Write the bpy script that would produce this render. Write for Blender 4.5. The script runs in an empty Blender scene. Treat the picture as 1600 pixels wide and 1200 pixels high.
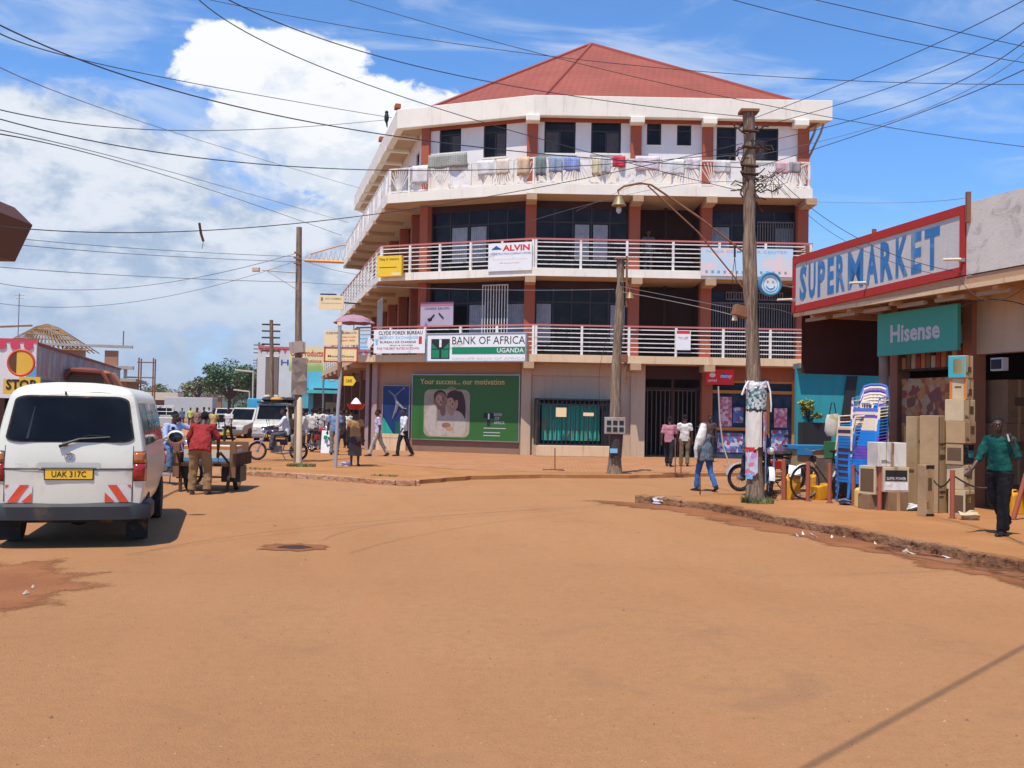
import bpy, math, random
from mathutils import Vector, Matrix, Euler
PI = math.pi
rnd = random.Random(7)
S = bpy.context.scene
COL = S.collection

# ---------------------------------------------------------------- camera
FPX = 1600.0
CAM = Vector((0, 0, 1.7))
CR = (Matrix.Rotation(PI/2 + math.atan(46/1600), 3, 'X') @ Matrix.Rotation(math.radians(1.08), 3, 'Z'))
cd = bpy.data.cameras.new('camera'); cam = bpy.data.objects.new('camera', cd); COL.objects.link(cam)
cam.matrix_world = Matrix.Translation(CAM) @ CR.to_4x4()
cd.sensor_width = 36; cd.lens = 36; cd.clip_start = 0.1; cd.clip_end = 12000
S.camera = cam
S.cycles.max_bounces = 6; S.cycles.diffuse_bounces = 3; S.cycles.glossy_bounces = 2; S.cycles.transmission_bounces = 2; S.cycles.volume_bounces = 0; S.cycles.transparent_max_bounces = 6

# ---------------------------------------------------------------- sun, sky, exposure
SUN_EL, SUN_AZ = math.radians(67), math.radians(25)      # azimuth: to the left of straight behind the camera
sd = Vector((-math.sin(SUN_AZ)*math.cos(SUN_EL), -math.cos(SUN_AZ)*math.cos(SUN_EL), math.sin(SUN_EL)))
sl = bpy.data.lights.new('sun', 'SUN'); sl.energy = 5.0; sl.angle = math.radians(0.53); sl.color = (1.0, 0.94, 0.84)
so = bpy.data.objects.new('sun', sl); COL.objects.link(so)
so.rotation_euler = sd.to_track_quat('Z', 'Y').to_euler(); so.location = (-30, -40, 60)
S.view_settings.view_transform = 'Standard'; S.view_settings.look = 'None'
S.view_settings.exposure = 0.12; S.view_settings.gamma = 1.0; S.view_settings.use_curve_mapping = False

W = bpy.data.worlds.new('World'); S.world = W; W.use_nodes = True
wn, wl = W.node_tree.nodes, W.node_tree.links
wn.clear()
class NG:                                                # tiny expression helper for node trees
    def __init__(s, tree): s.n, s.l = tree.nodes, tree.links
    def put(s, sock, v):
        if isinstance(v, bpy.types.NodeSocket): s.l.new(v, sock)
        elif v is not None:
            try: sock.default_value = v
            except Exception: sock.default_value = tuple(v) + (1,)
    def m(s, op, a, b=None, c=None, clamp=False):
        n = s.n.new('ShaderNodeMath'); n.operation = op; n.use_clamp = clamp
        s.put(n.inputs[0], a); s.put(n.inputs[1], b); s.put(n.inputs[2], c); return n.outputs[0]
    def vm(s, op, a, b=None):
        n = s.n.new('ShaderNodeVectorMath'); n.operation = op
        s.put(n.inputs[0], a); s.put(n.inputs[1], b); return n.outputs[0]
    def mix(s, f, a, b, mode='MIX'):
        n = s.n.new('ShaderNodeMix'); n.data_type = 'RGBA'; n.blend_type = mode; n.clamp_factor = True
        s.put(n.inputs[0], f); s.put(n.inputs[6], a if isinstance(a, bpy.types.NodeSocket) else tuple(a[:3])+(1,))
        s.put(n.inputs[7], b if isinstance(b, bpy.types.NodeSocket) else tuple(b[:3])+(1,)); return n.outputs[2]
    def noise(s, vec, scale, detail=5, rough=.55, dist=0):
        n = s.n.new('ShaderNodeTexNoise'); s.put(n.inputs['Vector'], vec)
        n.inputs['Scale'].default_value = scale; n.inputs['Detail'].default_value = detail
        n.inputs['Roughness'].default_value = rough; n.inputs['Distortion'].default_value = dist; return n.outputs[0]
    def ss(s, v, a, b, lo=0, hi=1):
        n = s.n.new('ShaderNodeMapRange'); n.interpolation_type = 'SMOOTHSTEP'
        s.put(n.inputs[0], v); n.inputs[1].default_value = a; n.inputs[2].default_value = b
        n.inputs[3].default_value = lo; n.inputs[4].default_value = hi; return n.outputs[0]
    def sep(s, v):
        n = s.n.new('ShaderNodeSeparateXYZ'); s.put(n.inputs[0], v); return n.outputs
    def comb(s, x, y, z):
        n = s.n.new('ShaderNodeCombineXYZ'); s.put(n.inputs[0], x); s.put(n.inputs[1], y); s.put(n.inputs[2], z); return n.outputs[0]
    def coord(s, which='Object'):
        return s.n.new('ShaderNodeTexCoord').outputs[which]
    def mapping(s, v, scale=(1,1,1), rot=(0,0,0), loc=(0,0,0)):
        n = s.n.new('ShaderNodeMapping'); s.put(n.inputs[0], v)
        n.inputs[1].default_value = loc; n.inputs[2].default_value = rot; n.inputs[3].default_value = scale; return n.outputs[0]
w = NG(W.node_tree)
sky = wn.new('ShaderNodeTexSky'); sky.sky_type = 'NISHITA'; sky.sun_disc = False
sky.sun_elevation = SUN_EL; sky.sun_rotation = PI + SUN_AZ; sky.altitude = 1100; sky.air_density = 0.8; sky.dust_density = 0.25; sky.ozone_density = 4.0
D = w.coord('Generated'); dx, dy, dz = w.sep(D)
az = w.m('ARCTAN2', dx, dy); el = w.m('ARCSINE', dz)
def blob(cx, cy, rx, ry, k=1.0):                        # soft ellipse of cloud in azimuth and elevation
    a = w.m('DIVIDE', w.m('SUBTRACT', az, cx), rx); b = w.m('DIVIDE', w.m('SUBTRACT', el, cy), ry)
    q = w.m('ADD', w.m('MULTIPLY', a, a), w.m('MULTIPLY', b, b))
    return w.m('MULTIPLY', w.m('SUBTRACT', 1.0, q, clamp=True), k)
wv = w.comb(w.m('MULTIPLY', az, 1.0), w.m('MULTIPLY', el, 1.7), 0.3)
n1 = w.noise(wv, 9, 9, .58, .3); n2 = w.noise(w.vm('ADD', wv, (3, 1, 2)), 22, 7, .6, .2)
n3 = w.noise(w.comb(w.m('MULTIPLY', az, .6), w.m('MULTIPLY', el, 3.2), 7.7), 6, 6, .6, .8)
# the big cumulus left of the roof
cum = w.m('MAXIMUM', blob(-.235, .315, .12, .045, 1.2), w.m('MAXIMUM', blob(-.16, .275, .17, .055, 1.3), blob(-.275, .335, .06, .025, 1.0)))
cum = w.m('MAXIMUM', cum, blob(-.12, .23, .15, .06, 1.1))
nf = w.m('ADD', w.m('MULTIPLY', w.noise(w.comb(az, w.m('MULTIPLY', el, 1.5), 2.2), 15, 12, .66, .35), .8), w.m('MULTIPLY', w.noise(w.comb(w.m('MULTIPLY', az, .5), w.m('MULTIPLY', el, 2.6), 5.1), 9, 6, .6, .6), .2))
cumm = w.ss(w.m('ADD', w.m('SUBTRACT', cum, .42), w.m('MULTIPLY', w.m('SUBTRACT', nf, .5), 1.9)), .0, .22)
# the broad bank of cloud low on the left, thin veils elsewhere
bank = w.m('MAXIMUM', w.m('MAXIMUM', blob(-.50, .15, .42, .165, .85), blob(-.15, .13, .30, .12, .8)), blob(-.2, .03, 1.2, .09, .62))
bank = w.m('ADD', bank, w.m('MULTIPLY', w.m('SUBTRACT', n1, .5), 1.5))
bank = w.m('ADD', bank, w.m('MULTIPLY', w.m('SUBTRACT', n2, .5), .35))
bankm = w.ss(bank, .13, .55, 0, .95)
veil = w.ss(w.m('ADD', n3, w.m('MAXIMUM', blob(-.42, .38, .22, .04, .14), w.m('MAXIMUM', blob(-.05, .395, .2, .03, .12), blob(.02, .33, .2, .05, .10)))), .50, .74, 0, .52)
low = w.m('MULTIPLY', w.ss(el, .02, .22, 1, 0), w.ss(az, .1, .5, .25, .6))
skyc = w.mix(1.0, sky.outputs[0], (0.100, 0.175, 0.225), 'MULTIPLY')
c_bank = w.mix(w.ss(w.m('ADD', w.m('MULTIPLY', n2, .55), w.m('MULTIPLY', n1, .5)), .42, .60), (.40, .50, .64), (.88, .90, .92))
c_bank = w.mix(w.ss(el, 0.0, .16, .7, 0), c_bank, (.50, .62, .76))
c_cum = w.mix(w.ss(w.m('ADD', n2, w.m('MULTIPLY', w.m('SUBTRACT', el, .26), 2.2)), .36, .60), (.74, .80, .88), (1.0, 1.0, 1.0))
res = w.mix(veil, skyc, (.78, .84, .92))
res = w.mix(low, res, (.66, .77, .88))
res = w.mix(bankm, res, c_bank)
res = w.mix(cumm, res, c_cum)
bg = wn.new('ShaderNodeBackground'); wo = wn.new('ShaderNodeOutputWorld')
wl.new(res, bg.inputs[0]); bg.inputs[1].default_value = 1.0; wl.new(bg.outputs[0], wo.inputs[0])

# ---------------------------------------------------------------- layout maths
def ray(px, py): return CR @ Vector(((px-800)/FPX, -(py-600)/FPX, -1))
def at(px, py, Y):
    d = ray(px, py); return CAM + d*(Y/d.y)
def G(px, py, z=0.0):
    d = ray(px, py); return CAM + d*((z-1.7)/d.z)
def vp(px, py, P0, P1):                                   # where the view line meets the upright plane through P0 P1
    d = ray(px, py); n = Vector((P1[1]-P0[1], -(P1[0]-P0[0])))
    t = n.dot(Vector((P0[0], P0[1])))/(n.x*d.x+n.y*d.y); return CAM + d*t
STREET = Vector((-.2494, .9684, 0)); ACROSS = Vector((.9684, .2494, 0)); SYAW = math.radians(14.44)

# ---------------------------------------------------------------- materials
MC = {}
def new_mat(name):
    m = bpy.data.materials.new(name); m.use_nodes = True
    g = NG(m.node_tree); b = m.node_tree.nodes['Principled BSDF']; return m, g, b
def mat(name, col, rough=.75, metal=0, var=.14, scale=2.5, bump=0, bscale=30, spec=.35, dirt=0, dcol=(.30,.135,.055), dscale=1.3, fine=.06, coat=0):
    if name in MC: return MC[name]
    m, g, b = new_mat(name); oc = g.coord('Object')
    n = g.noise(oc, scale, 6, .6); f = g.noise(oc, scale*14, 3, .6)
    k = g.m('ADD', g.m('MULTIPLY', g.m('SUBTRACT', n, .5), var*2), g.m('MULTIPLY', g.m('SUBTRACT', f, .5), fine*2))
    k = g.m('ADD', k, 1.0)
    c = g.vm('MULTIPLY', tuple(col[:3]), g.comb(k, k, k)) if False else None
    cc = g.n.new('ShaderNodeVectorMath'); cc.operation = 'SCALE'; cc.inputs[0].default_value = col[:3]; g.put(cc.inputs[3], k); c = cc.outputs[0]
    if dirt:
        d = g.noise(g.vm('ADD', oc, (5.1, 2.3, 9.7)), dscale, 7, .65, .6)
        c = g.mix(g.ss(d, .62-dirt*.35, .80-dirt*.2, 0, min(1, .35+dirt)), c, dcol)
    g.put(b.inputs['Base Color'], c); b.inputs['Roughness'].default_value = rough; b.inputs['Metallic'].default_value = metal
    b.inputs['Specular IOR Level'].default_value = spec
    if coat: b.inputs['Coat Weight'].default_value = coat; b.inputs['Coat Roughness'].default_value = .12
    if bump:
        bn = g.n.new('ShaderNodeBump'); bn.inputs['Strength'].default_value = min(1, bump); bn.inputs['Distance'].default_value = .02
        g.put(bn.inputs['Height'], g.noise(oc, bscale, 5, .65)); g.put(b.inputs['Normal'], bn.outputs[0])
    MC[name] = m; return m
def flat(name, col, rough=.6, **k): return mat(name, col, rough, var=k.pop('var', .06), **k)
def glow(name, col, s=1):
    m, g, b = new_mat(name); g.put(b.inputs['Base Color'], tuple(col)+(1,)); return m

# ---------------------------------------------------------------- mesh builder
_txt = {}
def text_mesh(s, bold):
    key = (s, bold)
    if key not in _txt:
        cu = bpy.data.curves.new('t', 'FONT'); cu.body = s; cu.extrude = 0.0; cu.offset = bold; cu.resolution_u = 2
        o = bpy.data.objects.new('t', cu); me = bpy.data.meshes.new_from_object(o)
        vs = [v.co.copy() for v in me.vertices]; fs = [tuple(p.vertices) for p in me.polygons]
        bpy.data.objects.remove(o); bpy.data.curves.remove(cu); bpy.data.meshes.remove(me)
        _txt[key] = (vs, fs)
    return _txt[key]
class MB:
    def __init__(s): s.v, s.f, s.mi, s.T = [], [], [], Matrix()
    def add(s, vs, fs, mi=0, T=None):
        T = s.T @ T if T is not None else s.T; o = len(s.v)
        s.v += [T @ Vector(q) for q in vs]; s.f += [tuple(i+o for i in f) for f in fs]; s.mi += [mi]*len(fs); return s
    def bx(s, x0, x1, y0, y1, z0, z1, mi=0, T=None):
        x0, x1 = min(x0, x1), max(x0, x1); y0, y1 = min(y0, y1), max(y0, y1); z0, z1 = min(z0, z1), max(z0, z1)
        return s.add([(x0,y0,z0),(x1,y0,z0),(x1,y1,z0),(x0,y1,z0),(x0,y0,z1),(x1,y0,z1),(x1,y1,z1),(x0,y1,z1)],
              [(0,3,2,1),(4,5,6,7),(0,1,5,4),(1,2,6,5),(2,3,7,6),(3,0,4,7)], mi, T)
    def box(s, c, d, mi=0, rot=(0,0,0)):
        T = Matrix.Translation(Vector(c)) @ Euler(rot).to_matrix().to_4x4()
        return s.bx(-d[0]/2, d[0]/2, -d[1]/2, d[1]/2, -d[2]/2, d[2]/2, mi, T)
    def prism(s, poly, z0, z1, mi=0, T=None, top=None):
        a = sum(poly[i][0]*poly[(i+1)%len(poly)][1]-poly[(i+1)%len(poly)][0]*poly[i][1] for i in range(len(poly)))
        if a < 0: poly = poly[::-1]; top = top[::-1] if top else None
        n = len(poly); tp = top or poly
        vs = [(p[0], p[1], z0) for p in poly]+[(p[0], p[1], z1) for p in tp]
        fs = [tuple(range(n-1,-1,-1)), tuple(range(n,2*n))]+[(i,(i+1)%n,n+(i+1)%n,n+i) for i in range(n)]
        return s.add(vs, fs, mi, T)
    def tube(s, pts, r, n=8, cap=True, mi=0, ref=None, closed=False):
        pts = [Vector(p) for p in pts]; N = len(pts)
        rs = r if isinstance(r, (list, tuple)) and len(r) == N else [r]*N
        vs, fs = [], []; X = None
        for i, p in enumerate(pts):
            if closed: t = pts[(i+1)%N]-pts[i-1]
            else: t = pts[min(i+1,N-1)]-pts[max(i-1,0)]
            t = t.normalized() if t.length > 1e-9 else Vector((0,0,1))
            if ref is not None: X = Vector(ref)
            elif X is None: X = Vector((1,0,0)) if abs(t.x) < .8 else Vector((0,1,0))
            X = (X - t*X.dot(t)).normalized(); Yv = t.cross(X)
            a, b = rs[i] if isinstance(rs[i], (list, tuple)) else (rs[i], rs[i])
            for k in range(n):
                q = 2*PI*k/n; vs.append(p + X*(a*math.cos(q)) + Yv*(b*math.sin(q)))
        for i in range(N if closed else N-1):
            j = (i+1)%N
            for k in range(n): fs.append((i*n+k, i*n+(k+1)%n, j*n+(k+1)%n, j*n+k))
        if cap and not closed:
            fs.append(tuple(range(n-1,-1,-1))); fs.append(tuple((N-1)*n+k for k in range(n)))
        return s.add(vs, fs, mi)
    def lathe(s, prof, n=16, mi=0, T=None):
        vs, fs = [], []
        for (r, z) in prof:
            for k in range(n): q = 2*PI*k/n; vs.append((r*math.cos(q), r*math.sin(q), z))
        for i in range(len(prof)-1):
            for k in range(n): fs.append((i*n+k, i*n+(k+1)%n, (i+1)*n+(k+1)%n, (i+1)*n+k))
        fs.append(tuple(range(n-1,-1,-1))); fs.append(tuple((len(prof)-1)*n+k for k in range(n)))
        return s.add(vs, fs, mi, T)
    def ball(s, c, r, n=12, mi=0, T=None, m=None):
        r = (r, r, r) if not isinstance(r, (list, tuple)) else r; m = m or max(6, n//2+1)
        vs = [(c[0], c[1], c[2]-r[2])]; fs = []
        for i in range(1, m):
            a = -PI/2+PI*i/m
            for k in range(n): q = 2*PI*k/n; vs.append((c[0]+r[0]*math.cos(a)*math.cos(q), c[1]+r[1]*math.cos(a)*math.sin(q), c[2]+r[2]*math.sin(a)))
        vs.append((c[0], c[1], c[2]+r[2])); L = len(vs)-1
        for k in range(n): fs.append((0, 1+(k+1)%n, 1+k)); fs.append((L, L-n+k, L-n+(k+1)%n))
        for i in range(m-2):
            for k in range(n): fs.append((1+i*n+k, 1+i*n+(k+1)%n, 1+(i+1)*n+(k+1)%n, 1+(i+1)*n+k))
        return s.add(vs, fs, mi, T)
    def text(s, t, x, z, w_, h, y=-.01, bold=0, mi=0, shear=0):   # words in the local x-z plane, facing -y, fitted to w_ by h, centred at x, z
        vs, fs = text_mesh(t, bold)
        if not vs: return s
        x0 = min(v.x for v in vs); x1 = max(v.x for v in vs); y0 = min(v.y for v in vs); y1 = max(v.y for v in vs)
        a, b = w_/(x1-x0), h/(y1-y0)
        return s.add([(x+(v.x-(x0+x1)/2)*a + shear*(v.y-y0)*b, y, z+(v.y-(y0+y1)/2)*b) for v in vs], fs, mi)
    def build(s, name, mats, parent=None, world=False, bevel=0, smooth=None, thick=0):
        me = bpy.data.meshes.new(name)
        vs = s.v
        if world and parent is not None:
            r = parent
            M = Matrix()
            while r is not None: M = r.matrix_basis @ M; r = r.parent
            Mi = M.inverted(); vs = [Mi @ v for v in vs]
        elif world and parent is None:
            pass
        me.from_pydata([tuple(v) for v in vs], [], s.f)
        mats = mats if isinstance(mats, (list, tuple)) else [mats]
        for m in mats: me.materials.append(m)
        me.polygons.foreach_set('material_index', s.mi); 
        if smooth is not None:
            me.polygons.foreach_set('use_smooth', [True]*len(s.f)); me.set_sharp_from_angle(angle=math.radians(smooth))
        me.update(); o = bpy.data.objects.new(name, me); COL.objects.link(o)
        if parent is not None: o.parent = parent
        if bevel:
            b = o.modifiers.new('bevel', 'BEVEL'); b.width = bevel; b.segments = 2; b.limit_method = 'ANGLE'; b.angle_limit = math.radians(40)
        if thick:
            b = o.modifiers.new('solid', 'SOLIDIFY'); b.thickness = thick; b.offset = 0
        return o
def rebase(o, loc):                                      # put a top-level mesh's origin at its base
    loc = Vector(loc); o.data.transform(Matrix.Translation(-loc)); o.location = loc; return o
def tag(o, label, cat, group=None, kind=None):
    if kind in ('structure', 'stuff'): o['kind'] = kind
    if label: o['label'] = label
    if cat: o['category'] = cat
    if group: o['group'] = group
    return o
def thing(name, label, cat, loc=(0,0,0), rz=0, group=None, rx=0, ry=0):
    o = bpy.data.objects.new(name, None); COL.objects.link(o); o.empty_display_size = .2
    o.location = loc; o.rotation_euler = (rx, ry, rz); o.matrix_basis = Matrix.LocRotScale(Vector(loc), Euler((rx, ry, rz)), None)
    return tag(o, label, cat, group)
def dup(o, loc, rz, label, group=None, parent=None, scale=None):
    c = o.copy(); COL.objects.link(c)
    if parent is None:
        c.location = loc; c.rotation_euler = (o.rotation_euler.x, o.rotation_euler.y, rz)
        if scale: c.scale = scale
        c['label'] = label
        if group: c['group'] = group
    else: c.parent = parent
    for ch in KIDS(o): dup(ch, None, None, None, None, c)
    return c
def KIDS(o): return [x for x in list(COL.objects) if x.parent == o]
def struct(o, label=None): 
    o['kind'] = 'structure'
    if label: o['label'] = label
    return o
# ---------------------------------------------------------------- special materials
def m_road():
    m, g, b = new_mat('dusty_tarmac'); oc = g.coord('Object')
    big = g.noise(oc, .09, 5, .6, .4); mid = g.noise(g.mapping(oc, (.9, .22, 1), (0, 0, -.25)), .9, 6, .62, .5); fine = g.noise(oc, 55, 4, .7)
    grit = g.noise(oc, 190, 2, .6)
    c = g.mix(g.ss(big, .35, .66), (.430, .208, .087), (.495, .252, .112))
    c = g.mix(g.ss(mid, .50, .72, 0, .45), c, (.42, .175, .065))
    c = g.mix(g.ss(g.noise(g.vm('ADD', oc, (31, 7, 0)), .55, 7, .7, 1.2), .54, .72, 0, .5), c, (.30, .165, .095))   # worn tarmac showing through
    c = g.mix(g.ss(g.noise(oc, 9, 8, .75), .38, .68, .0, .42), c, (.36, .165, .075)); c = g.mix(g.ss(fine, .52, .66, 0, .6), c, (.33, .155, .075))
    c = g.mix(g.ss(grit, .62, .72, 0, .65), c, (.52, .30, .17)); c = g.mix(g.ss(g.noise(g.vm('ADD', oc, (9, 4, 0)), 230, 2, .5), .62, .70, 0, .5), c, (.20, .095, .05))
    c = g.mix(g.ss(g.noise(g.vm('ADD', oc, (3, 17, 0)), 24, 2, .5), .77, .80, 0, .6), c, (.20, .095, .05))            # scattered pebbles
    x, y, z = g.sep(oc)
    # tyre tracks curving along the street
    tr = g.m('ADD', g.m('MULTIPLY', y, .2575), x)
    wv = g.m('SINE', g.m('MULTIPLY', g.m('ADD', tr, g.m('MULTIPLY', g.noise(oc, .12, 2), 2.5)), 3.6))
    c = g.mix(g.m('MULTIPLY', g.ss(wv, .40, 1, 0, .38), g.ss(mid, .3, .6)), c, (.47, .225, .10))
    g.put(b.inputs['Base Color'], c); b.inputs['Roughness'].default_value = .93; b.inputs['Specular IOR Level'].default_value = .15
    bn = g.n.new('ShaderNodeBump'); bn.inputs['Strength'].default_value = .8; bn.inputs['Distance'].default_value = .02
    g.put(bn.inputs['Height'], g.m('ADD', fine, g.m('MULTIPLY', grit, .6))); g.put(b.inputs['Normal'], bn.outputs[0]); return m
def m_earth(name='red_earth', c0=(.42, .17, .07), c1=(.55, .25, .11), rough=.95):
    m, g, b = new_mat(name); oc = g.coord('Object')
    n = g.noise(oc, .8, 7, .65, .6); f = g.noise(oc, 38, 4, .7)
    c = g.mix(g.ss(n, .3, .7), c0, c1); c = g.mix(g.ss(f, .58, .7, 0, .5), c, tuple(v*.55 for v in c0))
    c = g.mix(g.ss(g.noise(oc, 90, 2), .7, .76, 0, .5), c, (.62, .5, .4))
    g.put(b.inputs['Base Color'], c); b.inputs['Roughness'].default_value = rough; b.inputs['Specular IOR Level'].default_value = .15
    bn = g.n.new('ShaderNodeBump'); bn.inputs['Strength'].default_value = .7; bn.inputs['Distance'].default_value = .03
    g.put(bn.inputs['Height'], g.m('ADD', n, f)); g.put(b.inputs['Normal'], bn.outputs[0]); return m
def m_pavers():
    m, g, b = new_mat('brick_pavers'); oc = g.coord('Object')
    t = g.n.new('ShaderNodeTexBrick'); g.put(t.inputs['Vector'], g.mapping(oc, (1,1,1), (0,0,.25)))
    t.inputs['Scale'].default_value = 1; t.inputs['Brick Width'].default_value = .36; t.inputs['Row Height'].default_value = .30; t.inputs['Mortar Size'].default_value = .03
    t.inputs['Color1'].default_value = (.45,.20,.075,1); t.inputs['Color2'].default_value = (.40,.17,.062,1); t.inputs['Mortar'].default_value = (.27,.115,.045,1)
    c = g.mix(g.ss(g.noise(oc, .8, 6, .6, .5), .45, .65, 0, .8), t.outputs[0], (.42, .19, .08))
    g.put(b.inputs['Base Color'], c); b.inputs['Roughness'].default_value = .9
    bn = g.n.new('ShaderNodeBump'); bn.inputs['Strength'].default_value = .5; bn.inputs['Distance'].default_value = .01
    g.put(bn.inputs['Height'], t.outputs['Fac']); bn.invert = True; g.put(b.inputs['Normal'], bn.outputs[0]); return m
def m_wet():
    m, g, b = new_mat('wet_mud'); oc = g.coord('Object'); n = g.noise(oc, 2.2, 5, .6, .8)
    g.put(b.inputs['Base Color'], g.mix(g.ss(n, .4, .6), (.10, .040, .018), (.26, .105, .045)))
    g.put(b.inputs['Roughness'], g.ss(n, .45, .6, .04, .6)); b.inputs['Specular IOR Level'].default_value = .6; return m
def m_rooftile():
    m, g, b = new_mat('red_roof_tile'); oc = g.coord('Object'); x, y, z = g.sep(oc)
    row = g.m('FRACT', g.m('MULTIPLY', z, 6.0)); 
    rowi = g.m('FLOOR', g.m('MULTIPLY', z, 6.0))
    col = g.m('FRACT', g.m('ADD', g.m('MULTIPLY', g.m('ADD', x, g.m('MULTIPLY', y, .35)), 3.6), g.m('MULTIPLY', rowi, .5)))
    ln = g.m('MAXIMUM', g.ss(row, 0, .22, 1, 0), g.m('MAXIMUM', g.ss(col, 0, .1, .7, 0), g.ss(col, .9, 1, 0, .7)))
    n = g.noise(oc, .5, 5, .6); nf = g.noise(oc, 9, 3, .6)
    c = g.mix(g.ss(n, .3, .7), (.27, .052, .026), (.35, .076, .038)); c = g.mix(g.ss(nf, .4, .7, 0, .4), c, (.20, .038, .024))
    c = g.mix(g.m('MULTIPLY', ln, .42), c, (.11, .020, .014))
    g.put(b.inputs['Base Color'], c); b.inputs['Roughness'].default_value = .7
    bn = g.n.new('ShaderNodeBump'); bn.inputs['Strength'].default_value = .6; bn.inputs['Distance'].default_value = .04
    g.put(bn.inputs['Height'], g.m('SUBTRACT', 1.0, ln)); g.put(b.inputs['Normal'], bn.outputs[0]); return m
def m_plaster(name, c0, stain=(.28,.14,.07), amt=.5, streak=True, rough=.85, sc=.9, bumps=.25):
    m, g, b = new_mat(name); oc = g.coord('Object')
    n = g.noise(oc, sc, 6, .6); f = g.noise(oc, 25, 4, .6)
    st = g.noise(g.mapping(oc, (3.2, 3.2, .35)), 1.6, 7, .68, .3) if streak else g.noise(oc, 2.1, 8, .7, .8)
    c = g.mix(g.ss(n, .3, .7, 0, .5), c0, tuple(v*.86 for v in c0))
    c = g.mix(g.ss(st, .50, .78, 0, amt), c, stain); c = g.mix(g.ss(f, .62, .75, 0, .22), c, tuple(v*.6 for v in c0))
    g.put(b.inputs['Base Color'], c); b.inputs['Roughness'].default_value = rough; b.inputs['Specular IOR Level'].default_value = .2
    bn = g.n.new('ShaderNodeBump'); bn.inputs['Strength'].default_value = bumps; bn.inputs['Distance'].default_value = .02
    g.put(bn.inputs['Height'], g.m('ADD', f, n)); g.put(b.inputs['Normal'], bn.outputs[0]); return m
def m_wood(name, c0, c1, sc=(14, 14, .8), bump=.8):
    m, g, b = new_mat(name); oc = g.coord('Object')
    n = g.noise(g.mapping(oc, sc), 2.2, 8, .7, 1.0); k = g.noise(oc, 3, 5, .6)
    c = g.mix(g.ss(n, .38, .64), c1, c0); c = g.mix(g.ss(k, .5, .7, 0, .4), c, tuple(v*.6 for v in c0))
    g.put(b.inputs['Base Color'], c); b.inputs['Roughness'].default_value = .9; b.inputs['Specular IOR Level'].default_value = .15
    bn = g.n.new('ShaderNodeBump'); bn.inputs['Strength'].default_value = bump; bn.inputs['Distance'].default_value = .03
    g.put(bn.inputs['Height'], n); g.put(b.inputs['Normal'], bn.outputs[0]); return m
def m_glass(name='dark_glass', c=(.011,.009,.009), rough=.08):
    m, g, b = new_mat(name); oc = g.coord('Object')
    g.put(b.inputs['Base Color'], g.mix(g.ss(g.noise(oc, 1.1, 3), .4, .65), c, tuple(v*2.4 for v in c)))
    g.put(b.inputs['Roughness'], g.ss(g.noise(oc, 5, 4), .3, .8, rough, rough+.15)); b.inputs['Specular IOR Level'].default_value = .13
    bn = g.n.new('ShaderNodeBump'); bn.inputs['Strength'].default_value = .08; bn.inputs['Distance'].default_value = .05
    g.put(bn.inputs['Height'], g.noise(oc, 1.6, 2)); g.put(b.inputs['Normal'], bn.outputs[0]); return m
def m_patch(name, cols, sc=6, rough=.6):                # a busy print: posters, cloth, mural
    m, g, b = new_mat(name); oc = g.coord('Object')
    v = g.n.new('ShaderNodeTexVoronoi'); v.inputs['Scale'].default_value = sc; g.put(v.inputs['Vector'], oc)
    r = g.n.new('ShaderNodeValToRGB'); r.color_ramp.interpolation = 'CONSTANT'
    while len(r.color_ramp.elements) < len(cols): r.color_ramp.elements.new(.5)
    for i, cc in enumerate(cols): r.color_ramp.elements[i].position = i/len(cols); r.color_ramp.elements[i].color = tuple(cc)+(1,)
    q = g.sep(v.outputs['Color']); g.put(r.inputs[0], q[0])
    g.put(b.inputs['Base Color'], g.mix(g.ss(g.noise(oc, 9, 4), .4, .7, 0, .3), r.outputs[0], tuple(x*.5 for x in cols[0])))
    b.inputs['Roughness'].default_value = rough; return m
def m_leaf(name, c0, c1):
    m, g, b = new_mat(name); oc = g.coord('Object')
    c = g.mix(g.ss(g.noise(oc, .9, 4, .6), .35, .65), c0, c1); c = g.mix(g.ss(g.noise(oc, 6, 3), .4, .7, 0, .5), c, tuple(v*1.5 for v in c1))
    g.put(b.inputs['Base Color'], c); b.inputs['Roughness'].default_value = .6
    b.inputs['Subsurface Weight'].default_value = 0; return m
def m_card(name, c=(.46, .30, .155)):
    m, g, b = new_mat(name); oc = g.coord('Object'); n = g.noise(oc, 1.5, 6, .6); s_ = g.noise(g.mapping(oc, (1, 1, 40)), 2, 2)
    k = g.mix(g.ss(n, .3, .7), c, tuple(v*.78 for v in c)); k = g.mix(g.ss(s_, .5, .7, 0, .2), k, tuple(v*.7 for v in c))
    g.put(b.inputs['Base Color'], k); b.inputs['Roughness'].default_value = .85
    bn = g.n.new('ShaderNodeBump'); bn.inputs['Strength'].default_value = .35; bn.inputs['Distance'].default_value = .03
    g.put(bn.inputs['Height'], g.noise(oc, 3.5, 3)); g.put(b.inputs['Normal'], bn.outputs[0]); return m
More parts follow.
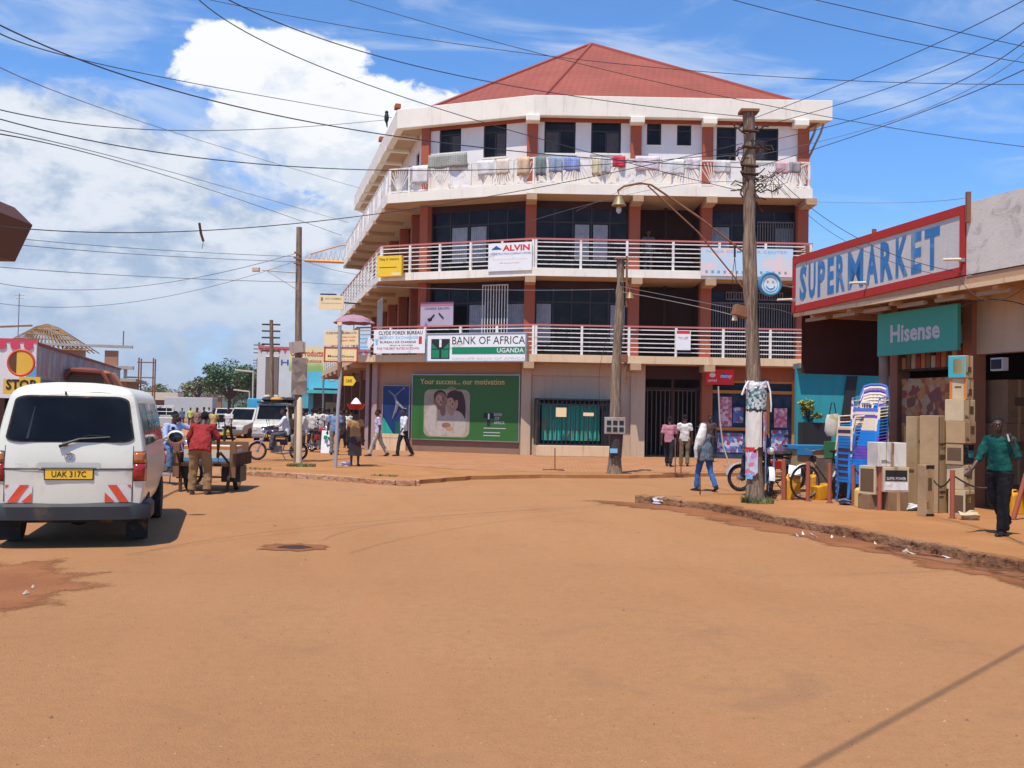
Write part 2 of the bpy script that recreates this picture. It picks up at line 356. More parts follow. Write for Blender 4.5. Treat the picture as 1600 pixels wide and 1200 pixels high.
def m_cloth(name, c, check=None):
    if name in MC: return MC[name]
    m, g, b = new_mat(name); oc = g.coord('Object'); n = g.noise(oc, 5, 5, .6)
    k = g.mix(g.ss(n, .3, .7), c, tuple(v*.8 for v in c))
    if check:
        x, y, z = g.sep(oc); l = g.m('MAXIMUM', g.ss(g.m('FRACT', g.m('MULTIPLY', x, 14)), .8, .85), g.ss(g.m('FRACT', g.m('MULTIPLY', z, 14)), .8, .85))
        k = g.mix(g.m('MULTIPLY', l, .7), k, check)
    g.put(b.inputs['Base Color'], k); b.inputs['Roughness'].default_value = .9; b.inputs['Specular IOR Level'].default_value = .15
    bn = g.n.new('ShaderNodeBump'); bn.inputs['Strength'].default_value = .8; bn.inputs['Distance'].default_value = .03
    g.put(bn.inputs['Height'], g.noise(g.mapping(oc, (1.6, 1.6, .7)), 7, 4, .6, .9)); g.put(b.inputs['Normal'], bn.outputs[0])
    MC[name] = m; return m
ROAD = m_road(); EARTH = m_earth(); EARTH2 = m_earth('packed_red_dust', (.38, .168, .062), (.45, .212, .085)); DARKEARTH = m_earth('damp_red_earth', (.22,.085,.035), (.33,.13,.055))
PAVE = m_pavers(); WET = m_wet(); TILE = m_rooftile()
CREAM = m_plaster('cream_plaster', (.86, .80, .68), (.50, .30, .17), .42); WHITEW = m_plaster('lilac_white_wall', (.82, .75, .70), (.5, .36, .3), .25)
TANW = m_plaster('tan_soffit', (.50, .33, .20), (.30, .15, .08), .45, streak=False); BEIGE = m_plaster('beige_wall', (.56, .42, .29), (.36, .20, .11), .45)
ORANGEEDGE = m_plaster('dusty_cream_edge', (.72, .52, .32), (.42, .19, .09), .6)
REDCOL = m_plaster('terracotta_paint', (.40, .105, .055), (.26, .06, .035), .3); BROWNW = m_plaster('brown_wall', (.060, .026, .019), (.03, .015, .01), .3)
OLDWHITE = m_plaster('weathered_white', (.66, .60, .53), (.18, .13, .10), .65, streak=False, sc=2.2)
POLEW = m_wood('weathered_pole_wood', (.38, .275, .19), (.13, .085, .055)); TIMBER = m_wood('sawn_timber', (.40, .25, .13), (.22, .12, .06), (3, 3, 3), .3)
DARKWOOD = m_wood('dark_wood', (.12, .06, .035), (.05, .025, .015))
FRAME = mat('bronze_frame', (.035, .022, .018), .45, var=.1); GLASS = m_glass(); GLASSB = m_glass('blue_tinted_glass', (.018, .028, .045)); 
CURT = m_cloth('net_curtain', (.42, .42, .45)); GRILLE = mat('white_grille', (.68, .64, .58), .55, dirt=.3)
RAILW = mat('white_rail_paint', (.80, .76, .70), .5, dirt=.35, dscale=4); RAILR = mat('faded_red_rail', (.55, .17, .15), .5, dirt=.2)
BLACK = mat('black_rubber', (.018, .017, .017), .8, dirt=.25, dscale=6); BLACKM = mat('black_metal', (.02, .02, .022), .45, dirt=.2); STEEL = mat('dull_steel', (.38, .37, .36), .38, .8, dirt=.2)
CHROME = mat('chrome', (.6, .6, .62), .18, 1.0, var=.05); RUST = mat('rusty_iron', (.22, .095, .05), .85, dirt=.5, bump=.4); POST = mat('red_oxide_post', (.36, .095, .055), .6, dirt=.3, dscale=5)
WHITE = mat('white_board', (.80, .79, .77), .55, var=.04, dirt=.18, dscale=2); SIGNGREEN = mat('bank_green', (.012, .22, .095), .4, var=.05); INK = mat('black_ink', (.02, .02, .022), .6, var=.05)
REDINK = mat('red_ink', (.62, .035, .03), .5, var=.05); BLUEINK = mat('sky_blue_ink', (.20, .50, .75), .5, var=.05); NAVY = mat('navy_ink', (.03, .10, .32), .5, var=.05)
YELLOW = mat('yellow_paint', (.85, .55, .03), .5, var=.06, dirt=.15); CREAMB = mat('cream_board', (.86, .66, .36), .55, var=.05, dirt=.1); LGREY = mat('light_grey', (.55, .55, .55), .6)
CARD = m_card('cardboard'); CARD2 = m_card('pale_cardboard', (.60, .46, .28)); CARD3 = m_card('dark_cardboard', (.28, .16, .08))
TEAL = m_plaster('teal_paint', (.035, .30, .34), (.08, .14, .12), .4); TURQ = m_plaster('turquoise_paint', (.16, .55, .68), (.3, .3, .28), .3)
SKIN = mat('brown_skin', (.075, .036, .022), .5, var=.12, spec=.4); HAIR = mat('black_hair', (.008, .007, .007), .95, bump=.8, bscale=160)
LEAF = m_leaf('foliage', (.035, .075, .016), (.075, .13, .030)); LEAF2 = m_leaf('dry_foliage', (.09, .11, .03), (.16, .16, .055)); BARK = m_wood('bark', (.13, .08, .05), (.05, .03, .02))
GRASS = m_leaf('grass_blades', (.07, .085, .025), (.15, .15, .05))
WIREM = mat('wire_sheath', (.045, .045, .052), .6, var=.05); WIREG = mat('grey_wire', (.20, .20, .22), .6, var=.05)
# ---------------------------------------------------------------- ground, road, pavements
def sheet(name, poly, z, m, sub=None):
    b = MB(); b.add([(p[0], p[1], z) for p in poly], [tuple(range(len(poly)))])
    a = sum(poly[i][0]*poly[(i+1)%len(poly)][1]-poly[(i+1)%len(poly)][0]*poly[i][1] for i in range(len(poly)))
    if a < 0: b.f = [tuple(reversed(f)) for f in b.f]
    return struct(b.build(name, m))
b = MB(); b.add([(-4000,-300,0),(4000,-300,0),(4000,5000,0),(-4000,5000,0)], [(0,1,2,3)]); struct(b.build('ground', EARTH2))
# the dusty junction: street running to the left-back, side street to the right
c0 = Vector((-8.1+.2575*30, 30, 0))
rd = [(-9,-40),(7.0,-40),(7.0,6),(6.6,11),(4.9,17),(3.4,19.6),(14,31),(40,45),(40,38),(60,38),(60,60),(30,36.9),(-2.2,22.8),(-7.4,26.2)]
road_poly = [(-3.9,-60),(30,-60),(30,8),(9,14),(9,27),(60,36),(60,42),(8,31),(-2,24),(-7.6,27)] 
far = [Vector((-7.6,27,0))+STREET*120, Vector((-7.6,27,0))+STREET*120-ACROSS*7.2]
road_poly = [(-12.3,20),(-2.8,-60),(30,-60),(30,8),(9,14),(9,27),(60,36),(60,42),(10,35.5),(-2,24.5),(-7.6,27),(far[0].x,far[0].y),(far[1].x,far[1].y)]
sheet('road', road_poly, .004, ROAD)
def wob(pts, n=14, amp=.03, seed=1):                     # break up straight kerb edges
    r = random.Random(seed); out = []
    for i in range(len(pts)-1):
        a, c = Vector(pts[i]).to_2d() if len(pts[i]) > 2 else Vector(pts[i]), Vector(pts[i+1]).to_2d() if len(pts[i+1]) > 2 else Vector(pts[i+1])
        k = max(1, int((c-a).length*3)) if i < n else 1
        for j in range(k): q = a.lerp(c, j/k); out.append((q.x+(r.uniform(-amp, amp) if j else 0), q.y+(r.uniform(-amp, amp) if j else 0)))
    out.append(tuple(Vector(pts[-1])[:2])); return out
def rough(o):                                            # chip and weather the kerb stones
    m = o.modifiers.new('cut', 'SUBSURF'); m.subdivision_type = 'SIMPLE'; m.levels = m.render_levels = 3
    t = bpy.data.textures.new('chips', 'CLOUDS'); t.noise_scale = .11; t.noise_depth = 3
    d = o.modifiers.new('chip', 'DISPLACE'); d.texture = t; d.strength = .05; d.mid_level = .55; d.texture_coords = 'LOCAL'; return o
# pavement in front of the bank
e1 = wob([(-7.6,27.2),(-7.3,26.35),(-4.62,24.94),(-2.6,23.5),(-2.15,23.45),(-2.2,23.9)], amp=.025)
e2 = wob([(-2.2,23.9),(-1.0,26.0),(.8,27.2),(3.2,27.6),(6,29.5),(12.5,33),(30,37)], amp=.05, seed=3)
back = Vector((-7.6,27.2,0))+STREET*60
pv = e1+e2[1:]+[(30,48),(11,42),(10,60),(-2,90),(back.x,back.y)]
struct(MB().prism(pv, -.2, .10).build('pavement', EARTH2))
sheet('pavement_bricks', [(-3.9,31.2),(-1.6,28.9),(.9,28.2),(3.0,28.4),(8.0,31.4),(12.2,33.6),(12.2,40.5),(.7,41.5),(-5.4,43.2),(-6.6,42.2)], .105, PAVE)
# raised kerb stones at its near edge
kb = MB(); r = random.Random(4)
for i in range(len(e1)-1):
    a, c = Vector(e1[i]), Vector(e1[i+1]); d = c-a
    if d.length < .05: continue
    an = math.atan2(d.y, d.x); kb.box(((a.x+c.x)/2, (a.y+c.y)/2, .055+r.uniform(-.01,.01)), (d.length*.985, .16, .14), 0, (r.uniform(-.02,.02), r.uniform(-.02,.02), an))
rough(struct(kb.build('kerb', m_earth('kerb_concrete_left', (.36,.16,.075), (.50,.30,.18)), bevel=.015)))
# pavement in front of the shops on the right
k1 = wob([(3.3,19.95),(2.75,20.35),(2.5,20.1),(3.55,19.0),(4.0,17.8),(4.35,16.47),(4.85,15.1),(5.22,13.87),(5.6,12.7),(5.9,11.78),(6.3,10.2),(6.9,8),(9,0)], amp=.04, seed=5)
pr = k1+[(22,0),(24,34),(13,31.5),(7.8,27.6),(5.35,22.6)]
struct(MB().prism(pr, -.2, .14).build('pavement', EARTH2))
kb = MB(); r = random.Random(9)
for i in range(len(k1)-1):
    a, c = Vector(k1[i]), Vector(k1[i+1]); d = c-a
    if d.length < .05 or a.y < 5: continue
    an = math.atan2(d.y, d.x); kb.box(((a.x+c.x)/2, (a.y+c.y)/2, .068+r.uniform(-.012,.008)), (d.length*.97, .17+r.uniform(-.02,.03), .165), 0, (r.uniform(-.05,.05), r.uniform(-.03,.03), an))
rough(struct(kb.build('kerb', m_earth('kerb_concrete', (.22,.095,.042), (.36,.19,.10)), bevel=.02)))
# damp earth along the right kerb and stains: thin sheets whose edge breaks up into the dust
def soft(m, name):
    m2 = m.copy(); m2.name = name; g = NG(m2.node_tree); bs = m2.node_tree.nodes['Principled BSDF']
    at_ = g.n.new('ShaderNodeAttribute'); at_.attribute_name = 'edge'; oc = g.coord('Object')
    nn = g.m('ADD', g.m('MULTIPLY', g.m('SUBTRACT', g.noise(oc, 2.6, 8, .7, .5), .5), 1.3), g.m('MULTIPLY', g.m('SUBTRACT', g.noise(oc, 30, 3, .6), .5), .5))
    g.put(bs.inputs['Alpha'], g.ss(g.m('ADD', at_.outputs['Fac'], nn), .22, .62)); return m2
def soft_sheet(name, rows, m, z):                        # rows of (x, y, edge) points
    b = MB(); n = len(rows[0]); b.add([(p[0], p[1], z) for r_ in rows for p in r_], [(j*n+k, j*n+k+1, (j+1)*n+k+1, (j+1)*n+k) for j in range(len(rows)-1) for k in range(n-1)])
    o = b.build(name, m); at_ = o.data.attributes.new('edge', 'FLOAT', 'POINT')
    for i, v in enumerate([p[2] for r_ in rows for p in r_]): at_.data[i].value = v
    return struct(o)
def strip(c, w_, seed, e=(0,.45,.9,1,1)):
    rr_ = random.Random(seed); rows = []; K = []
    for i in range(len(c)-1):
        for j in range(6): K.append(Vector(c[i]).lerp(Vector(c[i+1]), j/6))
    for i, q in enumerate(K):
        d = K[min(i+1, len(K)-1)]-K[max(i-1, 0)]; n = Vector((-d.y, d.x)).normalized(); f = min(1, i/5, (len(K)-1-i)/6+.0); ww = w_*(.75+.35*rr_.random())
        rows.append([(q.x+n.x*ww*t, q.y+n.y*ww*t, e[k]*min(1, f+.0)) for k, t in enumerate((1,.7,.4,.15,-.08))])
    return rows
GL = [(1.0,20.8),(2.35,20.0),(3.42,18.85),(3.90,17.7),(4.25,16.35),(4.73,15.0),(5.12,13.8),(5.5,12.6),(5.8,11.65),(6.18,10.1),(6.8,7.6)][::-1]
soft_sheet('gutter', strip(GL, .95, 2), soft(DARKEARTH, 'damp_earth_fading'), .009)
soft_sheet('puddle', strip([(4.95,14.1),(5.1,13.7),(5.48,12.55),(5.76,11.65),(6.13,10.1),(6.7,7.8)][::-1], .55, 6, (0,.3,.75,.9,.7)), soft(WET, 'wet_mud_fading'), .013)
def blob_rows(cx, cy, rx, ry, seed, peak=1.0):
    rr_ = random.Random(seed); N = 28; jit = [rr_.uniform(.8,1.15) for _ in range(N)]; jit.append(jit[0])
    return [[(cx+rx*f*jit[k]*math.cos(2*PI*k/N), cy+ry*f*jit[k]*math.sin(2*PI*k/N), e*peak) for k in range(N+1)] for f, e in ((0,1),(.35,1),(.6,.8),(.8,.4),(1.0,0))]
q = G(0, 925); soft_sheet('earth_patch', blob_rows(q.x-.7, q.y-.1, 1.7, 2.3, 8), soft(m_earth('red_earth_patch', (.27,.10,.042), (.35,.145,.062)), 'red_earth_fading'), .008)
q = G(460, 856)
soft_sheet('pothole', blob_rows(q.x, q.y, .50, .42, 3, 1.2), soft(DARKEARTH, 'pothole_earth'), .0105); soft_sheet('pothole', blob_rows(q.x, q.y, .26, .20, 4, 1.1), soft(mat('wet_hole', (.045,.022,.013), .85), 'pothole_wet'), .0125)
r = random.Random(21); b = MB()
for k in range(900):                                    # loose stones and crumbs of earth on the dusty road
    px, py = r.uniform(-60, 1660), 1210-440*r.random()**.8; q = G(px, py, .004)
    if q.y > 26 or (q.x > 2.3 and q.x > 6.4-(q.y-10)*.30): continue
    s_ = r.uniform(.003,.008)*(1 if r.random() < .96 else 1.9); n0 = len(b.v)
    b.add([(q.x-s_,q.y,.004),(q.x,q.y-s_*.9,.004),(q.x+s_*1.1,q.y,.004),(q.x,q.y+s_,.004),(q.x+s_*.2,q.y,.004+s_*.9)], [(0,1,4),(1,2,4),(2,3,4),(3,0,4)], int(r.random()*3))
o = b.build('loose_stones', [mat('stone_brown', (.20,.10,.06), .9), mat('stone_pale', (.42,.25,.15), .9), mat('stone_red', (.36,.15,.07), .9)]); tag(o, 'loose stones and crumbs scattered over the dusty road', 'stones', kind='stuff')
# ---------------------------------------------------------------- the bank building
A, B_ = Vector((.62,39.8,0)), Vector((11.15,39.8,0)); FD = Vector((-.925,.379,0)).normalized()
Cc = A+FD*4.75; Dd = Cc+STREET*17.5
def poly2(o): return o
BANK = thing('bank_building', 'four storey white and terracotta corner building with red tiled roof and wraparound balconies', 'building', (A.x, A.y, 0))
def seg(P, Q): u = (Q-P); L = u.length; u = u/L; return P, u, Vector((u.y, -u.x, 0)), L
def fT(P, Q):                                            # facet frame: x along, -y outward, z up
    p, u, n, L = seg(P, Q); return Matrix(((u.x, -n.x, 0, p.x), (u.y, -n.y, 0, p.y), (0, 0, 1, 0), (0, 0, 0, 1))), L
WING, MIDF, FRONT = fT(Dd, Cc), fT(Cc, A), fT(A, B_)
def slab_poly(o_a, o_c, o_d, o_b, back=(7.2, 57.5)): return [o_b, o_a, o_c, o_d, (back[0]-15.5, back[1]+5), back]
def ext(a0, t): q = Vector((a0[0], a0[1], 0))+FD*t; return (q.x, q.y)
def along(p, t): return (p[0]+STREET.x*t, p[1]+STREET.y*t)
S1 = ((.83,38.8), ext((.83,38.8),7.85)); S2 = ((.77,38.8), ext((.77,38.8),6.76)); S3 = ((.72,38.8), ext((.72,38.8),6.4)); KF = 1.0129; SF = ((.65*KF,38.8*KF), ext((.65*KF,38.8*KF),5.93*KF)); FZ = lambda z: 1.7+(z-1.7)*KF
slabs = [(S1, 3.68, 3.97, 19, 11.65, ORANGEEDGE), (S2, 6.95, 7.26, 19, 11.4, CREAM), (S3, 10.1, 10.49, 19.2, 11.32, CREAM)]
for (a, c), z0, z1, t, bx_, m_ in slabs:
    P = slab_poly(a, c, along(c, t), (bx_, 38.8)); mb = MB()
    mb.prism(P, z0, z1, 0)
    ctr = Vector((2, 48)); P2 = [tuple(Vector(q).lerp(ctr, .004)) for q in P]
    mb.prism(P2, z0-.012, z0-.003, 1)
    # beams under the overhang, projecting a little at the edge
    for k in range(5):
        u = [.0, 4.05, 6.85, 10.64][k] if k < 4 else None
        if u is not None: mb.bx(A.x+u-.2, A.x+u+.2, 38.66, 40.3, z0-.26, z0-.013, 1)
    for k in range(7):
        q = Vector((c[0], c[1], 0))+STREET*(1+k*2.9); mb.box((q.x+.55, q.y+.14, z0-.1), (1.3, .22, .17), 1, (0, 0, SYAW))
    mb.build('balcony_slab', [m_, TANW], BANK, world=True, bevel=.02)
# roof fascia (a parapet band) with its soffit
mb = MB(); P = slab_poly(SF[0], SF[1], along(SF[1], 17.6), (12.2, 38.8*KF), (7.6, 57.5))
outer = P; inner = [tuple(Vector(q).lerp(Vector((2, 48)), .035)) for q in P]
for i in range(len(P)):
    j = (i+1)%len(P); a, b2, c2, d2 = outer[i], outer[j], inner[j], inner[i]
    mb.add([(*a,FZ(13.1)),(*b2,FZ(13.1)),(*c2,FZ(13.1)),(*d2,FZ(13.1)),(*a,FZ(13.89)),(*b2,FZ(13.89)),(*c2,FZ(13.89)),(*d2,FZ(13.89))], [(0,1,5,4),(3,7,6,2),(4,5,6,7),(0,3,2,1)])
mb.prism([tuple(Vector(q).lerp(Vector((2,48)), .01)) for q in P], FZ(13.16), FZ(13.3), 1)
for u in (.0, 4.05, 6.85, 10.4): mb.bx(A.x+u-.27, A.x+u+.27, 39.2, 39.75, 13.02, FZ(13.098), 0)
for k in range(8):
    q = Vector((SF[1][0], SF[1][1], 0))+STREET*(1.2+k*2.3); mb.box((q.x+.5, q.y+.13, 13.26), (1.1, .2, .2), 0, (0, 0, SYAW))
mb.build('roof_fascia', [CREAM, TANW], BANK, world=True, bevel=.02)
for t in (.35, 5.6):
    q = Vector((SF[1][0], SF[1][1], 0))+STREET*t; MB().box((q.x+.05, q.y, 14.25), (.22, .45, .16), 0, (0, 0, SYAW)).build('roof_upstand', REDCOL, BANK, world=True)
# the red tiled roof
z0 = FZ(13.62); ap = Vector((3.52,49,19.6)); ap2 = Vector((1.0,56,19.4))
rb = [(11.75,39.1),(.75,39.15),(-4.45,41.25),along((-4.45,41.25),16.6),(-6,60),(7.4,57)]
rb = [Vector((x*KF,y*KF,z0)) for x,y in rb]
MB().add(rb+[ap, ap2], [(1,0,6),(2,1,6),(3,2,6,7),(4,3,7),(5,4,7),(0,5,7,6)]).build('roof', TILE, BANK, world=True)
rg = MB()
for a, c in ((rb[1], ap), (rb[0], ap), (rb[2], ap), (ap, ap2), (rb[3], ap2)): rg.tube([a, c], .10, 6)
rg.build('ridge_tiles', mat('ridge_tile', (.30,.065,.042), .7), BANK, world=True)
# gutter pipes at the right corner
MB().tube([(11.7,39.7,13.2),(11.65,39.8,12.9),(11.35,40.3,12.0),(11.35,40.45,10.6)], .05, 8).tube([(12.0,39.7,13.3),(11.9,39.8,12.9),(11.45,40.4,11.7)], .045, 8).build('downpipe', mat('grey_pipe', (.30,.27,.25), .6), BANK, world=True, smooth=40)

# columns on every storey
def column(T, u, z0, z1, w_=.42, m_=REDCOL):
    MB().bx(u-w_/2, u+w_/2, -.14, .3, z0, z1, 0, T).build('column', m_, BANK, world=True, bevel=.012)
for (z0, z1) in ((3.98, 6.94), (7.27, 10.08), (10.5, 13.34)):
    for u in (0, 4.05, 6.85, 10.6): column(FRONT[0], u, z0, z1)
    column(MIDF[0], .12, z0, z1, .36)
    if z0 < 10:
        for u in (1.5, 5.0, 8.6, 12.4, 15.6): column(WING[0], WING[1]-u-.6, z0, z1, .36)
# --- top floor: white walls with window openings
def holed_wall(T, L, z0, z1, holes, th=.22, y0=0):
    mb = MB(); x = 0
    for (a, c, za, zb) in sorted(holes):
        mb.bx(x, a, y0, y0+th, z0, z1, 0, T); mb.bx(a, c, y0, y0+th, z0, za, 0, T); mb.bx(a, c, y0, y0+th, zb, z1, 0, T); x = c
    mb.bx(x, L, y0, y0+th, z0, z1, 0, T); return mb
CURT2 = m_cloth('grey_brown_curtain', (.14,.12,.12))
def window(T, a, c, za, zb, mull=1, tran=.3, y=.06, curtain=True, fr=None, par=None):
    mb = MB(); t = .055; fr = fr or FRAME
    mb.bx(a, c, y, y+.08, za, za+t, 0, T); mb.bx(a, c, y, y+.08, zb-t, zb, 0, T)
    mb.bx(a, a+t, y, y+.08, za+t, zb-t, 0, T); mb.bx(c-t, c, y, y+.08, za+t, zb-t, 0, T)
    zt = zb-tran*(zb-za)
    mb.bx(a+t, c-t, y, y+.08, zt-t/2, zt+t/2, 0, T)
    for k in range(mull):
        x = a+(c-a)*(k+1)/(mull+1); mb.bx(x-t/2, x+t/2, y+.002, y+.078, za+t, zt-t/2, 0, T)
    w_ = mb.build('window', fr, par or BANK, world=True)
    MB().bx(a+t, c-t, y+.05, y+.06, za+t, zb-t, 0, T).build('pane', GLASS, w_, world=True)
    if c-a > .8:
        cm = MB(); N = 12; side_ = int(a*7)%2; x0 = a+t+.02 if side_ else (a+c)/2+.04; x1 = (a+c)/2-.04 if side_ else c-t-.02
        for q in range(N): cm.bx(x0+(x1-x0)*q/N, x0+(x1-x0)*(q+.7)/N, y+.030+.006*(q%2), y+.044, za+t+.02, zt-.04, 0, T)
        cm.build('curtain', CURT2, w_, world=True)
    return w_
def px_u(T, L, px, py):                                   # photo position on a facet -> distance along it, height
    p = T @ Vector((0,0,0)); q = T @ Vector((1,0,0)); v = vp(px, py, p, q); l = T.inverted() @ v; return l.x, l.z
wf = []
for (x0, x1, y0, y1) in ((851,899,188,240),(924,970,190,240),(1011,1033,192,227),(1058,1080,195,228),(1120,1150,198,252),(1180,1216,200,252)):
    a, zt = px_u(FRONT[0], 0, x0, y0); c, zb = px_u(FRONT[0], 0, x1, y1); wf.append((a, c, zb, zt))
wm = []
for (x0, x1, y0, y1) in ((687,720,200,237),(756,791,191,244)):
    a, zt = px_u(MIDF[0], 0, x0, y0); c, zb = px_u(MIDF[0], 0, x1, y1); wm.append((a, c, zb, zt))
ww = [(WING[1]-t-.9, WING[1]-t, 11.3, 12.7) for t in (1.2, 3.8, 6.4, 9.0, 11.6, 14.2)]
for T, L, hs in ((FRONT[0], FRONT[1]+.15, wf), (MIDF[0], MIDF[1], wm), (WING[0], WING[1], ww)):
    holed_wall(T, L, 10.5, 13.38, hs).build('wall', WHITEW, BANK, world=True)
    for h in hs:
        window(T, *h, mull=0 if h[1]-h[0] < .8 else 1)
        MB().bx(h[0]-.04, h[1]+.04, -.05, -.001, h[2]-.07, h[2]-.002, 0, T).build('window_sill', CREAM, BANK, world=True)
MB().bx(-.1, FRONT[1]+.3, -.03, -.001, 13.14, 13.345, 0, FRONT[0]).bx(0, MIDF[1], -.03, -.001, 13.14, 13.345, 0, MIDF[0]).build('trim_band', REDCOL, BANK, world=True)
# --- storeys two and three: recessed aluminium glazing between the columns
def glazed(T, a, c, z0, z1, cols, y=.25, transom=True, light=()):
    mb = MB(); t = .06; h = z1-z0; n = cols
    mb.bx(a, c, y, y+.1, z1-.28, z1, 1, T)
    zt = z1-.28; za = zt-.55 if transom else zt
    for k in range(n+1):
        x = a+(c-a)*k/n; mb.bx(x-t/2, x+t/2, y, y+.07, z0, zt, 0, T)
    mb.bx(a, c, y+.002, y+.068, za-t/2, za+t/2, 0, T); mb.bx(a, c, y+.002, y+.068, z0, z0+.12, 0, T)
    f = mb.build('glazed_front', [FRAME, BROWNW], BANK, world=True)
    MB().bx(a, c, y+.03, y+.045, z0+.12, zt, 0, T).build('pane', GLASS, f, world=True)
    for k in light:
        x0, x1 = a+(c-a)*k/n+.08, a+(c-a)*(k+1)/n-.08
        cm = MB(); N = 14
        for q in range(N): cm.bx(x0+(x1-x0)*q/N, x0+(x1-x0)*(q+.75)/N, y+.012+.006*(q%2), y+.022+.006*(q%2), z0+.5, za-.08, 0, T)
        cm.build('curtain', CURT, f, world=True)
ub = [.21, 3.84, 4.26, 6.64, 7.06, 10.39]
glazed(FRONT[0], ub[0], ub[1], 7.27, 10.08, 5, light=(2,3)); glazed(FRONT[0], ub[4], ub[5], 7.27, 10.08, 4, light=(0,3))
glazed(FRONT[0], ub[0], ub[1], 3.98, 6.93, 5, light=(0,4)); glazed(FRONT[0], ub[4], ub[5], 3.98, 6.93, 4)
glazed(MIDF[0], .32, 4.5, 7.27, 10.08, 5, light=(1,2)); glazed(MIDF[0], .32, 4.5, 3.98, 6.93, 5, light=(2,4))
for z0, z1 in ((7.27,10.08),(3.98,6.93)):
    glazed(WING[0], 0, WING[1]-5.3, z0, z1, 9); glazed(WING[0], WING[1]-5.0, WING[1]-.2, z0, z1, 4)
# open stair bay (dark) between columns two and three
for z0, z1 in ((3.98, 6.93), (7.27, 10.08)):
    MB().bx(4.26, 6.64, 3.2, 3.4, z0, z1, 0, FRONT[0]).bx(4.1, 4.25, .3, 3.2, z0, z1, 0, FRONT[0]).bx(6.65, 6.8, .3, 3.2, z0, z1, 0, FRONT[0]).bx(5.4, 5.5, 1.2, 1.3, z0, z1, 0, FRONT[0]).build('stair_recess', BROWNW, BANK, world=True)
# window grilles
def grille(T, a, c, z0, z1, y, n):
    mb = MB()
    for k in range(n+1):
        x = a+(c-a)*k/n; mb.bx(x-.016, x+.016, y-.016, y+.016, z0, z1, 0, T)
    mb.bx(a, c, y-.02, y+.02, z0, z0+.04, 0, T); mb.bx(a, c, y-.02, y+.02, z1-.04, z1, 0, T)
    mb.build('window_grille', GRILLE, BANK, world=True)
GR2 = mat('grey_grille', (.17,.14,.13), .6); 
def grille2(*a):
    global GRILLE
    g0 = GRILLE; GRILLE = GR2; grille(*a); GRILLE = g0
grille2(FRONT[0], 7.1, 10.35, 4.0, 6.2, .16, 34); grille2(FRONT[0], 8.9, 10.3, 7.4, 9.4, .16, 14)
grille2(FRONT[0], 7.7, 9.9, 6.3, 6.62, .15, 22)
ag, _ = px_u(MIDF[0], 0, 757, 480); cg, _ = px_u(MIDF[0], 0, 796, 480)
grille(MIDF[0], ag, cg, 3.98, 6.75, -.2, 9)
grille(WING[0], WING[1]-4.6, WING[1]-2.9, 4.0, 6.6, -1.2, 8)
# --- railings
def rail_flat(T, L, z, skip=(), ph=1.12, n=6, posts=None):
    mb = MB()
    for k in range(n): 
        zz = z+.14+k*(ph-.2)/(n-.5); mb.bx(0, L, -.02, .02, zz, zz+.035, 0, T)
    ps = posts or max(2, round(L/1.55))
    for k in range(ps+1):
        x = L*k/ps; x = min(max(x, .05), L-.05); mb.bx(x-.045, x+.045, -.045, .045, z, z+ph-.03, 0, T)
    r_ = mb.build('railing', RAILW, BANK, world=True); MB().bx(-.02, L+.02, -.035, .035, z+ph-.03, z+ph+.03, 0, T).build('top_rail', RAILR, r_, world=True)
def inset(P, d): return P
for (a, c), zf, t, bx_ in ((S1, 3.97, 19, 11.58), (S2, 7.26, 19, 11.33)):
    a3, c3 = Vector((a[0],a[1]+.08,0)), Vector((c[0]+.07,c[1]+.08,0)); d3 = Vector((*along(c3[:2], t-.4),0)); b3 = Vector((bx_,38.88,0))
    T, L = fT(a3, b3); rail_flat(T, L, zf, posts=6)
    T, L = fT(c3, a3); rail_flat(T, L, zf, posts=5)
    T, L = fT(d3, c3); rail_flat(T, L, zf, posts=13)
    T, L = fT(b3, b3+STREET*2.2); rail_flat(T, L, zf, posts=1)
def rail_fan(T, L, z, n, h=.98):
    mb = MB()
    pw = L/n
    for k in range(n+1): x = min(max(pw*k, .04), L-.04); mb.bx(x-.035, x+.035, -.035, .035, z, z+h, 0, T)
    mb.bx(0, L, -.03, .03, z+h, z+h+.05, 0, T); mb.bx(0, L, -.03, .03, z+.05, z+.10, 0, T)
    for k in range(n):
        x0, x1 = pw*k+.035, pw*(k+1)-.035
        if k % 4 == 3:                                    # a solid white panel now and then
            mb.bx(x0, x1, -.012, .012, z+.1, z+h, 0, T); continue
        up = k % 2 == 0; xc = (x0+x1)/2
        for q in range(9):
            f = (q-4)/4.0
            if up: a, c = Vector((xc+f*.06, 0, z+.10)), Vector((xc+f*(x1-x0)/2, 0, z+h-(abs(f)**3)*.25))
            else: a, c = Vector((xc+f*(x1-x0)/2, 0, z+.10+(abs(f)**3)*.2)), Vector((xc+f*.08, 0, z+h))
            p0, p1 = T @ a, T @ c; mb.tube([p0, p1], .020, 4)
    mb.build('railing', RAILW, BANK, world=True)
a, c = S3; a3, c3 = Vector((a[0],a[1]+.1,0)), Vector((c[0]+.08,c[1]+.1,0)); d3 = Vector((*along(c3[:2], 18.7),0)); b3 = Vector((11.24,38.9,0))
T3F, L3F = fT(a3, b3); rail_fan(T3F, L3F, 10.49, 10)
T3M, L3M = fT(c3, a3); rail_fan(T3M, L3M, 10.49, 7)
T, L = fT(d3, c3); rail_fan(T, L, 10.49, 17)
T, L = fT(b3, b3+STREET*2.4); rail_fan(T, L, 10.49, 2)
